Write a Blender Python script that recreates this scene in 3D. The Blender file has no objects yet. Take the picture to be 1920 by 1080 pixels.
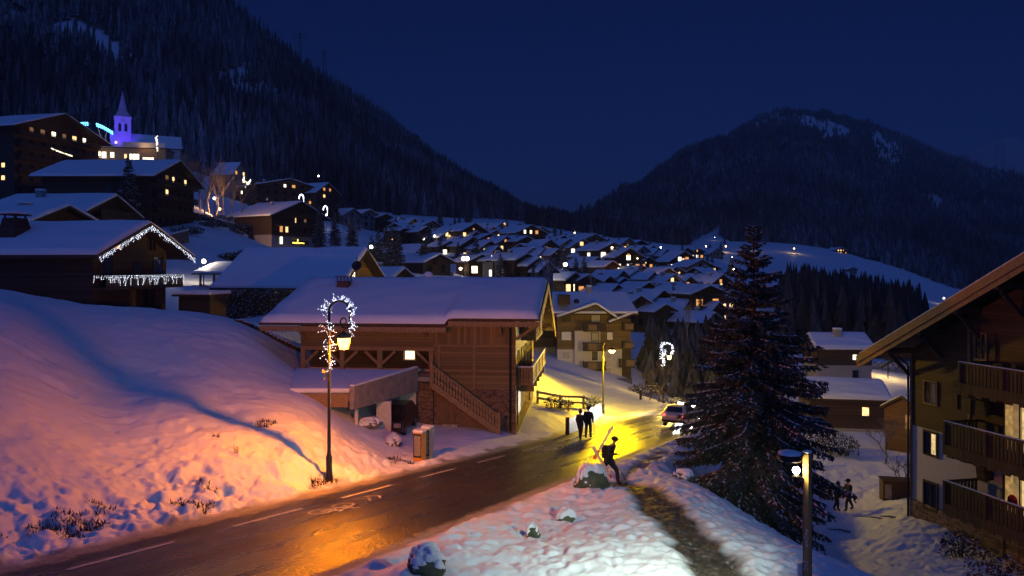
import bpy, bmesh, math, random
import numpy as np
from mathutils import Vector, Matrix
R = math.radians
random.seed(7)
S = bpy.context.scene
COL = S.collection
# ------------------------------------------------------------------ camera
F, U0, V0 = 1450.0, 960.0, 500.0           # focal length and horizon of the photograph, in its pixels
cam = bpy.data.cameras.new('camera'); co = bpy.data.objects.new('camera', cam); COL.objects.link(co)
co.location = (0, 0, 0); co.rotation_euler = (R(90), 0, 0)
cam.sensor_width = 36; cam.lens = 36*F/1920; cam.shift_y = -40/1920
cam.clip_start = .1; cam.clip_end = 20000
S.camera = co
# ------------------------------------------------------------------ dusk sky
w = bpy.data.worlds.new('World'); S.world = w; w.use_nodes = True
nt = w.node_tree; bg = nt.nodes['Background']
sky = nt.nodes.new('ShaderNodeTexSky'); sky.sky_type = 'NISHITA'; sky.sun_disc = False
SUN_EL, SUN_ROT = R(6), R(185)              # the last glow of the west, behind the camera
sky.sun_elevation = SUN_EL; sky.sun_rotation = SUN_ROT; sky.altitude = 1200
sky.air_density = 1.0; sky.dust_density = .3; sky.ozone_density = 6.0
tint = nt.nodes.new('ShaderNodeMix'); tint.data_type = 'RGBA'; tint.blend_type = 'MULTIPLY'
tint.inputs[0].default_value = 1; tint.inputs[7].default_value = (.52, .44, 1, 1)
nt.links.new(sky.outputs[0], tint.inputs[6]); nt.links.new(tint.outputs[2], bg.inputs[0])
bg.inputs[1].default_value = .0152
sl = bpy.data.lights.new('dusk_glow', 'SUN'); so = bpy.data.objects.new('dusk_glow', sl); COL.objects.link(so)
sl.energy = .62; sl.angle = R(140); sl.color = (.09, .235, 1.0)
so.rotation_euler = (R(42), 0, R(-5))         # from above and behind
vs = S.view_settings; vs.view_transform = 'Standard'; vs.look = 'None'; vs.exposure = 0.0; vs.gamma = 1
S.cycles.max_bounces = 4; S.cycles.diffuse_bounces = 2; S.cycles.glossy_bounces = 2; S.cycles.transmission_bounces = 2
S.cycles.transparent_max_bounces = 6; S.cycles.sample_clamp_indirect = 4
S.cycles.use_denoising = True
# ------------------------------------------------------------------ helpers
def P(u, v, d): return Vector(((u-U0)/F*d, d, (V0-v)/F*d))
def tag(o, label=None, cat=None, group=None, kind=None):
    if label: o['label'] = label
    if cat: o['category'] = cat
    if group: o['group'] = group
    if kind: o['kind'] = kind
    return o
def thing(name, label, cat, loc=(0, 0, 0), rz=0, group=None):
    o = bpy.data.objects.new(name, None); COL.objects.link(o)
    o.location = loc; o.rotation_euler = (0, 0, rz); o.empty_display_size = .3
    return tag(o, label, cat, group)
def copy_tree(o, parent=None):
    c = o.copy(); COL.objects.link(c)
    if parent is not None: c.parent = parent
    for ch in list(o.children): copy_tree(ch, c)
    return c
class MB:
    """collects shapes of one part; build() links them as one mesh"""
    def __init__(s, M=None): s.v = []; s.f = []; s.M = M; s.mi = []; s.cur = 0
    def add(s, vs_, fs):
        n = len(s.v)
        for p in vs_:
            p = Vector(p); s.v.append(tuple(s.M @ p) if s.M is not None else tuple(p))
        for f in fs: s.f.append(tuple(i+n for i in f)); s.mi.append(s.cur)
        return s
    def box(s, x0, x1, y0, y1, z0, z1):
        return s.add([(x0,y0,z0),(x1,y0,z0),(x1,y1,z0),(x0,y1,z0),(x0,y0,z1),(x1,y0,z1),(x1,y1,z1),(x0,y1,z1)],
                     [(0,3,2,1),(4,5,6,7),(0,1,5,4),(1,2,6,5),(2,3,7,6),(3,0,4,7)])
    def hexa(s, b, t):        # bottom quad, top quad (same order, counter-clockwise seen from above)
        return s.add(list(b)+list(t), [(0,3,2,1),(4,5,6,7),(0,1,5,4),(1,2,6,5),(2,3,7,6),(3,0,4,7)])
    def prism(s, poly, y0, y1):  # poly in xz, extruded along y
        n = len(poly)
        vs_ = [(x, y0, z) for x, z in poly]+[(x, y1, z) for x, z in poly]
        return s.add(vs_, [tuple(range(n)), tuple(range(2*n-1, n-1, -1))]+[(i, i+n, (i+1) % n+n, (i+1) % n) for i in range(n)])
    def prismx(s, poly, x0, x1): # poly in yz, extruded along x
        n = len(poly)
        vs_ = [(x0, y, z) for y, z in poly]+[(x1, y, z) for y, z in poly]
        return s.add(vs_, [tuple(range(n)), tuple(range(2*n-1, n-1, -1))]+[(i, i+n, (i+1) % n+n, (i+1) % n) for i in range(n)])
    def beam(s, a, b, w=.1, h=.1):
        a = Vector(a); b = Vector(b); t = (b-a).normalized()
        up = Vector((0, 0, 1)) if abs(t.z) < .95 else Vector((0, 1, 0))
        r = t.cross(up).normalized()*w/2; q = r.cross(t).normalized()*h/2
        return s.add([a-r-q, a+r-q, a+r+q, a-r+q, b-r-q, b+r-q, b+r+q, b-r+q],
                     [(0,1,2,3),(7,6,5,4),(0,4,5,1),(1,5,6,2),(2,6,7,3),(3,7,4,0)])
    def tube(s, pts, rad, n=8, cap=True):
        pts = [Vector(p) for p in pts]; m = len(pts)
        rr = rad if isinstance(rad, (list, tuple)) else [rad]*m
        vs_ = []; prev = None
        for i, p in enumerate(pts):
            t = (pts[min(i+1, m-1)]-pts[max(i-1, 0)]).normalized()
            if prev is None:
                ref = Vector((0, 0, 1)) if abs(t.z) < .9 else Vector((1, 0, 0))
                a = t.cross(ref).normalized()
            else: a = (prev-t*prev.dot(t)).normalized()
            prev = a; b = t.cross(a)
            for k in range(n):
                q = 2*math.pi*k/n; vs_.append(p+(a*math.cos(q)+b*math.sin(q))*rr[i])
        fs = [(i*n+k, i*n+(k+1) % n, (i+1)*n+(k+1) % n, (i+1)*n+k) for i in range(m-1) for k in range(n)]
        if cap: fs += [tuple(range(n-1, -1, -1)), tuple(range((m-1)*n, m*n))]
        return s.add(vs_, fs)
    def lathe(s, prof, c=(0, 0, 0), n=16):
        vs_ = [(c[0]+r*math.cos(2*math.pi*k/n), c[1]+r*math.sin(2*math.pi*k/n), c[2]+z) for r, z in prof for k in range(n)]
        m = len(prof)
        fs = [(i*n+k, i*n+(k+1) % n, (i+1)*n+(k+1) % n, (i+1)*n+k) for i in range(m-1) for k in range(n)]
        fs += [tuple(range(n-1, -1, -1)), tuple(range((m-1)*n, m*n))]
        return s.add(vs_, fs)
    def ball(s, c, r, n=8, m=5, sc=(1, 1, 1)):
        vs_ = [(c[0], c[1], c[2]-r*sc[2])]
        for i in range(1, m):
            a = -math.pi/2+math.pi*i/m
            for k in range(n):
                q = 2*math.pi*k/n
                vs_.append((c[0]+r*sc[0]*math.cos(a)*math.cos(q), c[1]+r*sc[1]*math.cos(a)*math.sin(q), c[2]+r*sc[2]*math.sin(a)))
        vs_.append((c[0], c[1], c[2]+r*sc[2])); top = len(vs_)-1
        fs = [(0, 1+(k+1) % n, 1+k) for k in range(n)]
        fs += [(1+i*n+k, 1+i*n+(k+1) % n, 1+(i+1)*n+(k+1) % n, 1+(i+1)*n+k) for i in range(m-2) for k in range(n)]
        fs += [(1+(m-2)*n+k, 1+(m-2)*n+(k+1) % n, top) for k in range(n)]
        return s.add(vs_, fs)
    def octa(s, c, r):
        x, y, z = c
        return s.add([(x+r,y,z),(x-r,y,z),(x,y+r,z),(x,y-r,z),(x,y,z+r),(x,y,z-r)],
                     [(0,2,4),(2,1,4),(1,3,4),(3,0,4),(2,0,5),(1,2,5),(3,1,5),(0,3,5)])
    def build(s, name, mat, parent=None, smooth=False, bevel=0, fix=True):
        me = bpy.data.meshes.new(name); me.from_pydata(s.v, [], s.f)
        mats = mat if isinstance(mat, (list, tuple)) else [mat]
        for m in mats: me.materials.append(m)
        if len(mats) > 1: me.polygons.foreach_set('material_index', s.mi)
        if fix and len(s.f) < 20000:
            b = bmesh.new(); b.from_mesh(me); bmesh.ops.recalc_face_normals(b, faces=b.faces); b.to_mesh(me); b.free()
        if smooth: me.polygons.foreach_set('use_smooth', [True]*len(me.polygons))
        o = bpy.data.objects.new(name, me); COL.objects.link(o)
        if parent is not None: o.parent = parent
        if bevel:
            md = o.modifiers.new('bevel', 'BEVEL'); md.width = bevel; md.segments = 2; md.limit_method = 'ANGLE'
        return o
def npmesh(name, V, Fq, mat, attrs=None, smooth=True, parent=None):
    """mesh from numpy arrays: V (n,3), Fq (m,k)"""
    me = bpy.data.meshes.new(name); n, k = Fq.shape
    me.vertices.add(len(V)); me.vertices.foreach_set('co', np.ascontiguousarray(V, np.float32).ravel())
    me.loops.add(n*k); me.loops.foreach_set('vertex_index', np.ascontiguousarray(Fq, np.int32).ravel())
    me.polygons.add(n); me.polygons.foreach_set('loop_start', np.arange(0, n*k, k, dtype=np.int32))
    me.polygons.foreach_set('use_smooth', np.full(n, smooth))
    for an, av in (attrs or {}).items():
        a = me.attributes.new(an, 'FLOAT', 'POINT'); a.data.foreach_set('value', np.ascontiguousarray(av, np.float32).ravel())
    me.update(calc_edges=True)
    for m in (mat if isinstance(mat, list) else [mat]): me.materials.append(m)
    o = bpy.data.objects.new(name, me); COL.objects.link(o)
    if parent is not None: o.parent = parent
    return o
def _hash(ix, iy, seed):
    h = (ix.astype(np.int64)*374761393+iy.astype(np.int64)*668265263+seed*974634777) & 0x7fffffff
    h = ((h ^ (h >> 13))*1274126177) & 0x7fffffff
    return ((h ^ (h >> 16)) & 0xffff)/65535.0
def vnoise(x, y, seed=0):
    ix = np.floor(x); iy = np.floor(y); fx = x-ix; fy = y-iy
    fx = fx*fx*fx*(fx*(fx*6-15)+10); fy = fy*fy*fy*(fy*(fy*6-15)+10)
    a = _hash(ix, iy, seed); b = _hash(ix+1, iy, seed); c = _hash(ix, iy+1, seed); d = _hash(ix+1, iy+1, seed)
    return (a*(1-fx)+b*fx)*(1-fy)+(c*(1-fx)+d*fx)*fy-.5
def fbm(x, y, seed=0, oct=4):
    s = 0; a = 1.
    for i in range(oct): s = s+a*vnoise(x*2**i+i*17.3, y*2**i-i*9.1, seed+i); a *= .5
    return s
def sstep(a, b, x):
    t = np.clip((x-a)/(b-a), 0, 1); return t*t*(3-2*t)
# ------------------------------------------------------------------ materials
MATS = {}
def newmat(name):
    m = bpy.data.materials.new(name); m.use_nodes = True; MATS[name] = m
    return m, m.node_tree, m.node_tree.nodes['Principled BSDF']
def lk(nt, a, b): nt.links.new(a, b)
def noise(nt, scale, detail=4, coord='Object', rough=.6):
    t = nt.nodes.new('ShaderNodeTexCoord'); n = nt.nodes.new('ShaderNodeTexNoise')
    n.inputs['Scale'].default_value = scale; n.inputs['Detail'].default_value = detail; n.inputs['Roughness'].default_value = rough
    lk(nt, t.outputs[coord], n.inputs['Vector']); return n
def ramp(nt, src, stops):
    r = nt.nodes.new('ShaderNodeValToRGB'); lk(nt, src, r.inputs[0])
    e = r.color_ramp.elements
    while len(e) < len(stops): e.new(.5)
    for q, (p, c) in zip(e, stops): q.position = p; q.color = (*c, 1) if len(c) == 3 else c
    return r
def bump(nt, src, bsdf, strength=.3, dist=.02):
    b = nt.nodes.new('ShaderNodeBump'); b.inputs['Strength'].default_value = strength; b.inputs['Distance'].default_value = dist
    lk(nt, src, b.inputs['Height']); lk(nt, b.outputs[0], bsdf.inputs['Normal']); return b
def plain(name, c, rough=.6, metal=0, var=.25, scale=6):
    m, nt, b = newmat(name)
    n = noise(nt, scale); r = ramp(nt, n.outputs[0], [(.3, tuple(x*(1-var) for x in c)), (.7, tuple(min(1, x*(1+var)) for x in c))])
    lk(nt, r.outputs[0], b.inputs[0]); b.inputs['Roughness'].default_value = rough; b.inputs['Metallic'].default_value = metal
    return m
def wood(name, c, plank=.18, axis='Z', var=.45):
    """boards: dark joints every `plank` metres along the axis, each board its own tone, grain"""
    m, nt, b = newmat(name)
    t = nt.nodes.new('ShaderNodeTexCoord'); sp = nt.nodes.new('ShaderNodeSeparateXYZ'); lk(nt, t.outputs['Object'], sp.inputs[0])
    if axis == 'Z': src = sp.outputs[2]
    else:
        ad = nt.nodes.new('ShaderNodeMath'); ad.operation = 'ADD'; lk(nt, sp.outputs[0], ad.inputs[0]); lk(nt, sp.outputs[1], ad.inputs[1]); src = ad.outputs[0]
    dv = nt.nodes.new('ShaderNodeMath'); dv.operation = 'DIVIDE'; dv.inputs[1].default_value = plank; lk(nt, src, dv.inputs[0])
    fl = nt.nodes.new('ShaderNodeMath'); fl.operation = 'FLOOR'; lk(nt, dv.outputs[0], fl.inputs[0])
    wn = nt.nodes.new('ShaderNodeTexWhiteNoise'); wn.noise_dimensions = '1D'; lk(nt, fl.outputs[0], wn.inputs['W'])
    fr = nt.nodes.new('ShaderNodeMath'); fr.operation = 'FRACT'; lk(nt, dv.outputs[0], fr.inputs[0])
    mp = nt.nodes.new('ShaderNodeMapping'); mp.inputs['Scale'].default_value = (.6, .6, 9) if axis == 'Z' else (9, 9, .6)
    lk(nt, t.outputs['Object'], mp.inputs[0])
    gn = nt.nodes.new('ShaderNodeTexNoise'); gn.inputs['Scale'].default_value = 3; gn.inputs['Detail'].default_value = 5; lk(nt, mp.outputs[0], gn.inputs['Vector'])
    mx = nt.nodes.new('ShaderNodeMath'); mx.operation = 'MULTIPLY_ADD'; mx.inputs[1].default_value = .55; lk(nt, wn.outputs[0], mx.inputs[0])
    m2 = nt.nodes.new('ShaderNodeMath'); m2.operation = 'MULTIPLY'; m2.inputs[1].default_value = .55; lk(nt, gn.outputs[0], m2.inputs[0]); lk(nt, m2.outputs[0], mx.inputs[2])
    r = ramp(nt, mx.outputs[0], [(.1, tuple(x*(1-var) for x in c)), (.5, c), (.9, tuple(x*(1+var) for x in c))])
    jr = ramp(nt, fr.outputs[0], [(0, (.12,)*3), (.07, (1,)*3), (.95, (1,)*3), (1, (.3,)*3)])
    mm = nt.nodes.new('ShaderNodeMix'); mm.data_type = 'RGBA'; mm.blend_type = 'MULTIPLY'; mm.inputs[0].default_value = 1
    lk(nt, r.outputs[0], mm.inputs[6]); lk(nt, jr.outputs[0], mm.inputs[7]); lk(nt, mm.outputs[2], b.inputs[0])
    b.inputs['Roughness'].default_value = .75; bump(nt, jr.outputs[0], b, .6, .015)
    return m
def stone(name, c, scale=3.5):
    m, nt, b = newmat(name)
    t = nt.nodes.new('ShaderNodeTexCoord'); mp = nt.nodes.new('ShaderNodeMapping'); mp.inputs['Scale'].default_value = (1, 1, 2.6)
    vo = nt.nodes.new('ShaderNodeTexVoronoi'); vo.feature = 'DISTANCE_TO_EDGE'; vo.inputs['Scale'].default_value = scale
    vc = nt.nodes.new('ShaderNodeTexVoronoi'); vc.inputs['Scale'].default_value = scale
    lk(nt, t.outputs['Object'], mp.inputs[0]); lk(nt, mp.outputs[0], vo.inputs['Vector']); lk(nt, mp.outputs[0], vc.inputs['Vector'])
    sp = nt.nodes.new('ShaderNodeSeparateColor'); lk(nt, vc.outputs['Color'], sp.inputs[0])
    r = ramp(nt, sp.outputs[0], [(0, tuple(x*.45 for x in c)), (.5, c), (1, tuple(x*1.5 for x in c))])
    j = ramp(nt, vo.outputs[0], [(0, (.35,)*3), (.07, (1,)*3)])
    mm = nt.nodes.new('ShaderNodeMix'); mm.data_type = 'RGBA'; mm.blend_type = 'MULTIPLY'; mm.inputs[0].default_value = 1
    lk(nt, r.outputs[0], mm.inputs[6]); lk(nt, j.outputs[0], mm.inputs[7]); lk(nt, mm.outputs[2], b.inputs[0])
    b.inputs['Roughness'].default_value = .9; bump(nt, j.outputs[0], b, .8, .04)
    return m
def glow(name, c, strength, var=0, scale=8):
    m, nt, b = newmat(name)
    b.inputs[0].default_value = (*[x*.3 for x in c], 1); b.inputs['Emission Color'].default_value = (*c, 1); b.inputs['Emission Strength'].default_value = strength
    if var:
        n = noise(nt, scale, 2); r = ramp(nt, n.outputs[0], [(.35, tuple(x*(1-var) for x in c)), (.6, c)]); lk(nt, r.outputs[0], b.inputs['Emission Color'])
    return m
def lampglass(name, c, strength, clear=.6):
    """glowing frosted glass that lets the lamp's own light out"""
    m, nt, b = newmat(name); out = nt.nodes['Material Output']
    e = nt.nodes.new('ShaderNodeEmission'); e.inputs[0].default_value = (*c, 1); e.inputs[1].default_value = strength
    t = nt.nodes.new('ShaderNodeBsdfTransparent'); x = nt.nodes.new('ShaderNodeMixShader'); x.inputs[0].default_value = 1-clear
    lk(nt, t.outputs[0], x.inputs[1]); lk(nt, e.outputs[0], x.inputs[2]); lk(nt, x.outputs[0], out.inputs[0])
    return m
def snowmat(name, c=(.8, .82, .86), fine=30, st=.35, mud=False):
    m, nt, b = newmat(name)
    n = noise(nt, fine, 5); n2 = noise(nt, 2.2, 4)
    ad = nt.nodes.new('ShaderNodeMath'); ad.operation = 'MULTIPLY_ADD'; ad.inputs[1].default_value = .35
    lk(nt, n.outputs[0], ad.inputs[0]); lk(nt, n2.outputs[0], ad.inputs[2])
    r = ramp(nt, n2.outputs[0], [(.3, tuple(x*.93 for x in c)), (.7, c)])
    b.inputs['Roughness'].default_value = .65; b.inputs['Specular IOR Level'].default_value = .25
    bump(nt, ad.outputs[0], b, st, .06)
    if mud:
        at = nt.nodes.new('ShaderNodeAttribute'); at.attribute_name = 'mud'
        mn = noise(nt, 7, 5); mr = ramp(nt, mn.outputs[0], [(.3, (.022, .016, .012)), (.55, (.08, .06, .046)), (.78, (.32, .3, .3))])
        mm = nt.nodes.new('ShaderNodeMix'); mm.data_type = 'RGBA'; lk(nt, at.outputs['Fac'], mm.inputs[0])
        lk(nt, r.outputs[0], mm.inputs[6]); lk(nt, mr.outputs[0], mm.inputs[7]); lk(nt, mm.outputs[2], b.inputs[0])
    else: lk(nt, r.outputs[0], b.inputs[0])
    return m
SNOW = snowmat('snow', mud=False)
SNOWG = snowmat('snow_ground', st=.45, mud=True)
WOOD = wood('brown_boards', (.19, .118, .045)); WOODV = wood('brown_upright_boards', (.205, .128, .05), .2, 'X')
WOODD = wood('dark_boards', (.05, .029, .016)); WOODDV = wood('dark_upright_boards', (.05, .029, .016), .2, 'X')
BEAM = plain('beam_wood', (.27, .17, .075), .8); BEAMD = plain('dark_beam_wood', (.06, .036, .02), .8)
PLASTER = plain('white_plaster', (.62, .58, .52), .9, var=.08); PLASTERG = plain('grey_plaster', (.3, .29, .28), .9, var=.1)
CONC = plain('concrete', (.26, .23, .2), .9, var=.3, scale=2.2); STONE = stone('rubble_stone', (.23, .165, .12))
STONEB = stone('brick_stone', (.22, .13, .085), 5); ROCK = plain('mossy_rock', (.075, .085, .045), .9, var=.5, scale=3)
METAL = plain('black_metal', (.012, .011, .011), .45, .3); GREYM = plain('grey_metal', (.3, .3, .3), .5, .6)
GLASSD = plain('dark_glass', (.015, .017, .022), .08, 0, .1); CLOTHB = plain('black_cloth', (.01, .01, .012), .85)
RED = plain('red_paint', (.5, .03, .02), .4); WHITE = plain('white_paint', (.75, .73, .7), .45, var=.08)
YELLOW = plain('yellow_paint', (.62, .28, .012), .5, var=.1)
BARK = plain('bark', (.06, .045, .035), .95, var=.4); TWIG = plain('pale_twig', (.16, .13, .11), .95, var=.4)
NEEDLE = plain('spruce_needles', (.022, .03, .018), .7, var=.5, scale=1.5)
WARM = glow('warm_window', (1, .66, .28), 2.2, .6, 3); WARM2 = glow('amber_window', (1, .42, .12), 1.1, .5, 3); COOL = glow('pale_window', (1, .88, .6), 3.2, .4, 3)
DIMW = glow('dim_window', (1, .5, .2), .25, .6, 3)
BULBW = glow('white_bulb', (.78, .84, 1), 6)
# ------------------------------------------------------------------ terrain
CP = [  # photograph u, v of ground points with their distance: near field
(-300,1080,17.5),(0,1048,18.7),(300,985,23),(593,1080,17.1),(933,953,25),(1100,900,30.8),(1200,850,39.5),(1040,820,47.7),(1330,790,60),(1250,768,74),(1243,756,90),(1270,745,110),
(800,1066,17.4),(1000,1000,21.3),(1250,1075,17.4),(1345,1080,17.5),(1140,903,30.9),(1250,850,39.5),(1300,905,31),(1350,935,28),(1400,975,25),(1480,1034,20.5),(1510,1066,18.5),(1700,1250,14),
(-400,1300,12),(400,1330,12),(900,1330,12),(1400,1330,12),(1900,1500,10),
(1400,992,36),(1560,1075,35),(1590,957,48),(1600,1000,42),(1700,970,42),(1830,1080,33),(2000,1180,28),(1650,880,60),(1700,850,66),(1560,845,66),(1650,805,78),(1560,805,78),(1400,800,80),(1660,715,110),(1690,690,130),(1560,720,105),(2000,900,60),(2300,1000,42),
(617,877,29.5),(560,826,30.5),(500,797,32),(404,772,33),(330,735,34.5),(200,800,30),(430,850,28.5),(200,880,26),(520,862,28.6),(450,915,26.5),(300,955,24.2),(300,755,33),(100,650,36),(0,700,30),(0,850,24),(0,1000,19.8),(400,655,42),(560,720,42),(250,720,36),(590,750,38.5),(660,800,39),(740,835,38.5),(-300,650,30),(-300,900,20),
(0,550,41.5),(150,583,44),(250,592,45),(440,615,48),(560,697,48.5),(620,700,46),(500,640,50),(-300,548,45),
(810,810,45.5),(940,806,47),(870,825,42.5),(1010,795,49),(780,812,45),
(405,606,70),(450,600,66),(520,590,68),(300,590,75),(0,572,64),(150,592,60),(0,548,82),(-200,560,62),(600,600,75),(800,640,75),
(1060,764,58),(1022,738,62),(985,800,49.5),(1058,797,50.5),(1000,700,66),(1120,752,60),(1050,712,78),(1200,742,85),(1140,718,100),(1130,782,64),(1000,690,85),(900,640,110),(1200,700,115),
# valley and village
(1300,640,140),(1400,640,150),(1520,700,110),(1600,640,180),(1750,600,260),(1450,600,200),(1150,600,170),(1250,590,190),
(700,545,120),(830,530,150),(950,540,165),(1050,545,190),(1100,530,230),(1240,560,210),(1180,525,260),(1330,560,240),(1300,530,290),(1400,545,280),
(750,490,220),(850,480,260),(950,490,270),(1000,470,330),(1100,500,300),(1200,500,340),(1300,500,380),(1000,445,450),(1100,465,430),(1200,475,450),(1340,490,450),
(700,440,330),(800,440,350),(900,440,400),(950,425,520),(1050,440,560),(1150,455,560),(1270,472,560),
(640,400,390),(720,408,420),(820,415,480),(900,415,600),(1000,418,700),(1060,428,760),(1200,448,800),(1300,462,700),
# meadow on the right
(1440,530,450),(1600,560,450),(1760,600,420),(1440,475,720),(1500,466,780),(1600,490,780),(1700,520,780),(1790,550,760),(1950,560,700),(1600,520,600),(1720,560,560),
# left slope
(400,510,105),(330,520,95),(420,470,130),(420,432,160),(350,430,150),(500,470,200),(560,458,230),(650,460,240),(380,395,190),(300,440,130),(200,420,150),(80,375,178),(-200,400,150),(-300,440,110),
(420,385,250),(520,395,300),(600,385,350),(330,330,330),(240,280,440),(150,290,400),(0,280,380),(-300,280,380),(480,370,380),(420,365,330),
]
# beyond: gently rising ground under the mountains
CP += [(-600,330,700),(0,240,700),(300,300,700),(700,385,900),(1000,428,1500),(1300,440,1500),(1700,440,1500),(2400,430,1500),
       (0,300,3500),(1000,430,4500),(1900,420,4500),(-600,300,4500),(2500,420,4500),(2500,560,700),(2500,700,200)]
_c = np.array(CP, float); _cx = _c[:, 0]/260; _cy = np.log(_c[:, 2])*3.0; _ct = (V0-_c[:, 1])/F
def _k(r2): return np.where(r2 > 1e-12, .5*r2*np.log(r2+1e-12), 0)
def _solve():
    n = len(_c); K = _k((_cx[:, None]-_cx)**2+(_cy[:, None]-_cy)**2)+np.eye(n)*.003
    Pm = np.stack([np.ones(n), _cx, _cy], 1)
    A = np.block([[K, Pm], [Pm.T, np.zeros((3, 3))]]); return np.linalg.solve(A, np.r_[_ct, 0, 0, 0])
_w = _solve()
def base_h(x, y):
    y = np.maximum(y, 3.0); u = (x/y*F+U0)/260; l = np.log(y)*3.0; sh = u.shape; u = u.ravel(); l = l.ravel(); t = np.empty_like(u)
    for i in range(0, len(u), 40000):
        a = u[i:i+40000]; b = l[i:i+40000]
        t[i:i+40000] = _k((a[:, None]-_cx)**2+(b[:, None]-_cy)**2)@_w[:-3]+_w[-3]+_w[-2]*a+_w[-1]*b
    return t.reshape(sh)*y
NX, NY = .906, -.423                       # across the road; along the road (.423,.906)
def road_n(x, y): return NX*x+NY*y-np.where(y > 74, (y-74)**2*-.0022, 0)
def road_z(x, y): return -4.8-.12*np.minimum(y, 95)-.1*np.maximum(y-95, 0)
RL, RR = -18.0, -11.0
PATH = [P(1352,1090,17.3), P(1292,1020,20.5), P(1240,965,24.5), P(1200,925,28.3), P(1160,905,30.6)]
TRACK = [P(1160,905,30.6), P(1205,868,36), P(1250,842,41)]
def seg_dist(x, y, pts):
    d = np.full(x.shape, 1e9)
    for a, b in zip(pts, pts[1:]):
        vx, vy = b.x-a.x, b.y-a.y; t = np.clip(((x-a.x)*vx+(y-a.y)*vy)/(vx*vx+vy*vy), 0, 1)
        d = np.minimum(d, np.hypot(x-a.x-t*vx, y-a.y-t*vy))
    return d
# flat places: (photo u, v, dist) centre, radius
def ground(x, y, detail=True):
    """height of the ground, and how much bare earth shows"""
    x = np.asarray(x, float); y = np.asarray(y, float)
    z = base_h(x, y); n = road_n(x, y)
    out = np.maximum(np.maximum(RL-n, n-RR), 0)         # metres beyond the road edge
    near = 1-sstep(105, 130, y)
    w = sstep(0, 3.0, out); z = z*(1-near*(1-w))+(road_z(x, y))*near*(1-w)
    mud = np.zeros_like(z)
    if detail:
        fade = 1-sstep(70, 130, y)
        off = sstep(.05, .9, out)
        z = z+fade*off*((.28-.16*sstep(34, 46, y))*fbm(x/6, y/6, 3, 3)+.09*fbm(x/1.3, y/1.3, 11, 3)+.035*fbm(x/.42, y/.42, 13, 3))
        lump = np.clip(vnoise(x/.55, y/.55, 5)+.12, 0, 1)+.6*np.clip(vnoise(x/.23, y/.23, 9)+.1, 0, 1)
        bank = sstep(.0, .5, out)*(1-sstep(1.0, 3.2, out))
        z = z+fade*bank*np.where(n > 0-11.5, .05+.17*lump, (.08+.20*lump)*(1-.6*sstep(34, 42, y)))
        right = (n > RR)*sstep(.5, 2, out)*(y < 60)
        dent = np.clip(.32-np.abs(vnoise(x/.5, y/.5, 21)), 0, 1)
        z = z+right*fade*.8*(.06*lump-.26*dent*sstep(-.2, .1, vnoise(x/2.5, y/2.5, 2))+.10*vnoise(x/.24, y/.24, 61)+.06*vnoise(x/.12, y/.12, 62)+.12*np.clip(vnoise(x/.8, y/.35, 63)-.1, 0, 1))
        lf = (n < RL-.3)*(1-sstep(33, 40, y))
        clump = sstep(.12, .34, fbm(x/2.6, y/2.6, 31, 3)); low = 1-sstep(2.0, 7.5, RL-n)
        z = z+lf*fade*low*(clump*.5*(lump-.15)*sstep(.6, 2, RL-n)+.22*(lump-.2)*(1-clump)+.10*vnoise(x/.26, y/.26, 65)+.06*vnoise(x/.13, y/.13, 66))+lf*fade*.03*vnoise(x/.3, y/.2, 67)
        tr = np.clip(vnoise(x/1.1, y/.8, 41)-.22, 0, 1)          # half-buried footprints
        z = z-lf*fade*(.35*tr+.22*np.clip(vnoise(x/.55, y/.42, 43)-.17, 0, 1)+.10*np.clip(vnoise(x/.3, y/.24, 44)-.15, 0, 1)*sstep(-.1, .2, vnoise(x/4, y/4, 45)))
        pd = seg_dist(x, y, PATH); td = seg_dist(x, y, TRACK); jig = .35*fbm(x/.8, y/.8, 77, 3)
        pm = 1-sstep(.35, 1.0, pd+jig); tm = (1-sstep(.12, .5, td+jig))*.8
        z = z-.16*np.maximum(pm, tm)*fade
        brush = lf*low*sstep(.26, .42, fbm(x/1.7, y/1.7, 55, 3))*sstep(.35, .7, lump*1.3)
        edge = (1-sstep(.05, .55, out+.5*vnoise(x/.7, y/.7, 91)))*.75
        mud = np.clip(np.maximum.reduce([pm*1.1, tm, edge*(y < 90)]), 0, 1)
    z = np.where(out <= 0, z-.04*near, z)
    return z, mud
def gz(x, y): return float(ground(np.array([x]), np.array([y]))[0][0])
def G(u, v, d):
    """ground point under the photograph's column u at distance d"""
    p = P(u, v, d); p.z = gz(p.x, p.y); return p
def sheet(name, u0, u1, nu, y0, y1, ny, mat, detail):
    u = np.linspace(u0, u1, nu); y = np.exp(np.linspace(math.log(y0), math.log(y1), ny))
    UU, YY = np.meshgrid(u, y); X = (UU-U0)/F*YY; Z, mud = ground(X, YY, detail)
    V = np.stack([X, YY, Z], -1).reshape(-1, 3); i = np.arange(nu*ny).reshape(ny, nu)
    q = np.stack([i[:-1, :-1], i[:-1, 1:], i[1:, 1:], i[1:, :-1]], -1).reshape(-1, 4)
    return tag(npmesh(name, V, q, mat, {'mud': mud}), kind='structure')
sheet('ground', -500, 2450, 950, 6, 130, 900, SNOWG, True)
sheet('valley_floor', -700, 2600, 420, 130, 6000, 330, SNOWG, False)
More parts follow.
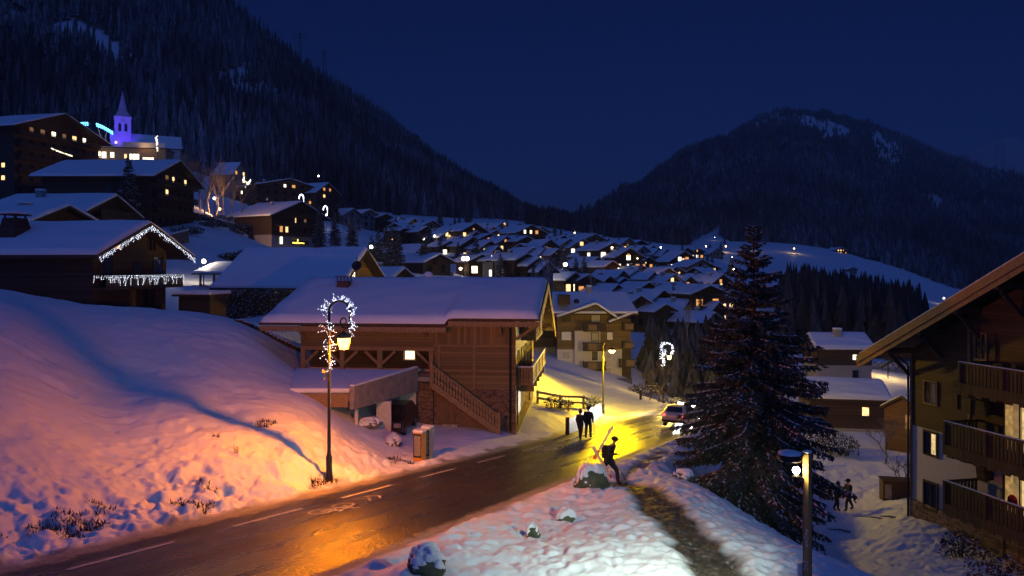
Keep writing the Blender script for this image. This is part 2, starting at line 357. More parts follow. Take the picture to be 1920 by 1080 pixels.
# ------------------------------------------------------------------ road
def wet_asphalt():
    m, nt, b = newmat('wet_asphalt')
    n = noise(nt, 60, 3); n2 = noise(nt, .5, 2); n3 = noise(nt, 13, 1, rough=.5)
    c = ramp(nt, n.outputs[0], [(.3, (.010, .009, .008)), (.7, (.042, .037, .033))]); lk(nt, c.outputs[0], b.inputs[0])
    r = ramp(nt, n2.outputs[0], [(.2, (.2,)*3), (.8, (.36,)*3)]); lk(nt, r.outputs[0], b.inputs['Roughness'])
    b.inputs['Specular IOR Level'].default_value = .7
    # grey slush thrown against both edges, and two pairs of wheel tracks worn dark and wet
    t = nt.nodes.new('ShaderNodeTexCoord'); dt = nt.nodes.new('ShaderNodeVectorMath'); dt.operation = 'DOT_PRODUCT'; dt.inputs[1].default_value = (NX, NY, 0); lk(nt, t.outputs['Object'], dt.inputs[0])
    mr = nt.nodes.new('ShaderNodeMapRange'); mr.inputs[1].default_value = RL-.2; mr.inputs[2].default_value = RR+.2; lk(nt, dt.outputs['Value'], mr.inputs[0])
    n4 = noise(nt, 3.2, 6); er = ramp(nt, mr.outputs[0], [(0, (1,)*3), (.05, (.5,)*3), (.12, (.12,)*3), (.2, (0,)*3), (.8, (0,)*3), (.9, (.12,)*3), (.955, (.5,)*3), (1, (1,)*3)])
    sm = nt.nodes.new('ShaderNodeMath'); sm.operation = 'ADD'; lk(nt, er.outputs[0], sm.inputs[0]); lk(nt, n4.outputs[0], sm.inputs[1])
    sf = ramp(nt, sm.outputs[0], [(.72, (0,)*3), (1.0, (1,)*3)])
    wr = ramp(nt, mr.outputs[0], [(.14, (.42,)*3), (.22, (.2,)*3), (.30, (.36,)*3), (.38, (.22,)*3), (.46, (.42,)*3), (.56, (.22,)*3), (.66, (.36,)*3), (.76, (.22,)*3), (.84, (.42,)*3)])
    mm = nt.nodes.new('ShaderNodeMix'); mm.data_type = 'RGBA'; lk(nt, sf.outputs[0], mm.inputs[0]); lk(nt, c.outputs[0], mm.inputs[6]); mm.inputs[7].default_value = (.24, .22, .21, 1); lk(nt, mm.outputs[2], b.inputs[0])
    rm = nt.nodes.new('ShaderNodeMix'); rm.data_type = 'RGBA'; lk(nt, sf.outputs[0], rm.inputs[0]); rm.inputs[7].default_value = (.75, .75, .75, 1); rx = nt.nodes.new('ShaderNodeMix'); rx.data_type = 'RGBA'; rx.inputs[0].default_value = .5; lk(nt, r.outputs[0], rx.inputs[6]); lk(nt, wr.outputs[0], rx.inputs[7]); lk(nt, rx.outputs[2], rm.inputs[6]); lk(nt, rm.outputs[2], b.inputs['Roughness'])
    bump(nt, n3.outputs[0], b, .6, .05); return m
ASPH = wet_asphalt()
def road_strip(name, n0, n1, s0, s1, dz, mat, ns=None, kind='structure', slope=0):
    """a sheet on the road between offsets n0..n1 across and s0..s1 along"""
    ns = ns or max(2, int((s1-s0)/1.5)); V = []; 
    for s_ in np.linspace(s0, s1, ns):
        for n_ in (n0, n1):
            x = NX*n_+.423*s_; y = NY*n_+.906*s_
            if y > 74:
                bend = -(y-74)**2*.0022; x += NX*bend
            V.append((x, y, float(road_z(x, y))+dz))
    V = np.array(V); i = np.arange(ns*2).reshape(ns, 2)
    q = np.stack([i[:-1, 0], i[:-1, 1], i[1:, 1], i[1:, 0]], -1)
    o = npmesh(name, V, q, mat, smooth=True); tag(o, kind=kind); return o
road_strip('road', RL-.15, RR+.15, -8, 128, 0, ASPH, 130)
LINE = plain('worn_white_line', (.5, .48, .45), .5, var=.3, scale=9)
def road_s(p): return .423*p.x+.906*p.y
_s0 = 16.75; k = 0
while k < 12:                                # the broken line along the far lane
    a = _s0+(k-4)*5.05
    road_strip('road_marking', RL+1.25, RL+1.39, a, a+3.0, .004, LINE, 4); k += 1
def bike_mark(s_, n_):
    """cycle symbol with its chevrons, laid flat on the road"""
    m = MB()
    def pt(a, b):
        ss = s_+a; nn = n_+b; x = NX*nn+.423*ss; y = NY*nn+.906*ss; return (x, y, float(road_z(x, y))+.0045)
    def stroke(a, b, w=.05):
        a0, b0 = a; a1, b1 = b; l = math.hypot(a1-a0, b1-b0); px, py = -(b1-b0)/l*w, (a1-a0)/l*w
        m.add([pt(a0+px, b0+py), pt(a1+px, b1+py), pt(a1-px, b1-py), pt(a0-px, b0-py)], [(0, 1, 2, 3)])
    for cx in (-.45, .45):
        for k in range(12):
            t0, t1 = 2*math.pi*k/12, 2*math.pi*(k+1)/12
            stroke((cx*1.3+.42*math.cos(t0), .3*math.sin(t0)), (cx*1.3+.42*math.cos(t1), .3*math.sin(t1)))
    for a, b in (((-.58, 0), (0, 0)), ((0, 0), (.4, .42)), ((-.58, 0), (-.2, .4)), ((-.2, .4), (.4, .42)), ((.58, 0), (.35, .6)), ((.35, .6), (.5, .72)), ((-.3, .5), (-.1, .5)), ((0, 0), (-.2, .4))): stroke(a, b)
    for q in (1.6, 2.2): stroke((q, -.35), (q+.4, 0)); stroke((q+.4, 0), (q, .35))
    o = m.build('cycle_marking', LINE, fix=False); tag(o, kind='structure')
bike_mark(road_s(P(668,945,25.5))-.8, RL+2.2); bike_mark(road_s(P(1050,850,41)), RL+2.2)
# ------------------------------------------------------------------ mountains and their woods
def hillmat(name, floor, snow):
    m, nt, b = newmat(name)
    n = noise(nt, .03, 6); fl = ramp(nt, n.outputs[0], [(.35, tuple(x*.5 for x in floor)), (.7, tuple(x*1.7 for x in floor))])
    at = nt.nodes.new('ShaderNodeAttribute'); at.attribute_name = 'open'
    mm = nt.nodes.new('ShaderNodeMix'); mm.data_type = 'RGBA'; lk(nt, at.outputs['Fac'], mm.inputs[0])
    lk(nt, fl.outputs[0], mm.inputs[6]); mm.inputs[7].default_value = (*snow, 1); lk(nt, mm.outputs[2], b.inputs[0])
    b.inputs['Roughness'].default_value = .9; b.inputs['Specular IOR Level'].default_value = 0; return m
HILL = hillmat('wooded_slope', (.075, .075, .08), (.62, .64, .7))
def treemat(name, dark, frost):
    m, nt, b = newmat(name)
    at = nt.nodes.new('ShaderNodeAttribute'); at.attribute_name = 'frost'
    mm = nt.nodes.new('ShaderNodeMix'); mm.data_type = 'RGBA'; lk(nt, at.outputs['Fac'], mm.inputs[0])
    mm.inputs[6].default_value = (*dark, 1); mm.inputs[7].default_value = (*frost, 1); lk(nt, mm.outputs[2], b.inputs[0])
    b.inputs['Roughness'].default_value = .9; b.inputs['Specular IOR Level'].default_value = 0; return m
FIRS = treemat('frosted_firs', (.022, .026, .026), (.42, .43, .47))
def inpoly(x, y, poly):
    c = np.zeros(x.shape, bool); n = len(poly)
    for i in range(n):
        x0, y0 = poly[i]; x1, y1 = poly[(i+1) % n]
        if y0 == y1: continue
        c ^= ((y0 > y) != (y1 > y)) & (x < (x1-x0)*(y-y0)/(y1-y0)+x0)
    return c
def fir_template(tiers, sides, jag):
    V = []; T = []; Fz = []
    for k in range(tiers):
        z0 = .1+.9*k/tiers*.92; z1 = min(1, z0+1.05/tiers+.14); r = .5*(1-z0)**.85+.03
        b = len(V)
        for s_ in range(sides):
            q = 2*math.pi*(s_+.5*k)/sides; rr = r*(1 if s_ % 2 else jag)
            V.append((rr*math.cos(q), rr*math.sin(q), z0-(.03 if s_ % 2 else 0))); Fz.append(.5 if s_ % 2 else .15)
        V.append((0, 0, z1)); Fz.append(.25)
        T += [(b+s_, b+(s_+1) % sides, b+sides) for s_ in range(sides)]
    return np.array(V), np.array(T), np.array(Fz)
def woods(name, pos, hgt, wid, rng, label, tiers=3, sides=6, frost=.5, mat=None):
    V, T, Fz = fir_template(tiers, sides, .62); n = len(pos)
    a = rng.random(n)*6.28; ca, sa = np.cos(a), np.sin(a)
    X = V[None, :, 0]*ca[:, None]-V[None, :, 1]*sa[:, None]; Y = V[None, :, 0]*sa[:, None]+V[None, :, 1]*ca[:, None]
    lean = (rng.random((n, 2))-.5)*.06
    P3 = np.stack([X*wid[:, None]+pos[:, None, 0]+lean[:, None, 0]*V[None, :, 2]*hgt[:, None],
                   Y*wid[:, None]+pos[:, None, 1]+lean[:, None, 1]*V[None, :, 2]*hgt[:, None], V[None, :, 2]*hgt[:, None]+pos[:, None, 2]-.6], -1).reshape(-1, 3)
    Fc = (T[None]+(np.arange(n)*len(V))[:, None, None]).reshape(-1, 3)
    big = np.clip(1+1.6*fbm(pos[:, 0]/90, pos[:, 1]/90, 7, 4), .25, 2.4)[:, None]
    fr = np.clip(big*Fz[None]*(.2+1.5*rng.random((n, 1)))*frost*2*(.5+rng.random((n, len(V)))), 0, 1).ravel()
    o = npmesh(name, P3, Fc, mat or FIRS, {'frost': fr}, smooth=False)
    return tag(o, label, 'woods', kind='stuff')
def mountain(name, foot, ridge, ns, ntt, amp, seed, gaps, ntree, hr, wr, rng, wlabel, tiers, sides, frost, drop=17, back=.5, curve=1.0, wname='woods'):
    fp = np.array([tuple(P(*p)) for p in foot]); rp = np.array([tuple(P(u, v+F*drop/d, d)) for u, v, d in ridge])
    k = np.linspace(0, 1, len(fp))
    def surf(s_, t):
        f = np.stack([np.interp(s_, k, fp[:, i]) for i in range(3)], -1); r = np.stack([np.interp(s_, k, rp[:, i]) for i in range(3)], -1)
        tt = t[..., None]; p = f+(r-f)*tt
        up = np.where(t <= 1, np.sign(t)*np.abs(t)**curve, 1-(t-1)*1.3)
        p[..., 2] = f[..., 2]+(r[..., 2]-f[..., 2])*up
        env = np.clip(t*3, 0, 1)*np.clip(np.abs(1-t)*4+.15, 0, 1)
        p[..., 2] += amp*env*fbm(p[..., 0]/(amp*5), p[..., 1]/(amp*5), seed, 5)
        p[..., 2] += .25*amp*fbm(s_*60, t*3, seed+9, 2)*np.clip(t*3, 0, 1)*np.clip(np.abs(1-t)*6, 0, 1)
        return p
    def openness(p):
        u = p[..., 0]/p[..., 1]*F+U0; v = V0-p[..., 2]/p[..., 1]*F
        wu = u+10*fbm(u/16, v/16, seed+3, 3); wv = v+8*fbm(u/14, v/14, seed+5, 3); o = np.zeros(u.shape)
        for poly, q in gaps: o = np.maximum(o, inpoly(wu, wv, poly)*q)
        return o
    s_, t = np.meshgrid(np.linspace(0, 1, ns), np.linspace(-.12, 1+back, ntt)); p = surf(s_, t)
    i = np.arange(ns*ntt).reshape(ntt, ns); q = np.stack([i[:-1, :-1], i[:-1, 1:], i[1:, 1:], i[1:, :-1]], -1).reshape(-1, 4)
    tag(npmesh(name, p.reshape(-1, 3), q, HILL, {'open': openness(p)}), kind='structure')
    if not ntree: return
    n = ntree*3; a = rng.random(n); b = rng.random(n)*1.12; p = surf(a, b)
    # keep trees in proportion to the ground area each sample stands for
    wgt = np.hypot(*(np.stack([np.interp(a, k, (rp-fp)[:, j]) for j in range(2)])))
    dens = .62+.75*fbm(p[:, 0]/60, p[:, 1]/60, seed+21, 3)
    keep = (rng.random(n) < np.clip(wgt/np.percentile(wgt, 80), .15, 1)) & (rng.random(n) > openness(p)) & (rng.random(n) < dens+.35)
    p = p[keep][:ntree]; m = len(p)
    h = hr[0]+(hr[1]-hr[0])*rng.random(m)**1.3; w_ = wr[0]+(wr[1]-wr[0])*rng.random(m)
    woods(wname, p, h, w_, rng, wlabel, tiers, sides, frost)
rng = np.random.default_rng(5)
mountain('mountain', [(-700,330,300),(-400,330,320),(0,300,400),(300,305,420),(480,355,430),(640,380,460),(760,396,530),(880,408,650),(960,414,800),(1010,420,1100)],
  [(-500,-700,560),(-300,-480,620),(100,-280,690),(300,-130,730),(447,0,790),(560,97,940),(700,190,1190),(800,277,1500),(900,345,1900),(1010,408,2600)],
  320, 130, 24, 61,
  [([(90,48),(140,36),(200,66),(268,122),(236,122),(190,98),(130,74)], 1.0), ([(238,45),(300,48),(345,80),(300,90)], .7), ([(150,60),(180,58),(240,110),(225,118)], 1.0), ([(395,140),(450,128),(520,165),(552,195),(555,214),(500,208),(430,178)], .86), ([(0,0),(20,5),(40,40),(10,40)], .6), ([(440,110),(480,100),(500,130),(460,140)], .4)],
  26000, (8, 25), (3.2, 6.8), rng, 'frosted conifer forest covering the steep dark mountainside behind the church', 3, 6, .42)
mountain('mountain', [(1040,430,850),(1090,436,850),(1150,444,850),(1220,452,830),(1290,452,830),(1360,452,850),(1440,466,860),(1520,467,880),(1620,480,880),(1700,515,850),(1790,545,800),(1950,555,800),(2300,560,800),(2600,560,800)],
  [(1070,414,1800),(1110,394,2050),(1180,352,2250),(1235,306,2400),(1290,268,2500),(1365,246,2600),(1425,213,2700),(1462,203,2720),(1545,211,2800),(1630,232,2800),(1715,256,2800),(1810,300,2800),(1930,338,2800),(2600,470,2800)],
  360, 170, 105, 87,
  [([(1403,238),(1450,205),(1478,226),(1420,242)], .85), ([(1478,207),(1530,222),(1592,238),(1592,264),(1540,256),(1500,236)], .85), ([(1632,248),(1660,258),(1700,282),(1702,312),(1650,312),(1640,280)], .8), ([(1728,364),(1765,366),(1778,394),(1740,392)], .6), ([(1264,378),(1281,380),(1280,398),(1266,394)], .85), ([(1345,356),(1360,358),(1358,372),(1347,370)], .8), ([(1372,392),(1420,394),(1440,404),(1400,404)], .5), ([(1280,460),(1322,438),(1352,428),(1350,440),(1380,460)], 1.0), ([(1330,430),(1352,424),(1352,452),(1335,452)], .8)],
  34000, (10, 24), (6, 13), rng, 'dark conifer forest covering the broad mountain across the valley', 2, 5, .33, drop=14, curve=1.1)
mountain('mountain', [(1500,430,3200),(1700,430,3200),(1900,430,3200),(2300,430,3200)], [(1500,420,4800),(1770,300,4800),(1890,250,4800),(2150,330,4800)], 120, 60, 150, 97,
  [([(1780,270),(1930,250),(1990,330),(1850,320)], .45)], 0, (1, 2), (1, 2), rng, '', 2, 5, .3, drop=0)
mountain('mountain', [(800,430,5000),(960,430,5000),(1100,430,5000),(1300,430,5000)], [(800,390,6500),(985,403,6500),(1090,401,6500),(1300,380,6500)], 80, 30, 60, 99, [], 0, (1, 2), (1, 2), rng, '', 2, 5, .3, drop=0)
def field_woods(name, label, polyuv, d0, d1, n, hr, wr, seed, frost, tiers=4, sides=7, top=None):
    """a wood standing on the valley floor: a patch between two distances"""
    r = np.random.default_rng(seed); u0 = min(p[0] for p in polyuv); u1 = max(p[0] for p in polyuv)
    u = u0+(u1-u0)*r.random(n); d = d0+(d1-d0)*r.random(n); ok = inpoly(u, d, polyuv); u = u[ok]; d = d[ok]
    x = (u-U0)/F*d; z, _ = ground(x, d, False); pos = np.stack([x, d, z], 1); m = len(u)
    h = hr[0]+(hr[1]-hr[0])*r.random(m); w_ = wr[0]+(wr[1]-wr[0])*r.random(m)
    return woods(name, pos, h, w_, r, label, tiers, sides, frost)
field_woods('woods', 'dark wood on the valley floor between the snowy meadow and the two lower chalets', [(1470,150),(1700,140),(1740,190),(1700,250),(1600,330),(1500,330),(1460,240)], 130, 330, 800, (8, 15), (3.6, 6), 3, .14)
field_woods('woods', 'dark wood in the hollow between the apartment block and the large spruce', [(1200,112),(1330,103),(1450,115),(1480,150),(1330,142),(1215,138)], 100, 150, 420, (3, 6), (2.2, 3.6), 4, .2)
field_woods('woods', 'frosted firs lining the upper edge of the village below the mountain', [(600,430),(760,470),(900,640),(1000,760),(960,1000),(800,700),(640,560)], 420, 1000, 900, (12, 24), (5, 8), 5, .6)
field_woods('woods', 'dark wood closing the valley behind the far end of the village', [(985,640),(1060,640),(1150,660),(1290,690),(1300,860),(1040,870),(990,760)], 640, 870, 2200, (9, 20), (4, 8), 6, .3, 3, 5)
# ------------------------------------------------------------------ generic alpine house
def slab(mb, y0, y1, x0, z0, x1, z1, th, lift=0):
    """a sloping slab between (x0,z0) and (x1,z1), running y0..y1, `th` thick, `lift` above the line"""
    mb.add([(x0,y0,z0+lift),(x1,y0,z1+lift),(x1,y1,z1+lift),(x0,y1,z0+lift),(x0,y0,z0+lift+th),(x1,y0,z1+lift+th),(x1,y1,z1+lift+th),(x0,y1,z0+lift+th)],
           [(0,3,2,1),(4,5,6,7),(0,1,5,4),(1,2,6,5),(2,3,7,6),(3,0,4,7)])
def window(parent, side, W, L, a, z, w_, h_, lit, frame=True, rnd=random):
    """a window of its own on the gable ('g'), the left side ('l') or the right side ('r')"""
    mb = MB(); fr = .09; t = .05
    if side == 'g': bx = lambda m, x0, x1, d0, d1, z0, z1: m.box(x0, x1, -d1, -d0, z0, z1)
    elif side == 'l': bx = lambda m, x0, x1, d0, d1, z0, z1: m.box(-W/2-d1, -W/2-d0, -x1, -x0, z0, z1)
    else: bx = lambda m, x0, x1, d0, d1, z0, z1: m.box(W/2+d0, W/2+d1, x0, x1, z0, z1)
    bx(mb, a-w_/2, a+w_/2, .005, t, z, z+h_)
    mat = {0: GLASSD, 1: WARM, 2: COOL, 3: WARM2, 4: DIMW}[lit]
    o = mb.build('window', mat, parent)
    if frame:
        f = MB(); bx(f, a-w_/2-fr, a-w_/2, .003, t+.03, z-fr, z+h_+fr); bx(f, a+w_/2, a+w_/2+fr, .003, t+.03, z-fr, z+h_+fr)
        bx(f, a-w_/2, a+w_/2, .003, t+.03, z+h_, z+h_+fr); bx(f, a-w_/2, a+w_/2, .003, t+.03, z-fr, z); bx(f, a-.03, a+.03, t, t+.02, z, z+h_)
        f.build('frame', BEAMD, o)
    return o
def find_d(u, v, H, lo=90, hi=1000):
    d = np.exp(np.linspace(math.log(lo), math.log(hi), 260)); x = (u-U0)/F*d; z, _ = ground(x, d, False)
    f = (V0-v)/F*d-z-H; k = np.where(f <= 0)[0]
    return float(d[k[0]]) if len(k) else float(d[np.argmin(f)])
def house(name, label, cat, u, v, d, W, L, He, yaw, pitch=24, lit=3, seed=0, group=None, wall=None, wall2=None, plinth=2.4, oe=1.0, og=1.1,
          floors=None, balcony=True, snow=.38, chimney=True, frames=False, found=7, wins=None, cols=None, style=(1, 2, 3), sidewin=True, attic=False, ws=1.0):
    """(u, v, d): the snow-capped tip of the ridge over the gable one sees. He: wall height at the eaves"""
    r = random.Random(seed*77+int(u)*13+int(v)); th = R(yaw)+math.atan((U0-u)/F); ri = W/2*math.tan(R(pitch)); Hr = He+ri
    tip = P(u, v, d); off = Matrix.Rotation(th, 3, 'Z') @ Vector((0, -og, Hr+.2+snow))
    t = thing(name, label, cat, tip-off, th, group)
    wall = wall or WOODD; wall2 = wall2 or PLASTERG
    m = MB(); m.prism([(-W/2, plinth), (W/2, plinth), (W/2, He), (0, Hr), (-W/2, He)], 0, L); m.build('wall', wall, t)
    m = MB(); m.box(-W/2+.03, W/2-.03, .03, L-.03, -found, plinth); m.build('ground_floor', wall2, t)
    k = math.tan(R(pitch)); ez = He-oe*k
    m = MB(); slab(m, -og, L+og, -W/2-oe, ez, 0, Hr, .2); slab(m, -og, L+og, W/2+oe, ez, 0, Hr, .2)
    ro = m.build('roof', BEAMD, t)
    m = MB(); y0, y1 = -og+.06, L+og-.06; xe = W/2+oe-.05
    ny = max(3, int((y1-y0)/2.5)); nx = 5
    xs = [-xe, -xe+.25]+[-xe*(1-i/nx) for i in range(1, nx)]+[0]; xs = xs+[-x for x in xs[-2::-1]]; ys = [y0, y0+.22]+[y0+(y1-y0)*i/ny for i in range(1, ny)]+[y1-.22, y1]
    top = []; bot = []
    for j, yy in enumerate(ys):
        for i, xx in enumerate(xs):
            zz = Hr-abs(xx)*k+.2; e = i in (0, len(xs)-1) or j in (0, len(ys)-1)
            s_ = snow*(.55 if e else 1)+(.0 if e else r.uniform(-.06, .06))-(.1 if xx == 0 else 0)
            top.append((xx, yy, zz+s_)); bot.append((xx, yy, zz+.004))
    nX, nY = len(xs), len(ys); n0 = len(top); fs = []
    for j in range(nY-1):
        for i in range(nX-1):
            a = j*nX+i; fs.append((a, a+1, a+nX+1, a+nX)); fs.append((n0+a, n0+a+nX, n0+a+nX+1, n0+a+1))
    for i in range(nX-1): fs.append((i, n0+i, n0+i+1, i+1)); a = (nY-1)*nX+i; fs.append((a, a+1, n0+a+1, n0+a))
    for j in range(nY-1): a = j*nX; fs.append((a, a+nX, n0+a+nX, n0+a)); a += nX-1; fs.append((a, n0+a, n0+a+nX, a+nX))
    m.add(top+bot, fs); m.build('snow', SNOW, ro)
    if chimney:
        cx = r.choice((-1, 1))*W*.16; cy = L*r.uniform(.35, .7); cz = Hr-abs(cx)*k
        m = MB(); m.box(cx-.4, cx+.4, cy-.4, cy+.4, cz-.3, cz+1.2); m.box(cx-.5, cx+.5, cy-.5, cy+.5, cz+1.2, cz+1.32); c = m.build('chimney', PLASTERG, t)
        m = MB(); m.box(cx-.46, cx+.46, cy-.46, cy+.46, cz+1.324, cz+1.55); m.build('snow', SNOW, c, bevel=.08)
    fh = 2.75; nf = floors or max(1, int(He/fh+.3))
    if balcony:
        for f in range(1, nf+1):
            z = f*fh-.15; hw = W/2-.6 if z+1 < He else W/2-(z+1-He)/k-1.2
            if hw < 1.2 or (f == nf and z > He+.5): continue
            m = MB(); m.box(-hw, hw, -1.25, -.004, z, z+.14); m.box(-hw, hw, -1.25, -1.15, z+.95, z+1.05)
            q = max(4, int(hw*2/.3))
            for i in range(q+1): x = -hw+2*hw*i/q; m.box(x-.09, x+.09, -1.22, -1.18, z+.14, z+.95)
            m.build('balcony', BEAMD, t)
    cells = []
    if wins is None:
        nc = cols or max(2, int(W/3.2))
        for f in range(nf+(1 if ri > 2.6 else 0)):
            z = f*fh+.85
            for c in range(nc):
                x = -W/2+W*(c+.5)/nc
                if z+1.4 > Hr-abs(x)*k-.5: continue
                cells.append(('g', x, z))
        gl = list(cells); gl.sort(key=lambda c: -c[2]+r.uniform(0, 4)); on = set(gl[:lit])
        for c in cells: window(t, 'g', W, L, c[1], c[2], r.uniform(.9, 1.4)*ws, 1.25*ws, r.choice(style) if c in on else 0, frames)
        if sidewin:
            for f in range(nf):
                for c in range(max(1, int(L/5))):
                    if r.random() < .6: window(t, 'l', W, L, -(L*(c+.5)/max(1, int(L/5))), f*fh+.9, 1.0*ws, 1.1*ws, r.choice(style) if r.random() < .09*lit else 0, frames)
        if attic and Hr-He > 1.5: window(t, 'g', W, L, 0, He+.1, 1.0, 1.0, r.choice(style) if lit and r.random() < .6 else 0, frames)
        if attic and lit and r.random() < .45:
            m = MB(); x = r.uniform(-.35, .35)*W; m.ball((x, -.35, He-.3), .3, 8, 5); m.build('wall_lamp', r.choice((COOL, WARM)), t)
    else:
        for s_, a, z, w_, h_, l_ in wins: window(t, s_, W, L, a, z, w_, h_, l_, frames)
    return t
def place_part(mb, name, mat, t, **k): return mb.build(name, mat, t, **k)
# ------------------------------------------------------------------ the chalet by the road
MC = thing('chalet', 'large brown timber chalet with stone base and outside stair beside the road', 'chalet', P(967, 805, 47), R(-6.5))
def main_chalet():
    t = MC; xl = -13.6; xs = -5.05
    # ground storey
    m = MB(); m.box(xs, 0, 0, 12.5, -1.5, 2.4); m.box(-6.15, xs, -.35, .6, -1.5, 3.35); m.build('stone_base', STONEB, t)
    m = MB(); m.box(xl, xs-.003, 1.6, 12.4, -1.5, 3.4); m.build('garage_wall', PLASTER, t)
    # main storey, right block
    m = MB(); m.box(xs+.004, -.004, .04, 12.46, 2.4, 5.05); m.build('wall', WOOD, t)
    m = MB(); m.prismx([(.02, 5.05), (.02, 6.95), (6.5, 8.7), (12.48, 5.9), (12.48, 5.05)], xs+.002, -.002); m.build('upper_wall', WOODV, t)
    # left block: band of boards above, recess with posts below
    m = MB(); m.prismx([(.1, 4.9), (.1, 6.7), (6.5, 8.45), (12.3, 5.8), (12.3, 4.9)], xl, xs-.005); m.build('wall', WOOD, t)
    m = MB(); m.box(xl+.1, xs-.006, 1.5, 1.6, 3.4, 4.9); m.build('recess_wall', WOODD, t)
    m = MB(); m.box(xl, xs-.006, .02, .22, 4.68, 4.9); m.build('beam', BEAM, t)
    for u in (564, 640, 712, 810):
        x = -13.6+(u-559)/(967-559)*13.6*1.0
        m = MB(); m.box(x-.14, x+.14, -.02, .26, 3.38, 4.68); m.build('post', BEAM, t)
        for s_ in ((-1, 1) if u in (640, 712) else ((1,) if u == 564 else (-1,))):
            m = MB(); m.beam((x+s_*.12, .12, 3.85), (x+s_*.95, .12, 4.62), .13, .16); m.build('brace', BEAM, t)
    # lit window in the recess
    x = -6.95
    m = MB(); m.box(x-.28, x+.32, 1.44, 1.47, 4.0, 4.62); wn = m.build('window', glow('lime_window', (.95, .88, .42), 2.6, .15, 2), t)
    m = MB(); m.box(x-.4, x-.28, 1.42, 1.49, 3.93, 4.7); m.box(x+.32, x+.38, 1.42, 1.49, 3.93, 4.7); m.box(x-.28, x+.32, 1.42, 1.49, 3.93, 4.0); m.box(x-.28, x+.32, 1.42, 1.49, 4.62, 4.7); m.build('frame', WHITE, wn)
    m = MB(); m.box(-11.55, -11.35, 1.46, 1.494, 3.6, 4.4); m.build('door_pane', PLASTER, t)
    # boards and battens on the right block
    m = MB()
    for xx in (-2.55, -4.75): m.box(xx-.07, xx+.07, -.03, .037, 2.42, 5.05)
    m.box(xs, 0, -.035, .036, 5.0, 5.1); m.build('batten', BEAM, t)
    m = MB(); m.tube([(-.32, -.1, -.1), (-.32, -.1, 6.6)], .06); m.build('downpipe', METAL, t)
    # roof
    ry, rz, by, bz = 6.5, 8.72, 15.4, 4.75
    def roofpiece(mb, x0, x1, yf, zf, th, lift):
        a = [(x0, yf, zf+lift), (x1, yf, zf+lift), (x1, ry, rz+lift), (x0, ry, rz+lift)]
        mb.hexa(a, [(p[0], p[1], p[2]+th) for p in a])
        a = [(x0, ry, rz+lift), (x1, ry, rz+lift), (x1, by, bz+lift), (x0, by, bz+lift)]
        mb.hexa(a, [(p[0], p[1], p[2]+th) for p in a])
    m = MB(); roofpiece(m, -15.7, -4.0, -1.35, 6.32, .16, 0); roofpiece(m, -3.99, 1.55, -1.2, 6.66, .16, 0); ro = m.build('roof', BEAMD, t)
    # snow blanket with a soft edge
    xs_ = np.r_[-15.62, -15.4, np.linspace(-14.5, -4.4, 26), -4.12, -3.92, -3.6, np.linspace(-3.2, 1.0, 12), 1.3, 1.48]; r = np.random.default_rng(3)
    ts = np.r_[0, .03, np.linspace(.09, 1, 16)]; V = []; nX = len(xs_)
    tb = np.r_[np.linspace(.12, .95, 9), 1.0]
    for i_, (tt, back) in enumerate([(a, 0) for a in ts]+[(a, 1) for a in tb]):
        for x in xs_:
            st = sstep(-4.15, -3.85, x); yf = -1.42+.13*st; zf = 6.30+.34*st
            if not back: y = yf+(ry-yf)*tt; z = zf+(rz-zf)*tt
            else: y = ry+(by-ry)*tt; z = rz+(bz-rz)*tt
            e = min(1, (tt if not back else 1-tt)/.03+.0) if not back else min(1, (1-tt)/.05); ex = min(1, (x+15.62)/.2, (1.48-x)/.2)
            th = .17+.30*math.sqrt(max(0, min(1, e)))*math.sqrt(max(.05, ex))+.09*float(fbm(np.array([x*.7]), np.array([y*.7]), 8)[0]+.4)-(.07 if (tt == 1 and not back) else 0)
            V.append((x, y, z+th))
    V = np.array(V); nR = len(V)//nX; B = V.copy(); B[:, 2] = 0
    for j in range(nR):
        for i in range(nX):
            k = j*nX+i; x, y = V[k, 0], V[k, 1]; st = float(sstep(-4.15, -3.85, x)); yf = -1.35+.15*st; zf = 6.32+.34*st
            B[k, 2] = (zf+(rz-zf)*(y-yf)/(ry-yf) if y <= ry else rz+(bz-rz)*(y-ry)/(by-ry))+.165
    m = MB(); fs = []
    for j in range(nR-1):
        for i in range(nX-1): a = j*nX+i; fs += [(a, a+1, a+nX+1, a+nX), (nR*nX+a, nR*nX+a+nX, nR*nX+a+nX+1, nR*nX+a+1)]
    for i in range(nX-1): fs.append((i, nR*nX+i, nR*nX+i+1, i+1)); a = (nR-1)*nX+i; fs.append((a, a+1, nR*nX+a+1, nR*nX+a))
    for j in range(nR-1): a = j*nX; fs.append((a, a+nX, nR*nX+a+nX, nR*nX+a)); a += nX-1; fs.append((a, nR*nX+a, nR*nX+a+nX, a+nX))
    m.add([tuple(p) for p in V]+[tuple(p) for p in B], fs); m.build('snow', SNOW, ro, smooth=True)
    # eaves boards with a scalloped lower edge
    def scallop(x0, x1, y, z):
        m = MB(); n = int((x1-x0)/.22)
        m.box(x0, x1, y-.03, y+.03, z, z+.24)
        for i in range(n):
            a = x0+(x1-x0)*i/n; b = x0+(x1-x0)*(i+1)/n; c = (a+b)/2
            m.prism([(a+.01, z-.004), (a+.03, z-.06), (c, z-.11), (b-.03, z-.06), (b-.01, z-.004)], y-.025, y+.025)
        m.build('eaves_board', BEAM, ro)
    scallop(-15.65, -4.05, -1.32, 6.02); scallop(-3.95, 1.5, -1.17, 6.38)
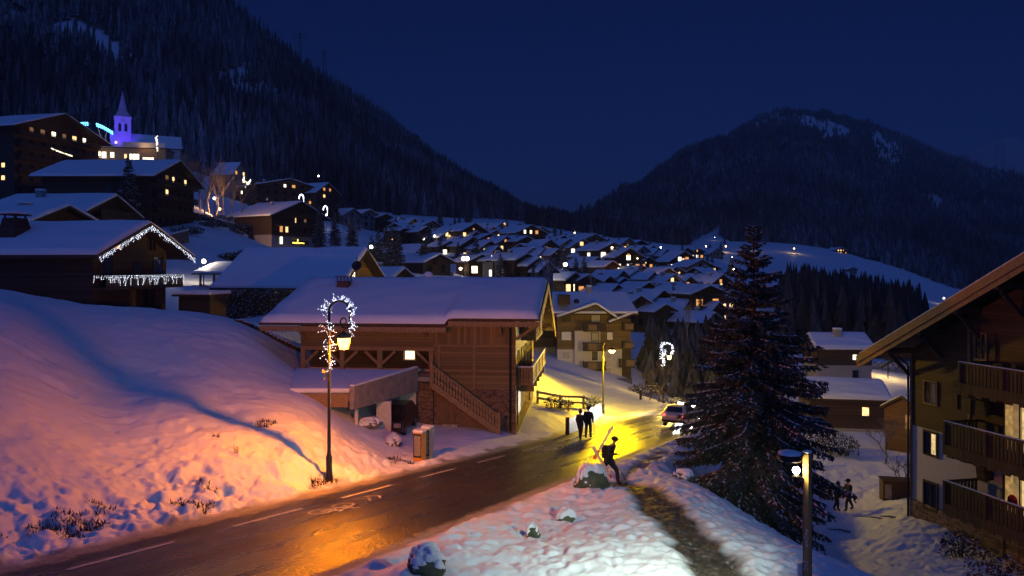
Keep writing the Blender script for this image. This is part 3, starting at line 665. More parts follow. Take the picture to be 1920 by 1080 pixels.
    # verge boards on the right gable, with rafters ends
    for (a, b) in (((-1.2, 6.45), (ry, rz-.12)), ((ry, rz-.12), (by, bz-.2))):
        m = MB(); m.hexa([(1.5, a[0], a[1]-.28), (1.58, a[0], a[1]-.28), (1.58, b[0], b[1]-.28), (1.5, b[0], b[1]-.28)], [(1.5, a[0], a[1]+.22), (1.58, a[0], a[1]+.22), (1.58, b[0], b[1]+.22), (1.5, b[0], b[1]+.22)])
        n = int((b[0]-a[0])/.3)
        for i in range(n):
            y = a[0]+(b[0]-a[0])*(i+.5)/n; z = a[1]+(b[1]-a[1])*(i+.5)/n-.28; m.prismx([(y-.13, z+.02), (y-.1, z-.08), (y, z-.14), (y+.1, z-.08), (y+.13, z+.02)], 1.51, 1.57)
        m.build('verge_board', BEAM, ro)
    for y, z in ((.3, 6.6), (3.2, 7.5), (6.4, 8.3), (9.5, 7.0), (12.3, 5.7)):
        m = MB(); m.beam((-.3, y, z-.25), (1.45, y, z-.25), .22, .26); m.build('purlin', BEAM, t)
        m = MB(); m.beam((0, y, z-1.15), (1.15, y, z-.36), .15, .18); m.build('bracket', BEAM, t)
    for u, z in ((-13.3, 5.8), (-5.5, 6.1), (-.9, 6.2)):
        m = MB(); m.beam((u, .05, z-.5), (u, -1.1, z+.38), .16, .2); m.build('bracket', BEAM, t)
    # balconies on the right gable
    def balc(y0, y1, z, out, closed=.75):
        m = MB(); m.box(.004, out, y0, y1, z, z+.16); b = m.build('balcony', BEAM, t)
        m = MB()
        m.box(out-.1, out, y0, y1, z+.98, z+1.1); m.box(.01, out-.1, y0, y0+.1, z+.98, z+1.1); m.box(out-.09, out-.01, y0+.1, y1, z+.3, z+.38); m.box(.01, out-.1, y0+.01, y0+.09, z+.3, z+.38)
        for i in range(int((y1-y0)/.17)):
            y = y0+.1+i*.17; m.box(out-.07, out-.03, y, y+.12, z+.162, z+.978)
        for i in range(int(out/.17)):
            x = .05+i*.17; m.box(x, x+.12, y0+.03, y0+.07, z+.162, z+.978)
        for y in np.linspace(y0+.05, y1-.05, 5): m.box(out-.13, out+.02, y-.06, y+.06, z-.1, z+1.102)
        m.build('railing', BEAM, b)
        m = MB(); m.box(.02, out+.02, y0-.02, y0+.12, z+1.104, z+1.17); m.box(out-.12, out+.02, y0+.12, y1, z+1.104, z+1.17); m.build('snow', SNOW, b)
    balc(.9, 12, 2.55, .95); balc(3.6, 9.2, 5.05, .95)
    for y in (2, 4.2, 6.4, 8.6, 10.8):
        m = MB(); m.box(.002, .03, y-.5, y+.5, 3.0, 4.6); m.build('window', GLASSD, t)
        m = MB(); m.box(.002, .06, y-.85, y-.55, 2.95, 4.65); m.build('shutter', BEAM, t)
        m = MB(); m.beam((.5, y, 2.0), (.5, y, 2.5), .9, .14); m.build('joist', BEAM, t)
    m = MB(); m.box(.002, .04, 1.0, 2.6, -.05, 2.15); m.build('door', METAL, t)
    m = MB(); m.box(.002, .05, 9.0, 10.2, .2, 1.9); m.build('door', BEAMD, t)
    # outside stair
    x0, z0, x1, z1 = -4.95, 3.0, -.95, .15; n = 15
    m = MB()
    for i in range(n):
        a = x0+(x1-x0)*i/n; b = x0+(x1-x0)*(i+1)/n; z = z0+(z1-z0)*(i+1)/n; m.box(a, b+.03, -1.15, -.06, z, z+.07)
    m.hexa([(x0, -1.22, z0-.42), (x1, -1.22, z1-.3), (x1, -1.16, z1-.3), (x0, -1.16, z0-.42)], [(x0, -1.22, z0+.02), (x1, -1.22, z1+.1), (x1, -1.16, z1+.1), (x0, -1.16, z0+.02)])
    st = m.build('staircase', BEAM, t)
    m = MB(); m.hexa([(x0, -1.25, z0+.95), (x1, -1.25, z1+.92), (x1, -1.13, z1+.92), (x0, -1.13, z0+.95)], [(x0, -1.25, z0+1.05), (x1, -1.25, z1+1.02), (x1, -1.13, z1+1.02), (x0, -1.13, z0+1.05)])
    for i in range(22):
        q = (i+.5)/22; x = x0+(x1-x0)*q; z = z0+(z1-z0)*q
        m.prism([(x-.05, z+.05), (x-.085, z+.3), (x-.03, z+.5), (x-.085, z+.72), (x-.05, z+.95), (x+.05, z+.95), (x+.085, z+.72), (x+.03, z+.5), (x+.085, z+.3), (x+.05, z+.05)], -1.205, -1.175)
    for x, z in ((x0, z0), (x1+.08, z1-.1)): m.box(x-.08, x+.08, -1.27, -1.11, z-.3, z+1.2)
    m.build('railing', BEAM, st)
    m = MB(); m.box(-6.2, xs+.1, -1.2, -.36, 3.0, 3.25); m.build('landing', CONC, t)
    m = MB(); m.box(-4.9, -1.6, -.03, -.004, -.3, 1.9); m.build('cellar_wall', plain('brown_render', (.2, .12, .07), .9), t)
    # chimney with its hood, and the dish and vent
    cx, cy = -12.25, 4.4; cz = 7.9
    m = MB(); b = .52; a = .36; m.hexa([(cx-b, cy-b, cz-.2), (cx+b, cy-b, cz-.2), (cx+b, cy+b, cz-.2), (cx-b, cy+b, cz-.2)], [(cx-a, cy-a, cz+.95), (cx+a, cy-a, cz+.95), (cx+a, cy+a, cz+.95), (cx-a, cy+a, cz+.95)])
    m.box(cx-.46, cx+.46, cy-.46, cy+.46, cz+.954, cz+1.0); m.box(cx-.5, cx+.5, cy-.5, cy+.5, cz+1.3, cz+1.35)
    for q in (-.36, -.12, .12, .36): m.box(cx+q-.03, cx+q+.03, cy-.4, cy-.34, cz+1.0, cz+1.3); m.box(cx+q-.03, cx+q+.03, cy+.34, cy+.4, cz+1.0, cz+1.3)
    m.build('chimney', plain('chimney_copper', (.1, .045, .03), .7), t)
    m = MB(); m.lathe([(0, -.03), (.28, -.02), (.36, .06), (.3, .07), (0, .02)], (0, 0, 0), 16)
    m2 = MB(Matrix.Translation((cx+.05, cy+2.6, cz+2.05)) @ Matrix.Rotation(R(70), 4, 'X') @ Matrix.Scale(1, 4)); m2.v = []; m2.lathe([(.01, -.03), (.28, -.02), (.36, .06), (.3, .07), (.01, .02)], (0, 0, 0), 16)
    m2.M = None; m2.tube([(cx+.05, cy+2.6, cz+.3), (cx+.05, cy+2.6, cz+2.7)], .03, 6); m2.build('satellite_dish', METAL, t)
    m = MB(); m.lathe([(.25, -.1), (.25, .25), (.32, .3), (.32, .4), (.2, .55), (.02, .6)], (-6.9, 6.6, 8.95), 10); m.build('vent', SNOW, t)
main_chalet()
# ------------------------------------------------------------------ carport with the snowed deck
CPt = thing('carport', 'concrete carport with snow covered deck and white pillar left of the timber chalet', 'carport', P(720, 805, 43.3))
def carport():
    t = CPt; o = t.location
    def W(u, v, d): return P(u, v, d)-o
    a = P(660, 725, 39.3)-o; b = P(780, 690, 46.6)-o; zt = -6.1-o.z; zb = -7.5-o.z
    dr = Vector((b.x-a.x, b.y-a.y, 0)).normalized(); nr = Vector((dr.y, -dr.x, 0))*.14
    def q(p, z): return [(p.x-nr.x, p.y-nr.y, z), (p.x+nr.x, p.y+nr.y, z)]
    m = MB(); bt = [q(a, zb+.25)[0], q(a, zb+.25)[1], q(b, zb)[1], q(b, zb)[0]]; m.hexa(bt, [(p[0], p[1], zt) for p in bt]); pa = m.build('parapet', CONC, t)
    m = MB(); bt = [(p[0], p[1], zt+.003) for p in bt]; m.hexa(bt, [(p[0], p[1], zt+.1) for p in bt]); m.build('snow', SNOW, pa, bevel=.03)
    lw = -3.6
    m = MB(); c = [(a.x+lw*.9, a.y+.1, 0), (a.x-nr.x-.01, a.y+.1, 0), (b.x-nr.x-.01, b.y, 0), (b.x-7.5, b.y+.8, 0)]
    m.hexa([(x, y, -6.85-o.z) for x, y, _ in c], [(x, y, -6.45-o.z) for x, y, _ in c]); de = m.build('deck', CONC, t)
    m = MB(); m.hexa([(x, y, -6.447-o.z) for x, y, _ in c], [(x, y, -6.2-o.z) for x, y, _ in c]); m.build('snow', SNOW, de, bevel=.09)
    m = MB(); m.box(a.x+lw*.9, a.x-.2, a.y-.0, a.y+.09, -7.15-o.z, -6.5-o.z); m.build('fascia', BEAM, t)
    # pillars stand under the parapet
    for u, d0, w_ in ((720, 42.6, .8), (669, 40.2, .16)):
        p = P(u, 805, d0)-o; m = MB(); m.box(p.x-w_/2, p.x+w_/2, p.y-.12, p.y+.12, -1.6, -7.4-o.z); m.build('pillar', PLASTER, t)
    p = P(767, 760, 46.7)-o; m = MB(); m.box(p.x-.55, p.x+.42, p.y-.1, p.y+.1, -1.4, zb); m.build('end_wall', PLASTER, t)
carport()
# ------------------------------------------------------------------ the chalet on the right
RC = thing('chalet', 'large dark chalet with white lower storey and three balconies above the snowy garden', 'chalet', P(1710, 965, 42), math.atan2(-.975, .22))
def right_chalet():
    t = RC; D = 12
    m = MB(); m.box(-.08, 18.08, -.08, D, -4, .9); m.build('stone_base', STONE, t)
    m = MB(); m.box(0, 18, 0, D, .9, 4.9); m.build('lower_wall', PLASTER, t)
    e0 = 8.55; k = .512
    m = MB(); m.prism([(0, 4.9), (18, 4.9), (18, e0+.5), (9, e0+9*k+.5), (0, e0+.5)], -.03, D); m.build('wall', wood('old_dark_boards', (.075, .042, .02)), t)
    m = MB(); m.box(3.85, 4.0, -.07, -.033, 5.0, 10.4); m.box(-.05, .07, -.09, -.033, .95, 8.5); m.build('corner_board', BEAM, t)
    m = MB(); slab(m, -1.55, D+1, -2.45, e0-.25-2.45*k+1.15, 9, e0+9*k+.9, .2); slab(m, -1.55, D+1, 20.45, e0-.25-2.45*k+1.15, 9, e0+9*k+.9, .2); ro = m.build('roof', BEAMD, t)
    m = MB(); slab(m, -1.5, D+.9, -2.35, e0-.25-2.35*k+1.15, 9, e0+9*k+.9, .14, .204); slab(m, -1.5, D+.9, 20.35, e0-.25-2.35*k+1.15, 9, e0+9*k+.9, .14, .204); m.build('snow', SNOW, ro)
    for dy, dz0, hh in ((-1.63, -.22, .44), (-1.57, -.50, .27)):
        m = MB()
        for s_ in (0, 1):
            xa, xb = (-2.47, 9) if not s_ else (20.47, 9)
            za = e0-.25-2.47*k+1.15; zb = e0+9*k+.9
            m.hexa([(xa, dy, za+dz0), (xb, dy, zb+dz0), (xb, dy+.05, zb+dz0), (xa, dy+.05, za+dz0)], [(xa, dy, za+dz0+hh), (xb, dy, zb+dz0+hh), (xb, dy+.05, zb+dz0+hh), (xa, dy+.05, za+dz0+hh)])
        m.build('verge_board', plain('pale_verge_wood', (.34, .2, .085), .75) if dz0 > -.3 else MATS['pale_verge_wood'], ro)
    for x in (-.15, 2.2, 4.6, 7):
        z = e0+x*k+.6
        m = MB(); m.box(x-.13, x+.13, -1.5, -.035, z-.3, z-.02); m.build('purlin', BEAMD, t)
        m = MB(); m.beam((x, -.05, z-1.5), (x, -1.25, z-.35), .14, .18); m.build('bracket', BEAMD, t)
    m = MB(); m.tube([(-.15, -.12, -.5), (-.15, -.12, 8.1), (-.6, -.3, 8.5), (-2.1, -.3, 7.75)], .06); m.build('downpipe', METAL, t)
    def win(x, z, w_, h_, mat, cur=None, fm=BEAMD):
        m = MB(); m.box(x, x+w_, -.045, -.034, z, z+h_); o = m.build('window', mat, t)
        m = MB(); f = .09
        m.box(x-f, x, -.1, -.031, z-f, z+h_+f); m.box(x+w_, x+w_+f, -.1, -.031, z-f, z+h_+f); m.box(x, x+w_, -.1, -.031, z+h_, z+h_+f); m.box(x, x+w_, -.1, -.031, z-f, z); m.box(x+w_*.52, x+w_*.52+.05, -.08, -.046, z, z+h_); m.build('frame', fm, o)
        if cur:
            for a, b, cm in cur:
                m = MB(); n = 6
                for i in range(n): m.box(x+w_*(a+(b-a)*i/n), x+w_*(a+(b-a)*(i+.75)/n), -.06-.01*(i % 2), -.047, z+.05, z+h_-.04)
                m.build('curtain', cm, o)
        return o
    CURT = glow('lit_curtain', (1, .6, .2), .45, .5, 4); CURTD = plain('dim_curtain', (.5, .42, .3), .9)
    win(.98, .75, .85, 1.35, GLASSD)
    win(.98, 3.6, .85, 1.15, GLASSD, [(.56, .92, glow('bright_curtain', (1, .72, .32), .9, .5, 4))])
    win(1.0, 6.3, .8, 1.1, GLASSD, [(.6, .9, CURTD)], BEAM)
    win(4.35, 9.0, .6, 1.2, GLASSD, None, BEAM)
    for x, z in ((5.2, 9.0), (2.9, 6.4), (3.75, 6.3)):
        m = MB(); m.box(x, x+.34, -.09, -.033, z-.1, z+1.3); m.build('shutter', WOODDV, t)
    for z, hh in ((4.98, 2.25), (2.12, 2.3), (-.5, 2.1)):
        o = win(6.05, z, 1.5, hh, glow('lit_room', (1, .66, .26), .28, .5, 1.2) if z == 4.98 else MATS['lit_room'], [(.02, .3, CURT), (.62, .95, MATS['bright_curtain'])])
    m = MB(); m.ball((6.75, -.35, 2.75), .28, 10, 6, (1, .4, 1.1)); m.build('cushion', plain('crimson_cloth', (.5, .03, .04), .9), t)
    def balc(x0, x1, z, rail, side=True):
        dp = 2.0
        m = MB(); m.box(x0, x1, -dp, -.034, z, z+.16); b = m.build('balcony', WOODD, t)
        m = MB(); m.box(x0, x1, -dp-.03, -dp+.09, z+rail, z+rail+.1); m.box(x0-.03, x0+.09, -dp+.09, -.036, z+rail, z+rail+.1)
        n = int((x1-x0)/.2)
        for i in range(n): x = x0+.03+i*.2; m.box(x, x+.15, -dp+.0, -dp+.04, z+.17, z+rail-.005)
        for i in range(9): y = -dp+.12+i*.2; m.box(x0+.01, x0+.05, y, y+.13, z+.17, z+rail-.005)
        # apron with a cut-out lower edge
        for i in range(n): x = x0+i*.2; q = .28+.1*(i % 4 in (1, 2)); m.box(x+.005, x+.195, -dp-.055, -dp-.004, z-q, z+.2)
        for x in np.arange(x0+.05, x1, 2.4): m.box(x-.07, x+.07, -dp-.06, -dp+.08, z-.3, z+rail+.103)
        m.build('railing', WOODDV, b)
        m = MB(); m.box(x0, x1, -dp-.02, -dp+.08, z+rail+.106, z+rail+.14); m.build('snow', SNOW, b)
    balc(5.4, 13, 7.85, 1.05); balc(4.5, 13, 4.75, 1.2); balc(4.5, 13, 1.95, 1.15)
    for z in (4.75, 7.85):
        m = MB(); m.prismx([(-1.9, z-.02), (-.034, z-.02), (-.034, z-1.4), (-.5, z-1.5), (-.6, z-.8), (-1.9, z-.4)], 4.9, 5.4); m.build('bracket', WOODD, t)
right_chalet()
# ------------------------------------------------------------------ the apartment block below the road
AB = thing('apartment_block', 'four storey block of white plaster and brown timber with balconies behind the street lamp', 'apartment building', P(1045, 712, 110))
def apartments():
    t = AB; s_ = 110/F
    X = lambda u: (u-1045)*s_
    Z = lambda v: (712-v)*s_
    w = 138*s_
    m = MB(); m.box(0, w, 0, 11, -4, Z(655)); m.build('lower_wall', PLASTER, t)
    m = MB(); m.box(0, w, 0, 11, Z(655), Z(598)); m.prism([(0, Z(598)), (X(1150), Z(598)), (X(1116), Z(573))], 0, 5); m.build('wall', WOOD, t)
    m = MB(); m.box(X(1077), X(1125), -.5, -.004, -4, Z(620)); m.build('stair_tower', PLASTER, t)
    m = MB(); m.box(X(1090), X(1135), -.6, -.504, Z(606), Z(598)); m.build('tower_cap', WOODD, t) if 0 else None
    # roof: long ridge across, a low gable towards the road
    ry = 6.5; rz = Z(556)+.0; ez = Z(590)
    m = MB()
    a = [(-.9, -1.2, ez), (w+.9, -1.2, ez), (w+.2, ry, rz), (-.4, ry, rz)]; m.hexa(a, [(p[0], p[1], p[2]+.2) for p in a])
    a = [(-.4, ry, rz), (w+.2, ry, rz), (w+.9, 13, ez), (-.9, 13, ez)]; m.hexa(a, [(p[0], p[1], p[2]+.2) for p in a])
    xa, xp, xb = X(1043), X(1116), X(1154)
    for x0, z0, x1, z1 in ((xa, Z(596), xp, Z(572)), (xp, Z(572), xb, Z(597))): slab(m, -1.6, 4, x0, z0, x1, z1, .2, -.05)
    slab(m, -1.3, 4, X(1140), Z(606), X(1187), Z(588), .2, -.05)
    ro = m.build('roof', BEAMD, t)
    m = MB()
    a = [(-.85, -1.1, ez+.205), (w+.85, -1.1, ez+.205), (w+.15, ry, rz+.205), (-.35, ry, rz+.205)]; m.hexa(a, [(p[0], p[1], p[2]+.32) for p in a])
    a = [(-.35, ry, rz+.205), (w+.15, ry, rz+.205), (w+.85, 13, ez+.205), (-.85, 13, ez+.205)]; m.hexa(a, [(p[0], p[1], p[2]+.32) for p in a])
    for x0, z0, x1, z1 in ((xa, Z(596), xp, Z(572)), (xp, Z(572), xb, Z(597))): slab(m, -1.55, 4, x0, z0, x1, z1, .36, .154)
    slab(m, -1.25, 4, X(1140), Z(606), X(1187), Z(588), .34, .154)
    m.build('snow', SNOW, ro, bevel=.08)
    m = MB(); m.box(X(1108), X(1117), 6, 7, rz, rz+1.2); c = m.build('chimney', PLASTERG, t); m = MB(); m.box(X(1107), X(1118), 5.9, 7.1, rz+1.204, rz+1.5); m.build('snow', SNOW, c, bevel=.08)
    m = MB(); m.box(X(1047), X(1068), -1.15, 2, Z(570), Z(553)); m.build('dormer', WOODD, t)
    for u, dz in ((1083, 0), (1065, 3)):
        m = MB(Matrix.Translation((X(u), 2, Z(567-dz))) @ Matrix.Rotation(R(70), 4, 'X')); m.lathe([(.01, -.04), (.3, -.02), (.42, .08), (.35, .09), (.01, .03)], (0, 0, 0), 12); m.M = None; m.tube([(X(u), 2.1, Z(580)), (X(u), 2.1, Z(566))], .04, 6); m.build('satellite_dish', METAL, t)
    # windows, each with its blind
    BLIND = plain('pale_blind', (.5, .47, .42), .8, var=.08)
    for u0, u1, v0, v1, y, mt in ((1053, 1071, 622, 638, 0, WHITE), (1054, 1069, 592, 602, 0, GLASSD), (1054, 1069, 659, 673, 0, BLIND), (1054, 1069, 693, 704, 0, BLIND), (1109, 1125, 590, 604, 0, BLIND), (1109, 1121, 624, 638, -.5, BLIND), (1138, 1149, 623, 637, 0, WHITE), (1109, 1120, 658, 675, -.5, GLASSD), (1138, 1146, 690, 702, 0, BLIND), (1111, 1119, 693, 711, -.5, BLIND), (1138, 1146, 659, 672, 0, BLIND)):
        m = MB(); m.box(X(u0), X(u1), y-.06, y-.008, Z(v1), Z(v0)); o = m.build('window', mt, t)
        m = MB(); f = .1; m.box(X(u0)-f, X(u0), y-.1, y-.006, Z(v1)-f, Z(v0)+f); m.box(X(u1), X(u1)+f, y-.1, y-.006, Z(v1)-f, Z(v0)+f); m.box(X(u0), X(u1), y-.1, y-.006, Z(v0), Z(v0)+f); m.box(X(u0), X(u1), y-.1, y-.006, Z(v1)-f, Z(v1)); m.build('frame', WHITE if v0 > 640 else BEAMD, o)
    def balc(u0, u1, v0, v1, y0, pale):
        m = MB(); m.box(X(u0), X(u1), y0-1.3, y0-.006, Z(v1), Z(v1)+.15); b = m.build('balcony', WOODD, t)
        m = MB(); n = int((u1-u0)*s_/.2); h = Z(v0)-Z(v1)
        m.box(X(u0), X(u1), y0-1.33, y0-1.22, Z(v0)-.1, Z(v0)); m.box(X(u0), X(u0)+.05, y0-1.21, y0-.01, Z(v1)+.16, Z(v0)-.02)
        for i in range(n): x = X(u0)+i*.2; m.box(x, x+.16, y0-1.29, y0-1.25, Z(v1)+.155, Z(v0)-.105)
        m.build('railing', WOODDV, b)
        m = MB()
        for i in range(6): x = X(pale)+i*.2; m.box(x, x+.15, y0-1.315, y0-1.292, Z(v1)+.2, Z(v0)-.15)
        m.build('pale_slats', BEAM, b)
    for a in ((1092, 1135, 605, 620, -.5, 1101), (1092, 1135, 640, 656, -.5, 1101), (1092, 1135, 675, 692, -.5, 1101), (1166, 1187, 604, 619, 0, 1170), (1166, 1187, 639, 653, 0, 1170), (1160, 1187, 671, 687, 0, 1172)): balc(*a)
    m = MB(); m.box(X(1166), w+.02, -.03, -.004, -3, Z(655)); m.build('timber_bay', WOODD, t)
    # wing on the left and the terrace fence
    m = MB(); m.box(X(998), -.01, 4, 12, -3, Z(655)); m.build('wing_lower_wall', PLASTERG, t)
    m = MB(); m.box(X(998), -.01, 4, 12, Z(655), Z(600)); m.build('wing_wall', WOODD, t)
    m = MB(); m.box(X(1000), X(1041), 2.8, 3.99, Z(655), Z(636)); m.build('wing_balcony', WOODD, t)
    m = MB(); a = [(X(992), 2.5, Z(596)), (-.95, 2.5, Z(596)), (-.95, 12.5, Z(560)), (X(1010), 12.5, Z(560))]; m.hexa(a, [(p[0], p[1], p[2]+.2) for p in a]); wr = m.build('wing_roof', BEAMD, t)
    m = MB(); m.hexa([(p[0], p[1], p[2]+.204) for p in a], [(p[0], p[1], p[2]+.5) for p in a]); m.build('snow', SNOW, wr)
    m = MB(); m.box(X(1007), X(1028), 3.93, 3.996, Z(686), Z(660)); m.build('window', BLIND, t)
    m = MB(); m.box(X(1108), X(1178), -3.2, -.62, -3, Z(716)); tr = m.build('terrace', CONC, t)
    m = MB(); m.box(X(1108), X(1178), -3.25, -3.15, Z(716)+.85, Z(716)+.95)
    for i in range(27): x = X(1108)+i*.2; m.box(x, x+.15, -3.22, -3.18, Z(716), Z(716)+.85)
    m.build('railing', WOODDV, tr)
apartments()
# ------------------------------------------------------------------ lamps
def point(name, loc, color, power, rad, parent):
    l = bpy.data.lights.new(name, 'POINT'); l.energy = power; l.color = color; l.shadow_soft_size = rad
    o = bpy.data.objects.new(name, l); COL.objects.link(o); o.location = loc; o.parent = parent; return o
def spray(stem, bulbs, c, r, n, rnd, dirs=None, br=.016):
    for k in range(n):
        if dirs is None: d = Vector((rnd.uniform(-1, 1), rnd.uniform(-1, 1), rnd.uniform(-.8, .8))).normalized()
        else: d = (dirs+Vector((rnd.uniform(-1, 1), rnd.uniform(-1, 1), rnd.uniform(-1, 1)))*.7).normalized()
        e = c+d*r*rnd.uniform(.5, 1); stem.beam(c, e, .008, .008)
        for q in (.35, .55, .75, .95, 1.0):
            if rnd.random() < .75: p = c.lerp(e, q)+Vector((rnd.uniform(-1, 1), rnd.uniform(-1, 1), rnd.uniform(-1, 1)))*.015; bulbs.octa(p, br*rnd.uniform(.8, 1.3))
def crook_lamp(name, label, loc, rz, h, color, power, seed, glassc, strength, br=.0115, group='street lamps with a curled arm and lights wound round it'):
    t = thing(name, label, 'street lamp', loc, rz, group); rnd = random.Random(seed); k = h/6.8
    m = MB(); m.lathe([(.16, -.6), (.16, .1), (.12, .2), (.12, .85), (.085, .95), (.07, 1.1), (.055, 3.5), (.05, 6.45*k)], n=12); m.build('pole', METAL, t, smooth=True)
    z0 = 6.45*k; pts = []
    for i in range(19):        # the crook
        a = math.pi-math.pi*1.12*i/18; pts.append(Vector((.55+.55*math.cos(a), 0, z0+.42*math.sin(a)*1.0)))
    c2 = Vector((.78, 0, z0-.36)); p0 = pts[-1]
    for i in range(1, 30):     # and its inward scroll
        a = .35-2*math.pi*1.15*i/29; r = .3*(1-.75*i/29); pts.append(Vector((c2.x+r*math.cos(a), 0, c2.z+r*math.sin(a))))
    m = MB(); m.tube(pts, [.04]*20+[.04-.02*i/28 for i in range(28)], 8); m.build('arm', METAL, t, smooth=True)
    lx = .76; lz = z0-.72
    m = MB(); m.tube([(lx, 0, z0-.64), (lx, 0, lz-.02)], .018, 6); m.lathe([(.02, .02), (.06, 0), (.08, -.06), (.19, -.1), (.30, -.2), (.30, -.24)], (lx, 0, lz), 6)
    for i in range(6):
        a = 2*math.pi*i/6; m.beam((lx+.27*math.cos(a), .27*math.sin(a), lz-.24), (lx+.17*math.cos(a), .17*math.sin(a), lz-.68), .010, .010)
    [m.beam((lx+.17*math.cos(2*math.pi*i/6), .17*math.sin(2*math.pi*i/6), lz-.68), (lx+.17*math.cos(2*math.pi*(i+1)/6), .17*math.sin(2*math.pi*(i+1)/6), lz-.68), .02, .02) for i in range(6)]; m.beam((lx-.17, 0, lz-.68), (lx+.17, 0, lz-.68), .012, .012); m.lathe([(.012, -.68), (.03, -.74), (.012, -.8), (.004, -.86)], (lx, 0, lz), 6); ln = m.build('lantern', METAL, t)
    m = MB(); m.lathe([(.255, -.245), (.16, -.675)], (lx, 0, lz), 6); m.build('glass', glassc, ln)
    point('lamp', (lx, 0, lz-.45), color, power*.95, .06, t)
    l = bpy.data.lights.new('lamp_reflector', 'SPOT'); l.energy = power*.42; l.color = color; l.spot_size = R(172); l.spot_blend = 1; l.shadow_soft_size = .06
    o = bpy.data.objects.new('lamp_reflector', l); COL.objects.link(o); o.parent = t; o.location = (lx, 0, lz-.4)
    st, bu = MB(), MB()
    for i in range(26):
        p = pts[min(len(pts)-1, int(i*.94))]+Vector((rnd.uniform(-.05, .05), rnd.uniform(-.06, .06), rnd.uniform(-.05, .05)))
        spray(st, bu, p, (.22 if 6 < i < 20 else .42), 3, rnd, (p-Vector((.55, 0, z0-.05))).normalized()+Vector((0, rnd.uniform(-1, 1), 0)), br)
    for z, n in ((z0-.35, 8), (z0-.7, 9), (z0-.95, 10), (z0-1.3, 7), (z0-1.5, 7), (z0-1.9, 7), (z0-2.1, 5)): spray(st, bu, Vector((0, 0, z)), .45, n, rnd, None, br)
    for i in range(12): z = z0-1.0-.1*i; a = i*1.9; bu.octa((.07*math.cos(a), .07*math.sin(a), z), br)
    g = st.build('light_garland', METAL, t); o = bu.build('bulbs', BULBW, g); o['kind'] = 'stuff'
    m = MB(); c = Vector((-.07, -.06, z0-2.3))
    for s_ in (-1, 1):
        m.add([c, c+Vector((s_*.17, -.03, .1)), c+Vector((s_*.2, -.06, -.03)), c+Vector((s_*.05, -.02, -.05))], [(0, 1, 2, 3)]); m.add([c, c+Vector((s_*.06, -.03, -.32)), c+Vector((s_*.13, -.04, -.3)), c+Vector((s_*.05, -.01, 0))], [(0, 1, 2, 3)])
    m.ball(c, .045, 8, 5); m.build('bow', plain('gold_ribbon', (.6, .42, .1), .4) if 'gold_ribbon' not in MATS else MATS['gold_ribbon'], t)
    return t
ORANGE = lampglass('orange_lantern_glass', (1, .56, .14), 8, .55)
YGLASS = lampglass('yellow_lantern_glass', (1, .72, .16), 26, .4)
p = G(617, 877, 29.5)
crook_lamp('street_lamp', 'black street lamp with lit orange lantern and white light garland on the snowy bank', p, R(-31), 6.75, (1, .235, .0), 5700, 5, ORANGE, 1)
p = P(1243, 756, 92); p.z = gz(p.x, p.y)
crook_lamp('street_lamp', 'far street lamp with white light garland standing beside the bare roadside tree', p, R(-28), 7.0, (1, .6, .08), 7000, 6, YGLASS, 1, br=.022)
def gooseneck(label, u, v, d, h, color, power):
    p = G(u, v, d); t = thing('street_lamp', label, 'street lamp', p, R(-12))
    m = MB(); m.lathe([(.13, -.6), (.13, 1.0), (.07, 1.1), (.05, h-.3)], n=10); m.build('pole', METAL, t, smooth=True)
    m = MB(); pts = [(0, 0, h-.35)]+[(.36-.36*math.cos(a), 0, h-.3+.42*math.sin(a)) for a in np.linspace(.1, math.pi*.97, 12)]; m.tube(pts, .03, 8); m.build('arm', METAL, t, smooth=True)
    x = .72; z = h-.42
    m = MB(); m.lathe([(.04, .12), (.1, .08), (.3, -.06), (.32, -.1)], (x, 0, z), 12); hd = m.build('lamp_head', METAL, t)
    m = MB(); m.ball((x, 0, z-.16), .25, 12, 8, (1, 1, .8)); m.build('globe', YGLASS, hd, smooth=True)
    point('lamp', (x, 0, z-.2), color, power, .3, t)
gooseneck('tall black street lamp with glowing yellow globe beside the picket fence and the road', 1131, 783, 64, 6.0, (1, .61, .0), 17000)
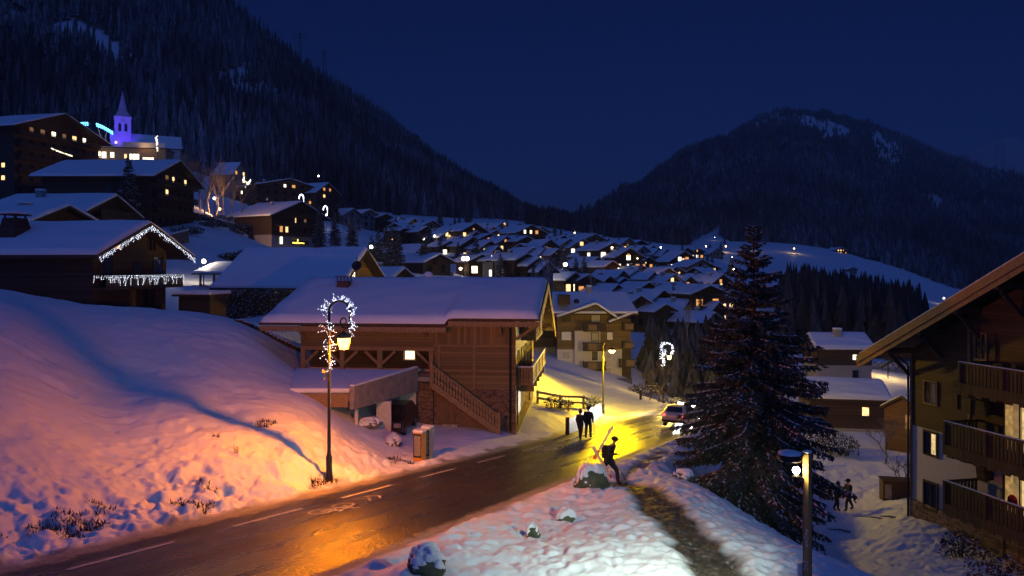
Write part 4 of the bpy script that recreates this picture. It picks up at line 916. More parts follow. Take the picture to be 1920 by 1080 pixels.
# the wooden post lamp in front of us
def post_lamp():
    p = P(1514, 850, 13); ztop = p.z; zg = gz(p.x, p.y); h = ztop-zg
    t = thing('lamp_post', 'square wooden lamp post with snow topped disc lamp and bare bulb in the foreground', 'lamp post', (p.x, p.y, zg), R(38)); w_ = .056
    m = MB(); m.box(-w_, w_, -w_, w_, -.8, h); m.build('post', wood('yellow_post_wood', (.42, .26, .08), .8, 'X', .25), t, bevel=.008)
    m = MB(); m.box(-w_, w_, -w_, w_, h+.003, h+.05); m.build('snow_cap', SNOW, t, bevel=.02)
    ax = Vector((-math.cos(R(38)), math.sin(R(38)), 0))     # the arm points straight left of the view
    c = ax*.30
    m = MB(); m.lathe([(.03, -.1), (.18, -.1), (.2, -.08), (.2, -.02), (.17, 0), (.02, .005)], (c.x, c.y, h-.02), 24); m.beam(ax*.1+Vector((0, 0, h-.09)), ax*.2+Vector((0, 0, h-.09)), .07, .05); hd = m.build('lamp_head', METAL, t, smooth=False)
    m = MB(); m.lathe([(.19, .0), (.185, .03), (.12, .05), (.02, .055)], (c.x, c.y, h-.013), 24); m.build('snow', SNOW, hd, smooth=True)
    b = ax*.19+Vector((0, 0, h-.36))
    m = MB(); m.lathe([(.05, -.12), (.06, -.1), (.06, -.02), (.04, .0)], b, 12); m.beam(ax*.08+Vector((0, 0, h-.42)), ax*.19+Vector((0, 0, h-.42)), .04, .04); m.build('bulb_socket', METAL, t)
    m = MB(); m.ball(b+Vector((0, 0, .075)), .062, 14, 10); m.build('bulb', lampglass('clear_bulb', (1, .95, .72), 40, .5), t, smooth=True)
    point('lamp', b+Vector((0, 0, .075)), (1, .8, .32), 45, .05, t)
    f = Vector((-.108, -.01, 0))
    m = MB(); m.box(-w_-.09, -w_-.002, -.16, .0, h-1.55, h-1.25) if 0 else m.box(-.16, -.03, w_+.002, w_+.03, h-2.12, h-1.85); m.build('notice_plate', WHITE, t)
    # worn white lettering running up the post's lit side
    m = MB(); r = random.Random(4)
    for z0, n in ((h-1.55, 5), (h-1.95, 3)):
        for i in range(n):
            z = z0+i*.062
            for s_ in range(3):
                a = r.uniform(-.035, .015); m.box(-w_-.002, -w_-.001, a, a+.02, z+s_*.016, z+s_*.016+.012)
            m.box(-w_-.002, -w_-.001, -.045+.02*(i % 2), -.035+.02*(i % 2), z, z+.045)
    m.build('lettering', WHITE, t)
    l = bpy.data.lights.new('added_snow_beam', 'SPOT'); l.energy = 4300; l.color = (.86, 1.0, .78); l.shadow_soft_size = .15; l.spot_size = R(84); l.spot_blend = 1.0  # spot added under the disc, aimed to brighten the snow between road and path
    o = bpy.data.objects.new('added_snow_beam', l); COL.objects.link(o); o.parent = t; loc = Vector((c.x, c.y, h-.16)); o.location = loc
    wp = t.matrix_basis @ loc; aim = Vector((1.3, 22.5, -7.6))-wp
    o.rotation_euler = (Matrix.Rotation(R(-38), 3, 'Z') @ aim).to_track_quat('-Z', 'Y').to_euler()
post_lamp()
# small lamps of the village
VG = {'w': lampglass('pale_globe', (1, .86, .6), 26, .4), 'y': lampglass('yellow_globe', (1, .66, .2), 26, .4), 'o': lampglass('orange_globe', (1, .42, .12), 26, .4)}
VC = {'w': (1, .84, .6), 'y': (1, .64, .2), 'o': (1, .38, .1)}
def village_lamp(u, v, c, power, size, where, H=5.2, d=None, lo=100):
    d = d or find_d(u, v, H, lo); p = P(u, v, d); g = gz(p.x, p.y); h = max(1.5, p.z-g)
    t = thing('lamp', where, 'street lamp', (p.x, p.y, g), 0, 'small lit lamps of the village')
    m = MB(); m.tube([(0, 0, -.5), (0, 0, h-.2)], [.08, .05], 6); m.build('pole', METAL, t)
    m = MB(); m.ball((0, 0, h), size, 8, 6); m.build('globe', VG[c], t, smooth=True)
    if power: point('light', (0, 0, h), VC[c], power, size, t)
for a in [(382,490,'w',700,.26,'white lamp above the lit snowy shelter roof behind the chalet with light strings',7,93),
  (808,425,'y',1500,.55,'yellow lamp lighting the wooden house under the firs at the village top'),(696,463,'w',200,.3,'small pale lamp behind the steep brown gable'),
  (733,413,'w',300,.32,'pale lamp between the two uppermost snowy roofs'),(744,413,'w',200,.32,'second pale lamp just beside the lamp between the uppermost roofs'),
  (795,448,'w',150,.3,'pale lamp by the brown house beneath the yellow lamp'),(939,436,'y',1200,.55,'yellow lamp beside the house hung with lights'),(927,437,'o',600,.35,'orange lamp against the snowy verge near the house hung with lights'),
  (991,446,'w',900,.6,'large pale lamp among the dark roofs left of the tan houses'),(1060,496,'w',900,.55,'large pale lamp behind the long steep snowy roof'),
  (1021,512,'w',200,.33,'small pale lamp in front of the big bare tree, lower one'),(997,501,'w',150,.3,'small pale lamp at the dark house edge, left of the bare tree'),(995,474,'w',300,.42,'pale lamp above the low dark snowy roofs'),
  (1186,515,'o',2200,.5,'orange lamp beside the warm lit chalet'),(1294,531,'y',1600,.55,'yellow lamp above the chalet with a row of bright windows'),(1376,506,'w',300,.45,'pale lamp just left of the spruce top'),
  (1394,510,'y',500,.6,'deep yellow lamp seen through the spruce branches'),(1361,462,'y',2500,.55,'yellow lamp flooding the meadow edge'),(1411,461,'y',1200,.5,'yellow lamp behind the tip of the spruce'),
  (1489,466,'y',2500,.5,'lonely yellow lamp at the forest edge of the meadow'),(1324,462,'w',200,.4,'small pale lamp over the snowy slope above the village'),(1073,444,'w',400,.45,'pale lamp at the white gabled roofs'),
  (1016,430,'y',600,.4,'yellow lamp under the tan gable near the mountain gap'),(1032,465,'w',0,.3,'small pale lamp by the brown house under the balconies'),(869,485,'w',500,.4,'bright white lamp on the terrace of the white building, left one'),(876,485,'w',300,.4,'bright white lamp on the terrace of the white building, middle one'),
  (923,484,'w',900,.55,'bright white lamp at the end of the white building terrace'),(518,358,'w',500,.42,'pale lamp among the trees left of the old hotel'),(598,382,'w',300,.4,'round pale lamp in front of the old hotel'),(632,388,'w',150,.3,'small pale lamp at the corner of the old hotel'),
  (612,403,'w',150,.3,'small pale lamp below the arch of lights'),(402,372,'w',200,.3,'small pale lamp at the foot of the bare trees'),(597,330,'w',200,.35,'lamp high on the dark slope over the old hotel'),
  (1770,559,'w',900,.5,'bright white lamp lighting the snow beside the far chalets'),(1696,580,'w',200,.4,'white lamp between the dark trees, upper one'),(1698,588,'w',200,.4,'white lamp between the dark trees, lower one'),
  (1663,556,'w',100,.35,'white lamp at the edge of the dark valley wood')]:
    village_lamp(*a[:5], a[5], *a[6:])
# ------------------------------------------------------------------ the village
BROWN = wood('village_brown_boards', (.12, .06, .03), .3); TAN = plain('tan_render', (.36, .25, .14), .9, var=.1); GREY = plain('grey_render', (.2, .19, .19), .9, var=.12)
VW = {'d': (WOODD, WOODD), 'b': (BROWN, GREY), 't': (TAN, TAN), 'g': (GREY, GREY), 'w': (PLASTER, PLASTER), 'p': (WOODD, PLASTERG)}
HOUSES = [  # ridge tip u, v; gable width and ridge length in px; height; yaw; lit; walls; label; (distance)
(827,473,62,80,9.5,50,0,'d','broad dark chalet with two chimneys directly above the timber chalet roof'),
(760,498,24,55,8,60,0,'d','low chalet with small dark gable between the steep gable and broad dark chalet',110),
(797,456,58,62,10,50,2,'p','white chalet with lit amber windows stacked at its near corner'),
(695,391,46,22,10,45,0,'g','grey house with small snowy roof highest on the left village edge'),
(664,389,40,18,9,45,0,'g','small grey house with flat snow roof beside the highest grey house'),
(725,399,34,20,9,45,0,'d','dark gabled house below the highest grey house'),
(753,405,30,20,8,45,1,'b','small brown house peeping over the snow roof at the upper edge'),
(778,408,34,32,9,48,0,'d','dark chalet with two stepped snow roofs at the upper village edge'),
(812,412,46,24,9,45,0,'t','tan house lit yellow from below at the upper village edge'),
(847,427,46,52,14,50,1,'g','tall grey apartment house with a snow roof and one bright window'),
(863,420,30,22,9,48,2,'d','small chalet tucked behind the tall grey apartment house'),
(892,416,52,36,11,46,3,'d','big dark chalet with tiny lit windows under the frosted firs'),
(896,431,42,26,9,48,0,'d','dark chalet with short snow roof below the big dark chalet'),
(871,438,44,36,9,52,0,'d','dark chalet with wide snow roof beside the tall grey apartment house'),
(888,442,52,34,12,42,5,'d','dark three storey chalet with five lit windows facing out of the village'),
(920,436,52,30,11,48,2,'d','dark chalet with low wide gable and two lit windows'),
(921,449,46,30,11,52,1,'d','steep roofed dark chalet beside the three storey chalet'),
(942,416,46,46,10,50,6,'b','brown house hung with warm lights under a broad snow field roof'),
(932,430,30,24,8,45,2,'b','small reddish house lit by the orange lamp'),
(952,441,34,26,8,48,2,'b','brown chalet with two lit windows right of the orange lamp'),
(963,474,50,40,13,25,1,'g','tall grey house with broad hipped snow roof beside the white building'),
(975,417,30,22,8,48,0,'d','small snow roof peeping over the tall dark gable at the forest edge'),
(999,420,62,44,12,46,2,'d','tall dark chalet with broad gable and one round lamp near the mountain gap'),
(1017,424,36,22,9,40,1,'t','tan gabled house right of the tall dark chalet near the gap'),
(1035,431,32,18,7,38,1,'b','low brown house by the frosted trees at the mountain gap'),
(990,441,40,24,9,50,0,'d','dark chalet with small snow roof under the tall dark chalet'),
(972,440,32,22,8,50,1,'d','dark cottage with one light left of the large pale lamp'),
(1033,447,56,34,10,42,3,'b','dark gable with three lit windows in a row'),
(1070,446,46,38,10,55,0,'t','house with broad white roof and its yellow lit end wall'),
(1094,446,56,26,11,38,8,'t','tan house with rows of lit balconies'),
(1117,437,44,34,13,46,0,'t','tall tan house with steep gable standing highest by the gap'),
(1076,438,28,22,8,50,1,'g','little snow roof behind the tan house with balconies'),
(1141,446,30,26,9,50,0,'g','pale roof between the tall tan house and the dark gable'),
(1152,452,58,46,13,42,6,'d','black gable with a column of six lit windows'),
(1180,445,44,32,11,46,2,'t','tan chalet with two lit windows under the right mountain'),
(1203,449,42,28,10,46,0,'d','dark chalet beside the tan chalet under the right mountain'),
(1183,463,60,36,12,44,7,'d','dark hall with long rows of lit windows'),
(1208,459,34,28,9,48,0,'g','grey house with white roof above the modern long building'),
(1226,459,40,40,9,55,0,'g','wide roofed grey house at the end of the upper row'),
(1048,464,30,36,10,55,0,'b','brown house with pale shutters beside the scaffolded block'),
(990,472,46,34,11,52,0,'d','dark chalet with broad roof just above the timber chalet ridge'),
(1012,480,44,36,10,52,0,'d','dark chalet with long snow roof behind the big bare tree'),
(1030,487,40,38,9,55,0,'g','grey roofed chalet half hidden by the big bare tree'),
(1123,480,66,46,15,48,9,'d','big chalet with long steep snow roof and many lit windows',235),
(1062,503,26,22,7,50,0,'d','little barn below the long steep snow roof'),
(1207,497,30,28,7,55,0,'d','dark chalet above the warm lit chalet'),
(1196,504,44,30,8,48,2,'b','brown chalet lit orange by the lamp at its corner'),
(1266,512,40,24,9,42,1,'d','dark gabled chalet right of the frosted round spruce'),
(1246,518,30,26,7,50,2,'b','low chalet in front of the frosted round spruce'),
(1285,469,60,30,12,42,6,'d','dark hotel with steep gable and scattered lit windows'),
(1317,485,56,34,11,46,5,'t','tan chalet with five lit windows at the right end of the village'),
(1334,491,40,22,9,42,3,'d','dark chalet with three lit windows at the outer right end'),
(1296,516,46,32,8,50,3,'b','brown chalet with lit porch left of the yellow lamp'),
(1326,512,36,26,8,50,2,'d','small dark chalet with two lit windows above the row of bright windows'),
(1357,512,44,34,9,52,2,'d','dark chalet half hidden behind the left branches of the spruce'),
(1333,532,72,36,10,40,8,'d','black chalet with a row of bright windows along its foot'),
(1287,534,44,24,9,50,1,'d','dark chalet directly under the yellow lamp'),
(1350,533,30,20,7,48,2,'d','little chalet with two bright lights beside the spruce'),
(1246,541,52,90,9,62,0,'d','long low barn under an unbroken sheet of snow',170),
(1203,551,44,70,8,40,0,'d','dark front gable below the long low barn',150),
(1250,567,36,50,7,55,0,'d','barn with wide snow roof below the dark front gable',150),
(1294,559,30,44,9,72,1,'d','square dark chalet with one lit window in the hollow',165),
(1350,563,40,50,8,60,0,'d','snow roofed barn behind the left edge of the spruce',165),
(1342,583,36,40,7,65,0,'d','lowest barn in the hollow before the dark wood',150),
(1172,518,34,30,7,50,0,'d','small barn at the end of the terrace of bushes'),
(1310,464,30,22,8,45,3,'d','dark chalet with tiny lights under the snow triangle'),
(1290,463,28,22,8,45,2,'d','tiny dark chalet left of the snow triangle chalet'),
(1345,464,30,22,8,45,0,'t','tan barn beside the lamp flooding the meadow'),
(1578,463,24,18,7,40,3,'d','lonely dark chalet with lights at the meadow end'),
(1432,530,44,50,8,50,0,'d','snowy roof seen through the spruce, upper one',230),
(1405,545,40,40,8,50,0,'d','snowy roof seen through the spruce, lower one',210),
(1700,548,30,20,9,42,4,'d','dark chalet with lit windows on the slope beyond the wood',640),
(1724,546,34,24,9,42,6,'d','dark chalet with most lights on the slope beyond the wood',640),
(1745,560,24,20,8,42,1,'d','small chalet beside the bright white lamp beyond the wood',620),
(1672,618,36,40,8,-70,0,'d','snowy roof just above the pale verge of the dark chalet',210),
(1600,500,20,14,6,40,0,'g','tiny hay barn on the meadow under the forest',640),
]
for i, h in enumerate(HOUSES):
    u, v, gp, rp, H, yaw, lit, st, lab = h[:9]
    d = h[9] if len(h) > 9 else find_d(u, v, H, 165 if v > 470 else (240 if v > 440 else 300))
    H += 1.2; lit = int(lit*2+1) if lit else 0
    W = min(24, max(6, gp*d/F/abs(math.cos(R(yaw)))-2)); L = min(26, max(6, rp*d/F/abs(math.sin(R(yaw)))-2))
    pt = (19, 22, 24, 27, 30)[(i*7) % 5] if W < 16 else 20; He = max(2.6, H-W/2*math.tan(R(pt))-.6)
    house('village_house', lab, 'house', u, v, d, W, L, He, yaw, pt, lit, i, 'houses of the village', VW[st][0], VW[st][1], plinth=2.2 if st != 'g' else He*.5, balcony=H > 9.7 and st != 'g', snow=.4, attic=True, ws=1.25)
# hand-placed neighbours
LCW = [('g', -1.9, 5.35, 1.0, 1.2, 3), ('g', 2.4, 5.3, .9, 1.1, 0), ('g', -2.8, 2.9, 1.2, 1.9, 0), ('g', .6, 3.2, .8, 1.2, 0), ('g', 3.2, 2.9, 1.2, 1.9, 0), ('g', -3, .4, 1.2, 1.2, 0), ('g', 2, .3, 1.6, 2, 0)]
LC = house('chalet', 'dark chalet with white icicle lights along its gable and balcony', 'chalet', 284, 409, 58, 8.6, 13, 5.3, 56, 23, 0, 1, None, WOODD, WOODD, plinth=2.5, oe=1.6, og=1.6, balcony=False, chimney=False, frames=True, wins=LCW, snow=.35)
house('chalet', 'dark chalet whose snow roof overlaps the upper edge of the lights chalet roof', 'chalet', 132, 379, 74, 9, 16, 5.4, 40, 23, 0, 2, None, WOODD, WOODD, oe=1.4, og=1.2, snow=.35)
house('chalet', 'dark chalet with low snow roof under the fir before the broad terraced chalet', 'chalet', 221, 361, 98, 12, 11, 6, 62, 20, 1, 3, None, WOODD, WOODD, chimney=True)
house('barn', 'brown barn with the steepest gable right behind the timber chalet roof', 'barn', 690, 461, 76, 9.4, 11.5, 5.4, 66, 33, 0, 4, None, WOOD, WOOD, oe=1.0, og=1.1, balcony=False, chimney=False, wins=[('g', -1.2, 6.0, .15, .9, 2), ('g', -.8, 6.0, .12, .6, 2), ('g', -2.6, 3.3, .5, .3, 2), ('g', -1.6, 3.35, .7, .3, 2), ('g', 1.4, 1.2, 1.2, 1.4, 0)])
house('apartment_house', 'tall dark terraced chalet with lit balconies on the far left slope', 'apartment building', 124, 210, 178, 24, 34, 15.5, 46, 20, 6, 12, None, WOODD, WOODD, oe=2, og=2, frames=False, cols=8, style=(1, 1, 2, 4), ws=.85)
house('apartment_house', 'broad dark terraced chalet under the church with a fir before its roof', 'apartment building', 340, 298, 152, 19, 20, 9.5, 66, 21, 4, 13, None, WOODD, WOODD, oe=1.6, og=1.6, cols=7, style=(2, 1, 1, 4), ws=.85)
HO = house('hotel', 'dark hotel with a glowing yellow sign under its lit windows', 'hotel', 567, 375, 215, 19, 15, 8.4, 44, 22, 0, 14, None, WOODD, PLASTERG, plinth=2.9, oe=1.8, og=1.6, balcony=True, wins=[('g', -6.2, 3.6, 1.0, 1.7, 3), ('g', -4.2, 3.6, .9, 1.6, 1), ('g', -6.2, .5, .9, 1.9, 2), ('g', -1.0, 6.4, .3, 1.4, 1), ('g', 2.6, 6.8, .8, .8, 4), ('g', 1.5, 9, .5, 1.1, 0), ('g', 5.6, .8, .6, .8, 0), ('g', 2.6, 3.6, 1, 1.5, 0), ('g', 5.2, 3.6, 1, 1.5, 0)])
def hotel_sign():
    m = MB(); r = random.Random(2); x = -3.4
    m.box(-3.6, 2.6, -1.36, -1.3, .3, 1.5); s_ = m.build('sign', WOODD, HO)
    m = MB()
    while x < .6:
        h = r.choice((.28, .28, .45)); w_ = r.uniform(.14, .3); z = .65
        m.box(x, x+.07, -1.39, -1.364, z, z+h); m.box(x+.075, x+w_, -1.388, -1.364, z+r.choice((0, .2)), z+r.choice((.06, .28))+.03); m.box(x+w_+.005, x+w_+.06, -1.39, -1.364, z, z+.28); x += w_+.14
    m.box(-1.6, -1.4, -1.39, -1.364, 1.1, 1.9)
    m.build('sign_lettering', glow('yellow_neon', (1, .72, .1), 5), s_)
hotel_sign()
house('chalet', 'chalet with white ground floor and grey snow roof right of the spruce', 'chalet', 1512, 621, 98, 5.6, 6.6, 5.2, -72, 26, 0, 15, None, WOODD, PLASTERG, plinth=3.2, balcony=False, oe=.5, og=.4, wins=[('r', 4.6, 3.9, .6, .6, 2), ('r', 4.6, 1.6, .7, 1.0, 0), ('g', 0, 4, .9, 1, 0)])
house('chalet', 'lower dark chalet with one star lit window right of the spruce', 'chalet', 1500, 704, 80, 6, 7.2, 3.9, -80, 22, 0, 16, None, WOODD, PLASTERG, plinth=1.0, balcony=False, chimney=False, oe=.5, og=.4, wins=[('r', 5.2, 2.3, .6, .8, 1), ('g', 0, 2, .9, 1, 0)])
house('shed', 'small brown shed with half snowed roof beside the dark chalet downpipe', 'shed', 1690, 738, 66, 3.4, 3, 2.6, -30, 32, 0, 17, None, BROWN, BROWN, plinth=.3, balcony=False, chimney=False, oe=.3, og=.3, wins=[('g', .5, 1.0, .6, 1.2, 4)], snow=.15)
house('shed', 'little snow roofed hut on the slope behind the parked car', 'shed', 1300, 722, 118, 3.6, 5, 2.0, 50, 30, 0, 18, None, GREY, GREY, plinth=.3, balcony=False, chimney=False, oe=.3, og=.3, wins=[], snow=.3)
house('tower_house', 'pale square house with steep pyramid roof among bare trees', 'house', 452, 303, 300, 9.5, 9, 9, 55, 45, 3, 19, None, GREY, GREY, plinth=4, balcony=False, chimney=True, oe=.7, og=.5, snow=.3)
house('old_hotel', 'long old brown hotel standing on the slope above the village', 'hotel', 545, 333, 300, 30, 24, 9, 30, 13, 2, 20, None, BROWN, BROWN, plinth=3, oe=1, og=1, cols=8, balcony=True)
house('apartment_house', 'tall chalet with lit outside stairs right of the old hotel', 'apartment building', 617, 341, 310, 14, 16, 11, 50, 30, 3, 21, None, BROWN, BROWN, plinth=3, oe=1, og=1)
# low buildings of their own kind
def block(name, label, u0, u1, v0, v1, d, depth, rz, wallm, bands, snow=.4, group=None, H=6):
    p = P(u0, v1, d); w_ = (u1-u0)*d/F/math.cos(R(rz)); h = (v1-v0)*d/F
    t = thing(name, label, 'building', p, R(rz), group)
    m = MB(); m.box(0, w_, 0, depth, -H, h); m.build('wall', wallm, t)
    m = MB(); m.box(-.6, w_+.6, -.6, depth+.6, h+.004, h+.3); ro = m.build('roof', BEAMD, t)
    m = MB(); m.box(-.55, w_+.55, -.55, depth+.55, h+.304, h+.304+snow); m.build('snow', SNOW, ro, bevel=.12)
    for a, b, za, zb, n, mt in bands:
        for i in range(n):
            x0 = w_*(a+(b-a)*i/n); x1 = w_*(a+(b-a)*(i+.8)/n)
            m = MB(); m.box(x0, x1, -.05, -.004, h*za, h*zb); o = m.build('window', mt, t)
            m = MB(); m.box(x0-.08, x1+.08, -.09, -.003, h*zb, h*zb+.1); m.box(x0-.08, x1+.08, -.09, -.003, h*za-.1, h*za); m.build('frame', BEAMD, o)
    return t
block('modern_building', 'long modern flat roofed building with three bands of bright windows', 1196, 1246, 471, 503, 430, 14, 6, GREY, [(.3,.75,.72,.8,4,COOL),(.15,.8,.47,.6,8,COOL),(.2,.8,.1,.2,4,COOL)])
block('modern_building', 'long low flat roofed wing with a string of lights along its eave', 1246, 1296, 478, 512, 420, 14, -4, GREY, [(.1,.85,.74,.82,7,WARM),(.2,.5,.4,.5,2,WARM)])
block('scaffolded_block', 'dark unlit block wrapped in scaffolding below the lit balconies', 1050, 1106, 464, 492, 330, 16, 8, BROWN, [(.05,.95,.7,.88,7,GLASSD),(.05,.95,.4,.58,7,GLASSD),(.05,.95,.1,.28,7,GLASSD)])
wb = block('white_building', 'white flat roofed building with bright terrace lights behind the bare hedge', 868, 936, 481, 520, 190, 10, -14, PLASTER, [(.05,.35,.78,.9,3,COOL),(.42,.62,.8,.92,2,COOL),(.65,.8,.74,.84,2,COOL)], H=8)
# lit shelter near the lamp behind the lights chalet
def shelter():
    p = P(398, 531, 91); t = thing('shelter', 'small open shelter with floodlit snow roof under the white lamp', 'shelter', p, R(-28))
    for x, y in ((-2, 0), (2, 0), (-2, 2), (2, 2)):
        m = MB(); m.box(x-.1, x+.1, y-.1, y+.1, -3, 1.3+y*.3); m.build('post', BEAM, t)
    m = MB(); m.hexa([(-2.6, -.8, 1.0), (2.6, -.8, 1.0), (2.6, 2.8, 2.2), (-2.6, 2.8, 2.2)], [(-2.6, -.8, 1.15), (2.6, -.8, 1.15), (2.6, 2.8, 2.35), (-2.6, 2.8, 2.35)]); r = m.build('roof', BEAM, t)
    m = MB(); m.hexa([(-2.55, -.75, 1.154), (2.55, -.75, 1.154), (2.55, 2.75, 2.354), (-2.55, 2.75, 2.354)], [(-2.5, -.7, 1.4), (2.5, -.7, 1.4), (2.5, 2.7, 2.6), (-2.5, 2.7, 2.6)]); m.build('snow', SNOW, r, bevel=.06)
shelter()
# garage annex right of the lights chalet
def annex():
    p = P(335, 552, 60); t = thing('garage', 'low garage with snow roof at the foot of the lights chalet', 'garage', p, R(-12)); 
    m = MB(); m.box(0, 2.7, 0, 2.2, -3, -.15); m.build('wall', WOODD, t); m = MB(); m.box(-.2, 3.1, -.6, 2.4, -.146, .0); r = m.build('roof', BEAMD, t); m = MB(); m.box(-.18, 3.05, -.55, 2.35, .004, .28); m.build('snow', SNOW, r, bevel=.07)
    m = MB(); m.box(.3, 2.4, -.04, -.004, -2.6, -.5); m.build('garage_door', BEAMD, t)
annex()
# ------------------------------------------------------------------ strings of lights
def light_string(name, label, pts, drop, n, seed, parent_cat='light string', br=.03, mat=BULBW, group=None):
    """a hanging curtain of bulbs along a line of world points"""
    r = random.Random(seed); t = thing(name, label, parent_cat, pts[0], 0, group); o = t.location
    P_ = [Vector(p)-o for p in pts]; seg = [(b-a).length for a, b in zip(P_, P_[1:])]; tot = sum(seg)
    w_, bl = MB(), MB(); w_.tube(P_, .012, 4)
    for i in range(n):
        s_ = tot*(i+.5)/n; k = 0
        while k < len(seg)-1 and s_ > seg[k]: s_ -= seg[k]; k += 1
        p = P_[k].lerp(P_[k+1], s_/seg[k]); L = drop*r.choice((.15, .4, .7, 1.0))
        if L > .05: w_.beam(p, p+Vector((0, 0, -L)), .008, .008)
        for q in range(max(1, int(L/.11))+1):
            bl.octa(p+Vector((r.uniform(-.04, .04), r.uniform(-.04, .04), -q*.11-.02)), br*r.uniform(.7, 1.25))
    w_.build('cable', METAL, t); b = bl.build('bulbs', mat, t); b['kind'] = 'stuff'
    return t
M = LC.matrix_basis.copy(); k = math.tan(R(23)); He, Hr, W_ = 5.3, 5.3+4.3*math.tan(R(23)), 8.6
f = lambda x, z: M @ Vector((x, -1.66, z))
light_string('light_string', 'white icicle lights hanging along the gable edges of the dark left chalet', [f(-5.8, He-1.5*k-.0), f(-3, Hr-3*k), f(0, Hr-.02), f(3, Hr-3*k), f(5.8, He-1.5*k)], .36, 105, 3, br=.02)
bz = 3.35
bm = MB(); bm.box(-4.6, 4.6, -1.3, -.004, 2.4, 2.55); bb = bm.build('balcony', WOODD, LC)
bm = MB(); bm.box(-4.6, 4.6, -1.34, -1.22, bz, bz+.1)
for i in range(46): bm.box(-4.58+i*.2, -4.42+i*.2, -1.31, -1.26, 2.55, bz)
bm.build('railing', WOODDV, bb)
light_string('light_string', 'white icicle lights hanging in a fringe from the balcony of the dark left chalet', [M @ Vector((-4.7, -.3, bz+.05)), M @ Vector((-4.7, -1.4, bz+.05)), M @ Vector((4.6, -1.4, bz+.05))], .66, 52, 5, br=.021)
# the chimney of the lights chalet, wide and boarded
m = MB(); cx, cy, cz = -2.6, 7.6, 6.6
m.hexa([(cx-.95, cy-.8, cz-.6), (cx+.95, cy-.8, cz-.6), (cx+.95, cy+.8, cz-.6), (cx-.95, cy+.8, cz-.6)], [(cx-.6, cy-.5, cz+1.0), (cx+.6, cy-.5, cz+1.0), (cx+.6, cy+.5, cz+1.0), (cx-.6, cy+.5, cz+1.0)]); m.box(cx-.8, cx+.8, cy-.7, cy+.7, cz+1.2, cz+1.28)
for a in (-.5, .5):
    for b in (-.4, .4): m.box(cx+a-.05, cx+a+.05, cy+b-.05, cy+b+.05, cz+1.0, cz+1.2)
c = m.build('chimney', WOODD, LC); m = MB(); m.box(cx-.75, cx+.75, cy-.65, cy+.65, cz+1.284, cz+1.45); m.build('snow', SNOW, c, bevel=.06)
# arches of light in front of the old hotel, and strings on the village
def arch(label, u, v, d, r):
    p = P(u, v, d); t = thing('light_arch', label, 'light decoration', p, 0, 'arches of white lights'); m = MB()
    for i in range(26):
        a = math.pi*1.15*(i/25)-.2
        for q in (0, .35): m.octa((r*(1-q*.5)*math.cos(a), 0, r*(1-q*.5)*math.sin(a)*1.5), .12)
    for i in range(8): m.octa((r, 0, -i*.25), .12)
    o = m.build('bulbs', BULBW, t); o['kind'] = 'stuff'; m = MB(); m.tube([(r, .15, 0), (r, .15, -5)], .05, 6); m.build('pole', METAL, t)
arch('arch of white lights against the old hotel wall, upper one', 565, 371, 290, .9); arch('arch of white lights on a pole before the old hotel, lower one', 610, 392, 290, .8)
light_string('light_string', 'warm lights strung along the eave of the brown village house', [P(939, 421, 470), P(945, 419, 470), P(950, 418, 470), P(956, 422, 470)], .9, 14, 7, br=.3, mat=WARM)
light_string('light_string', 'small lights along the upper balcony of the tall terraced chalet', [P(96, 277, 160), P(112, 284, 160), P(136, 292, 160)], .3, 22, 8, br=.09, mat=COOL)
light_string('light_string', 'white lights wound in the tree beside the pyramid roofed house', [P(458, 330, 292), P(455, 338, 292), P(466, 342, 292), P(460, 350, 292), P(470, 336, 292)], .8, 26, 9, br=.16, mat=COOL)
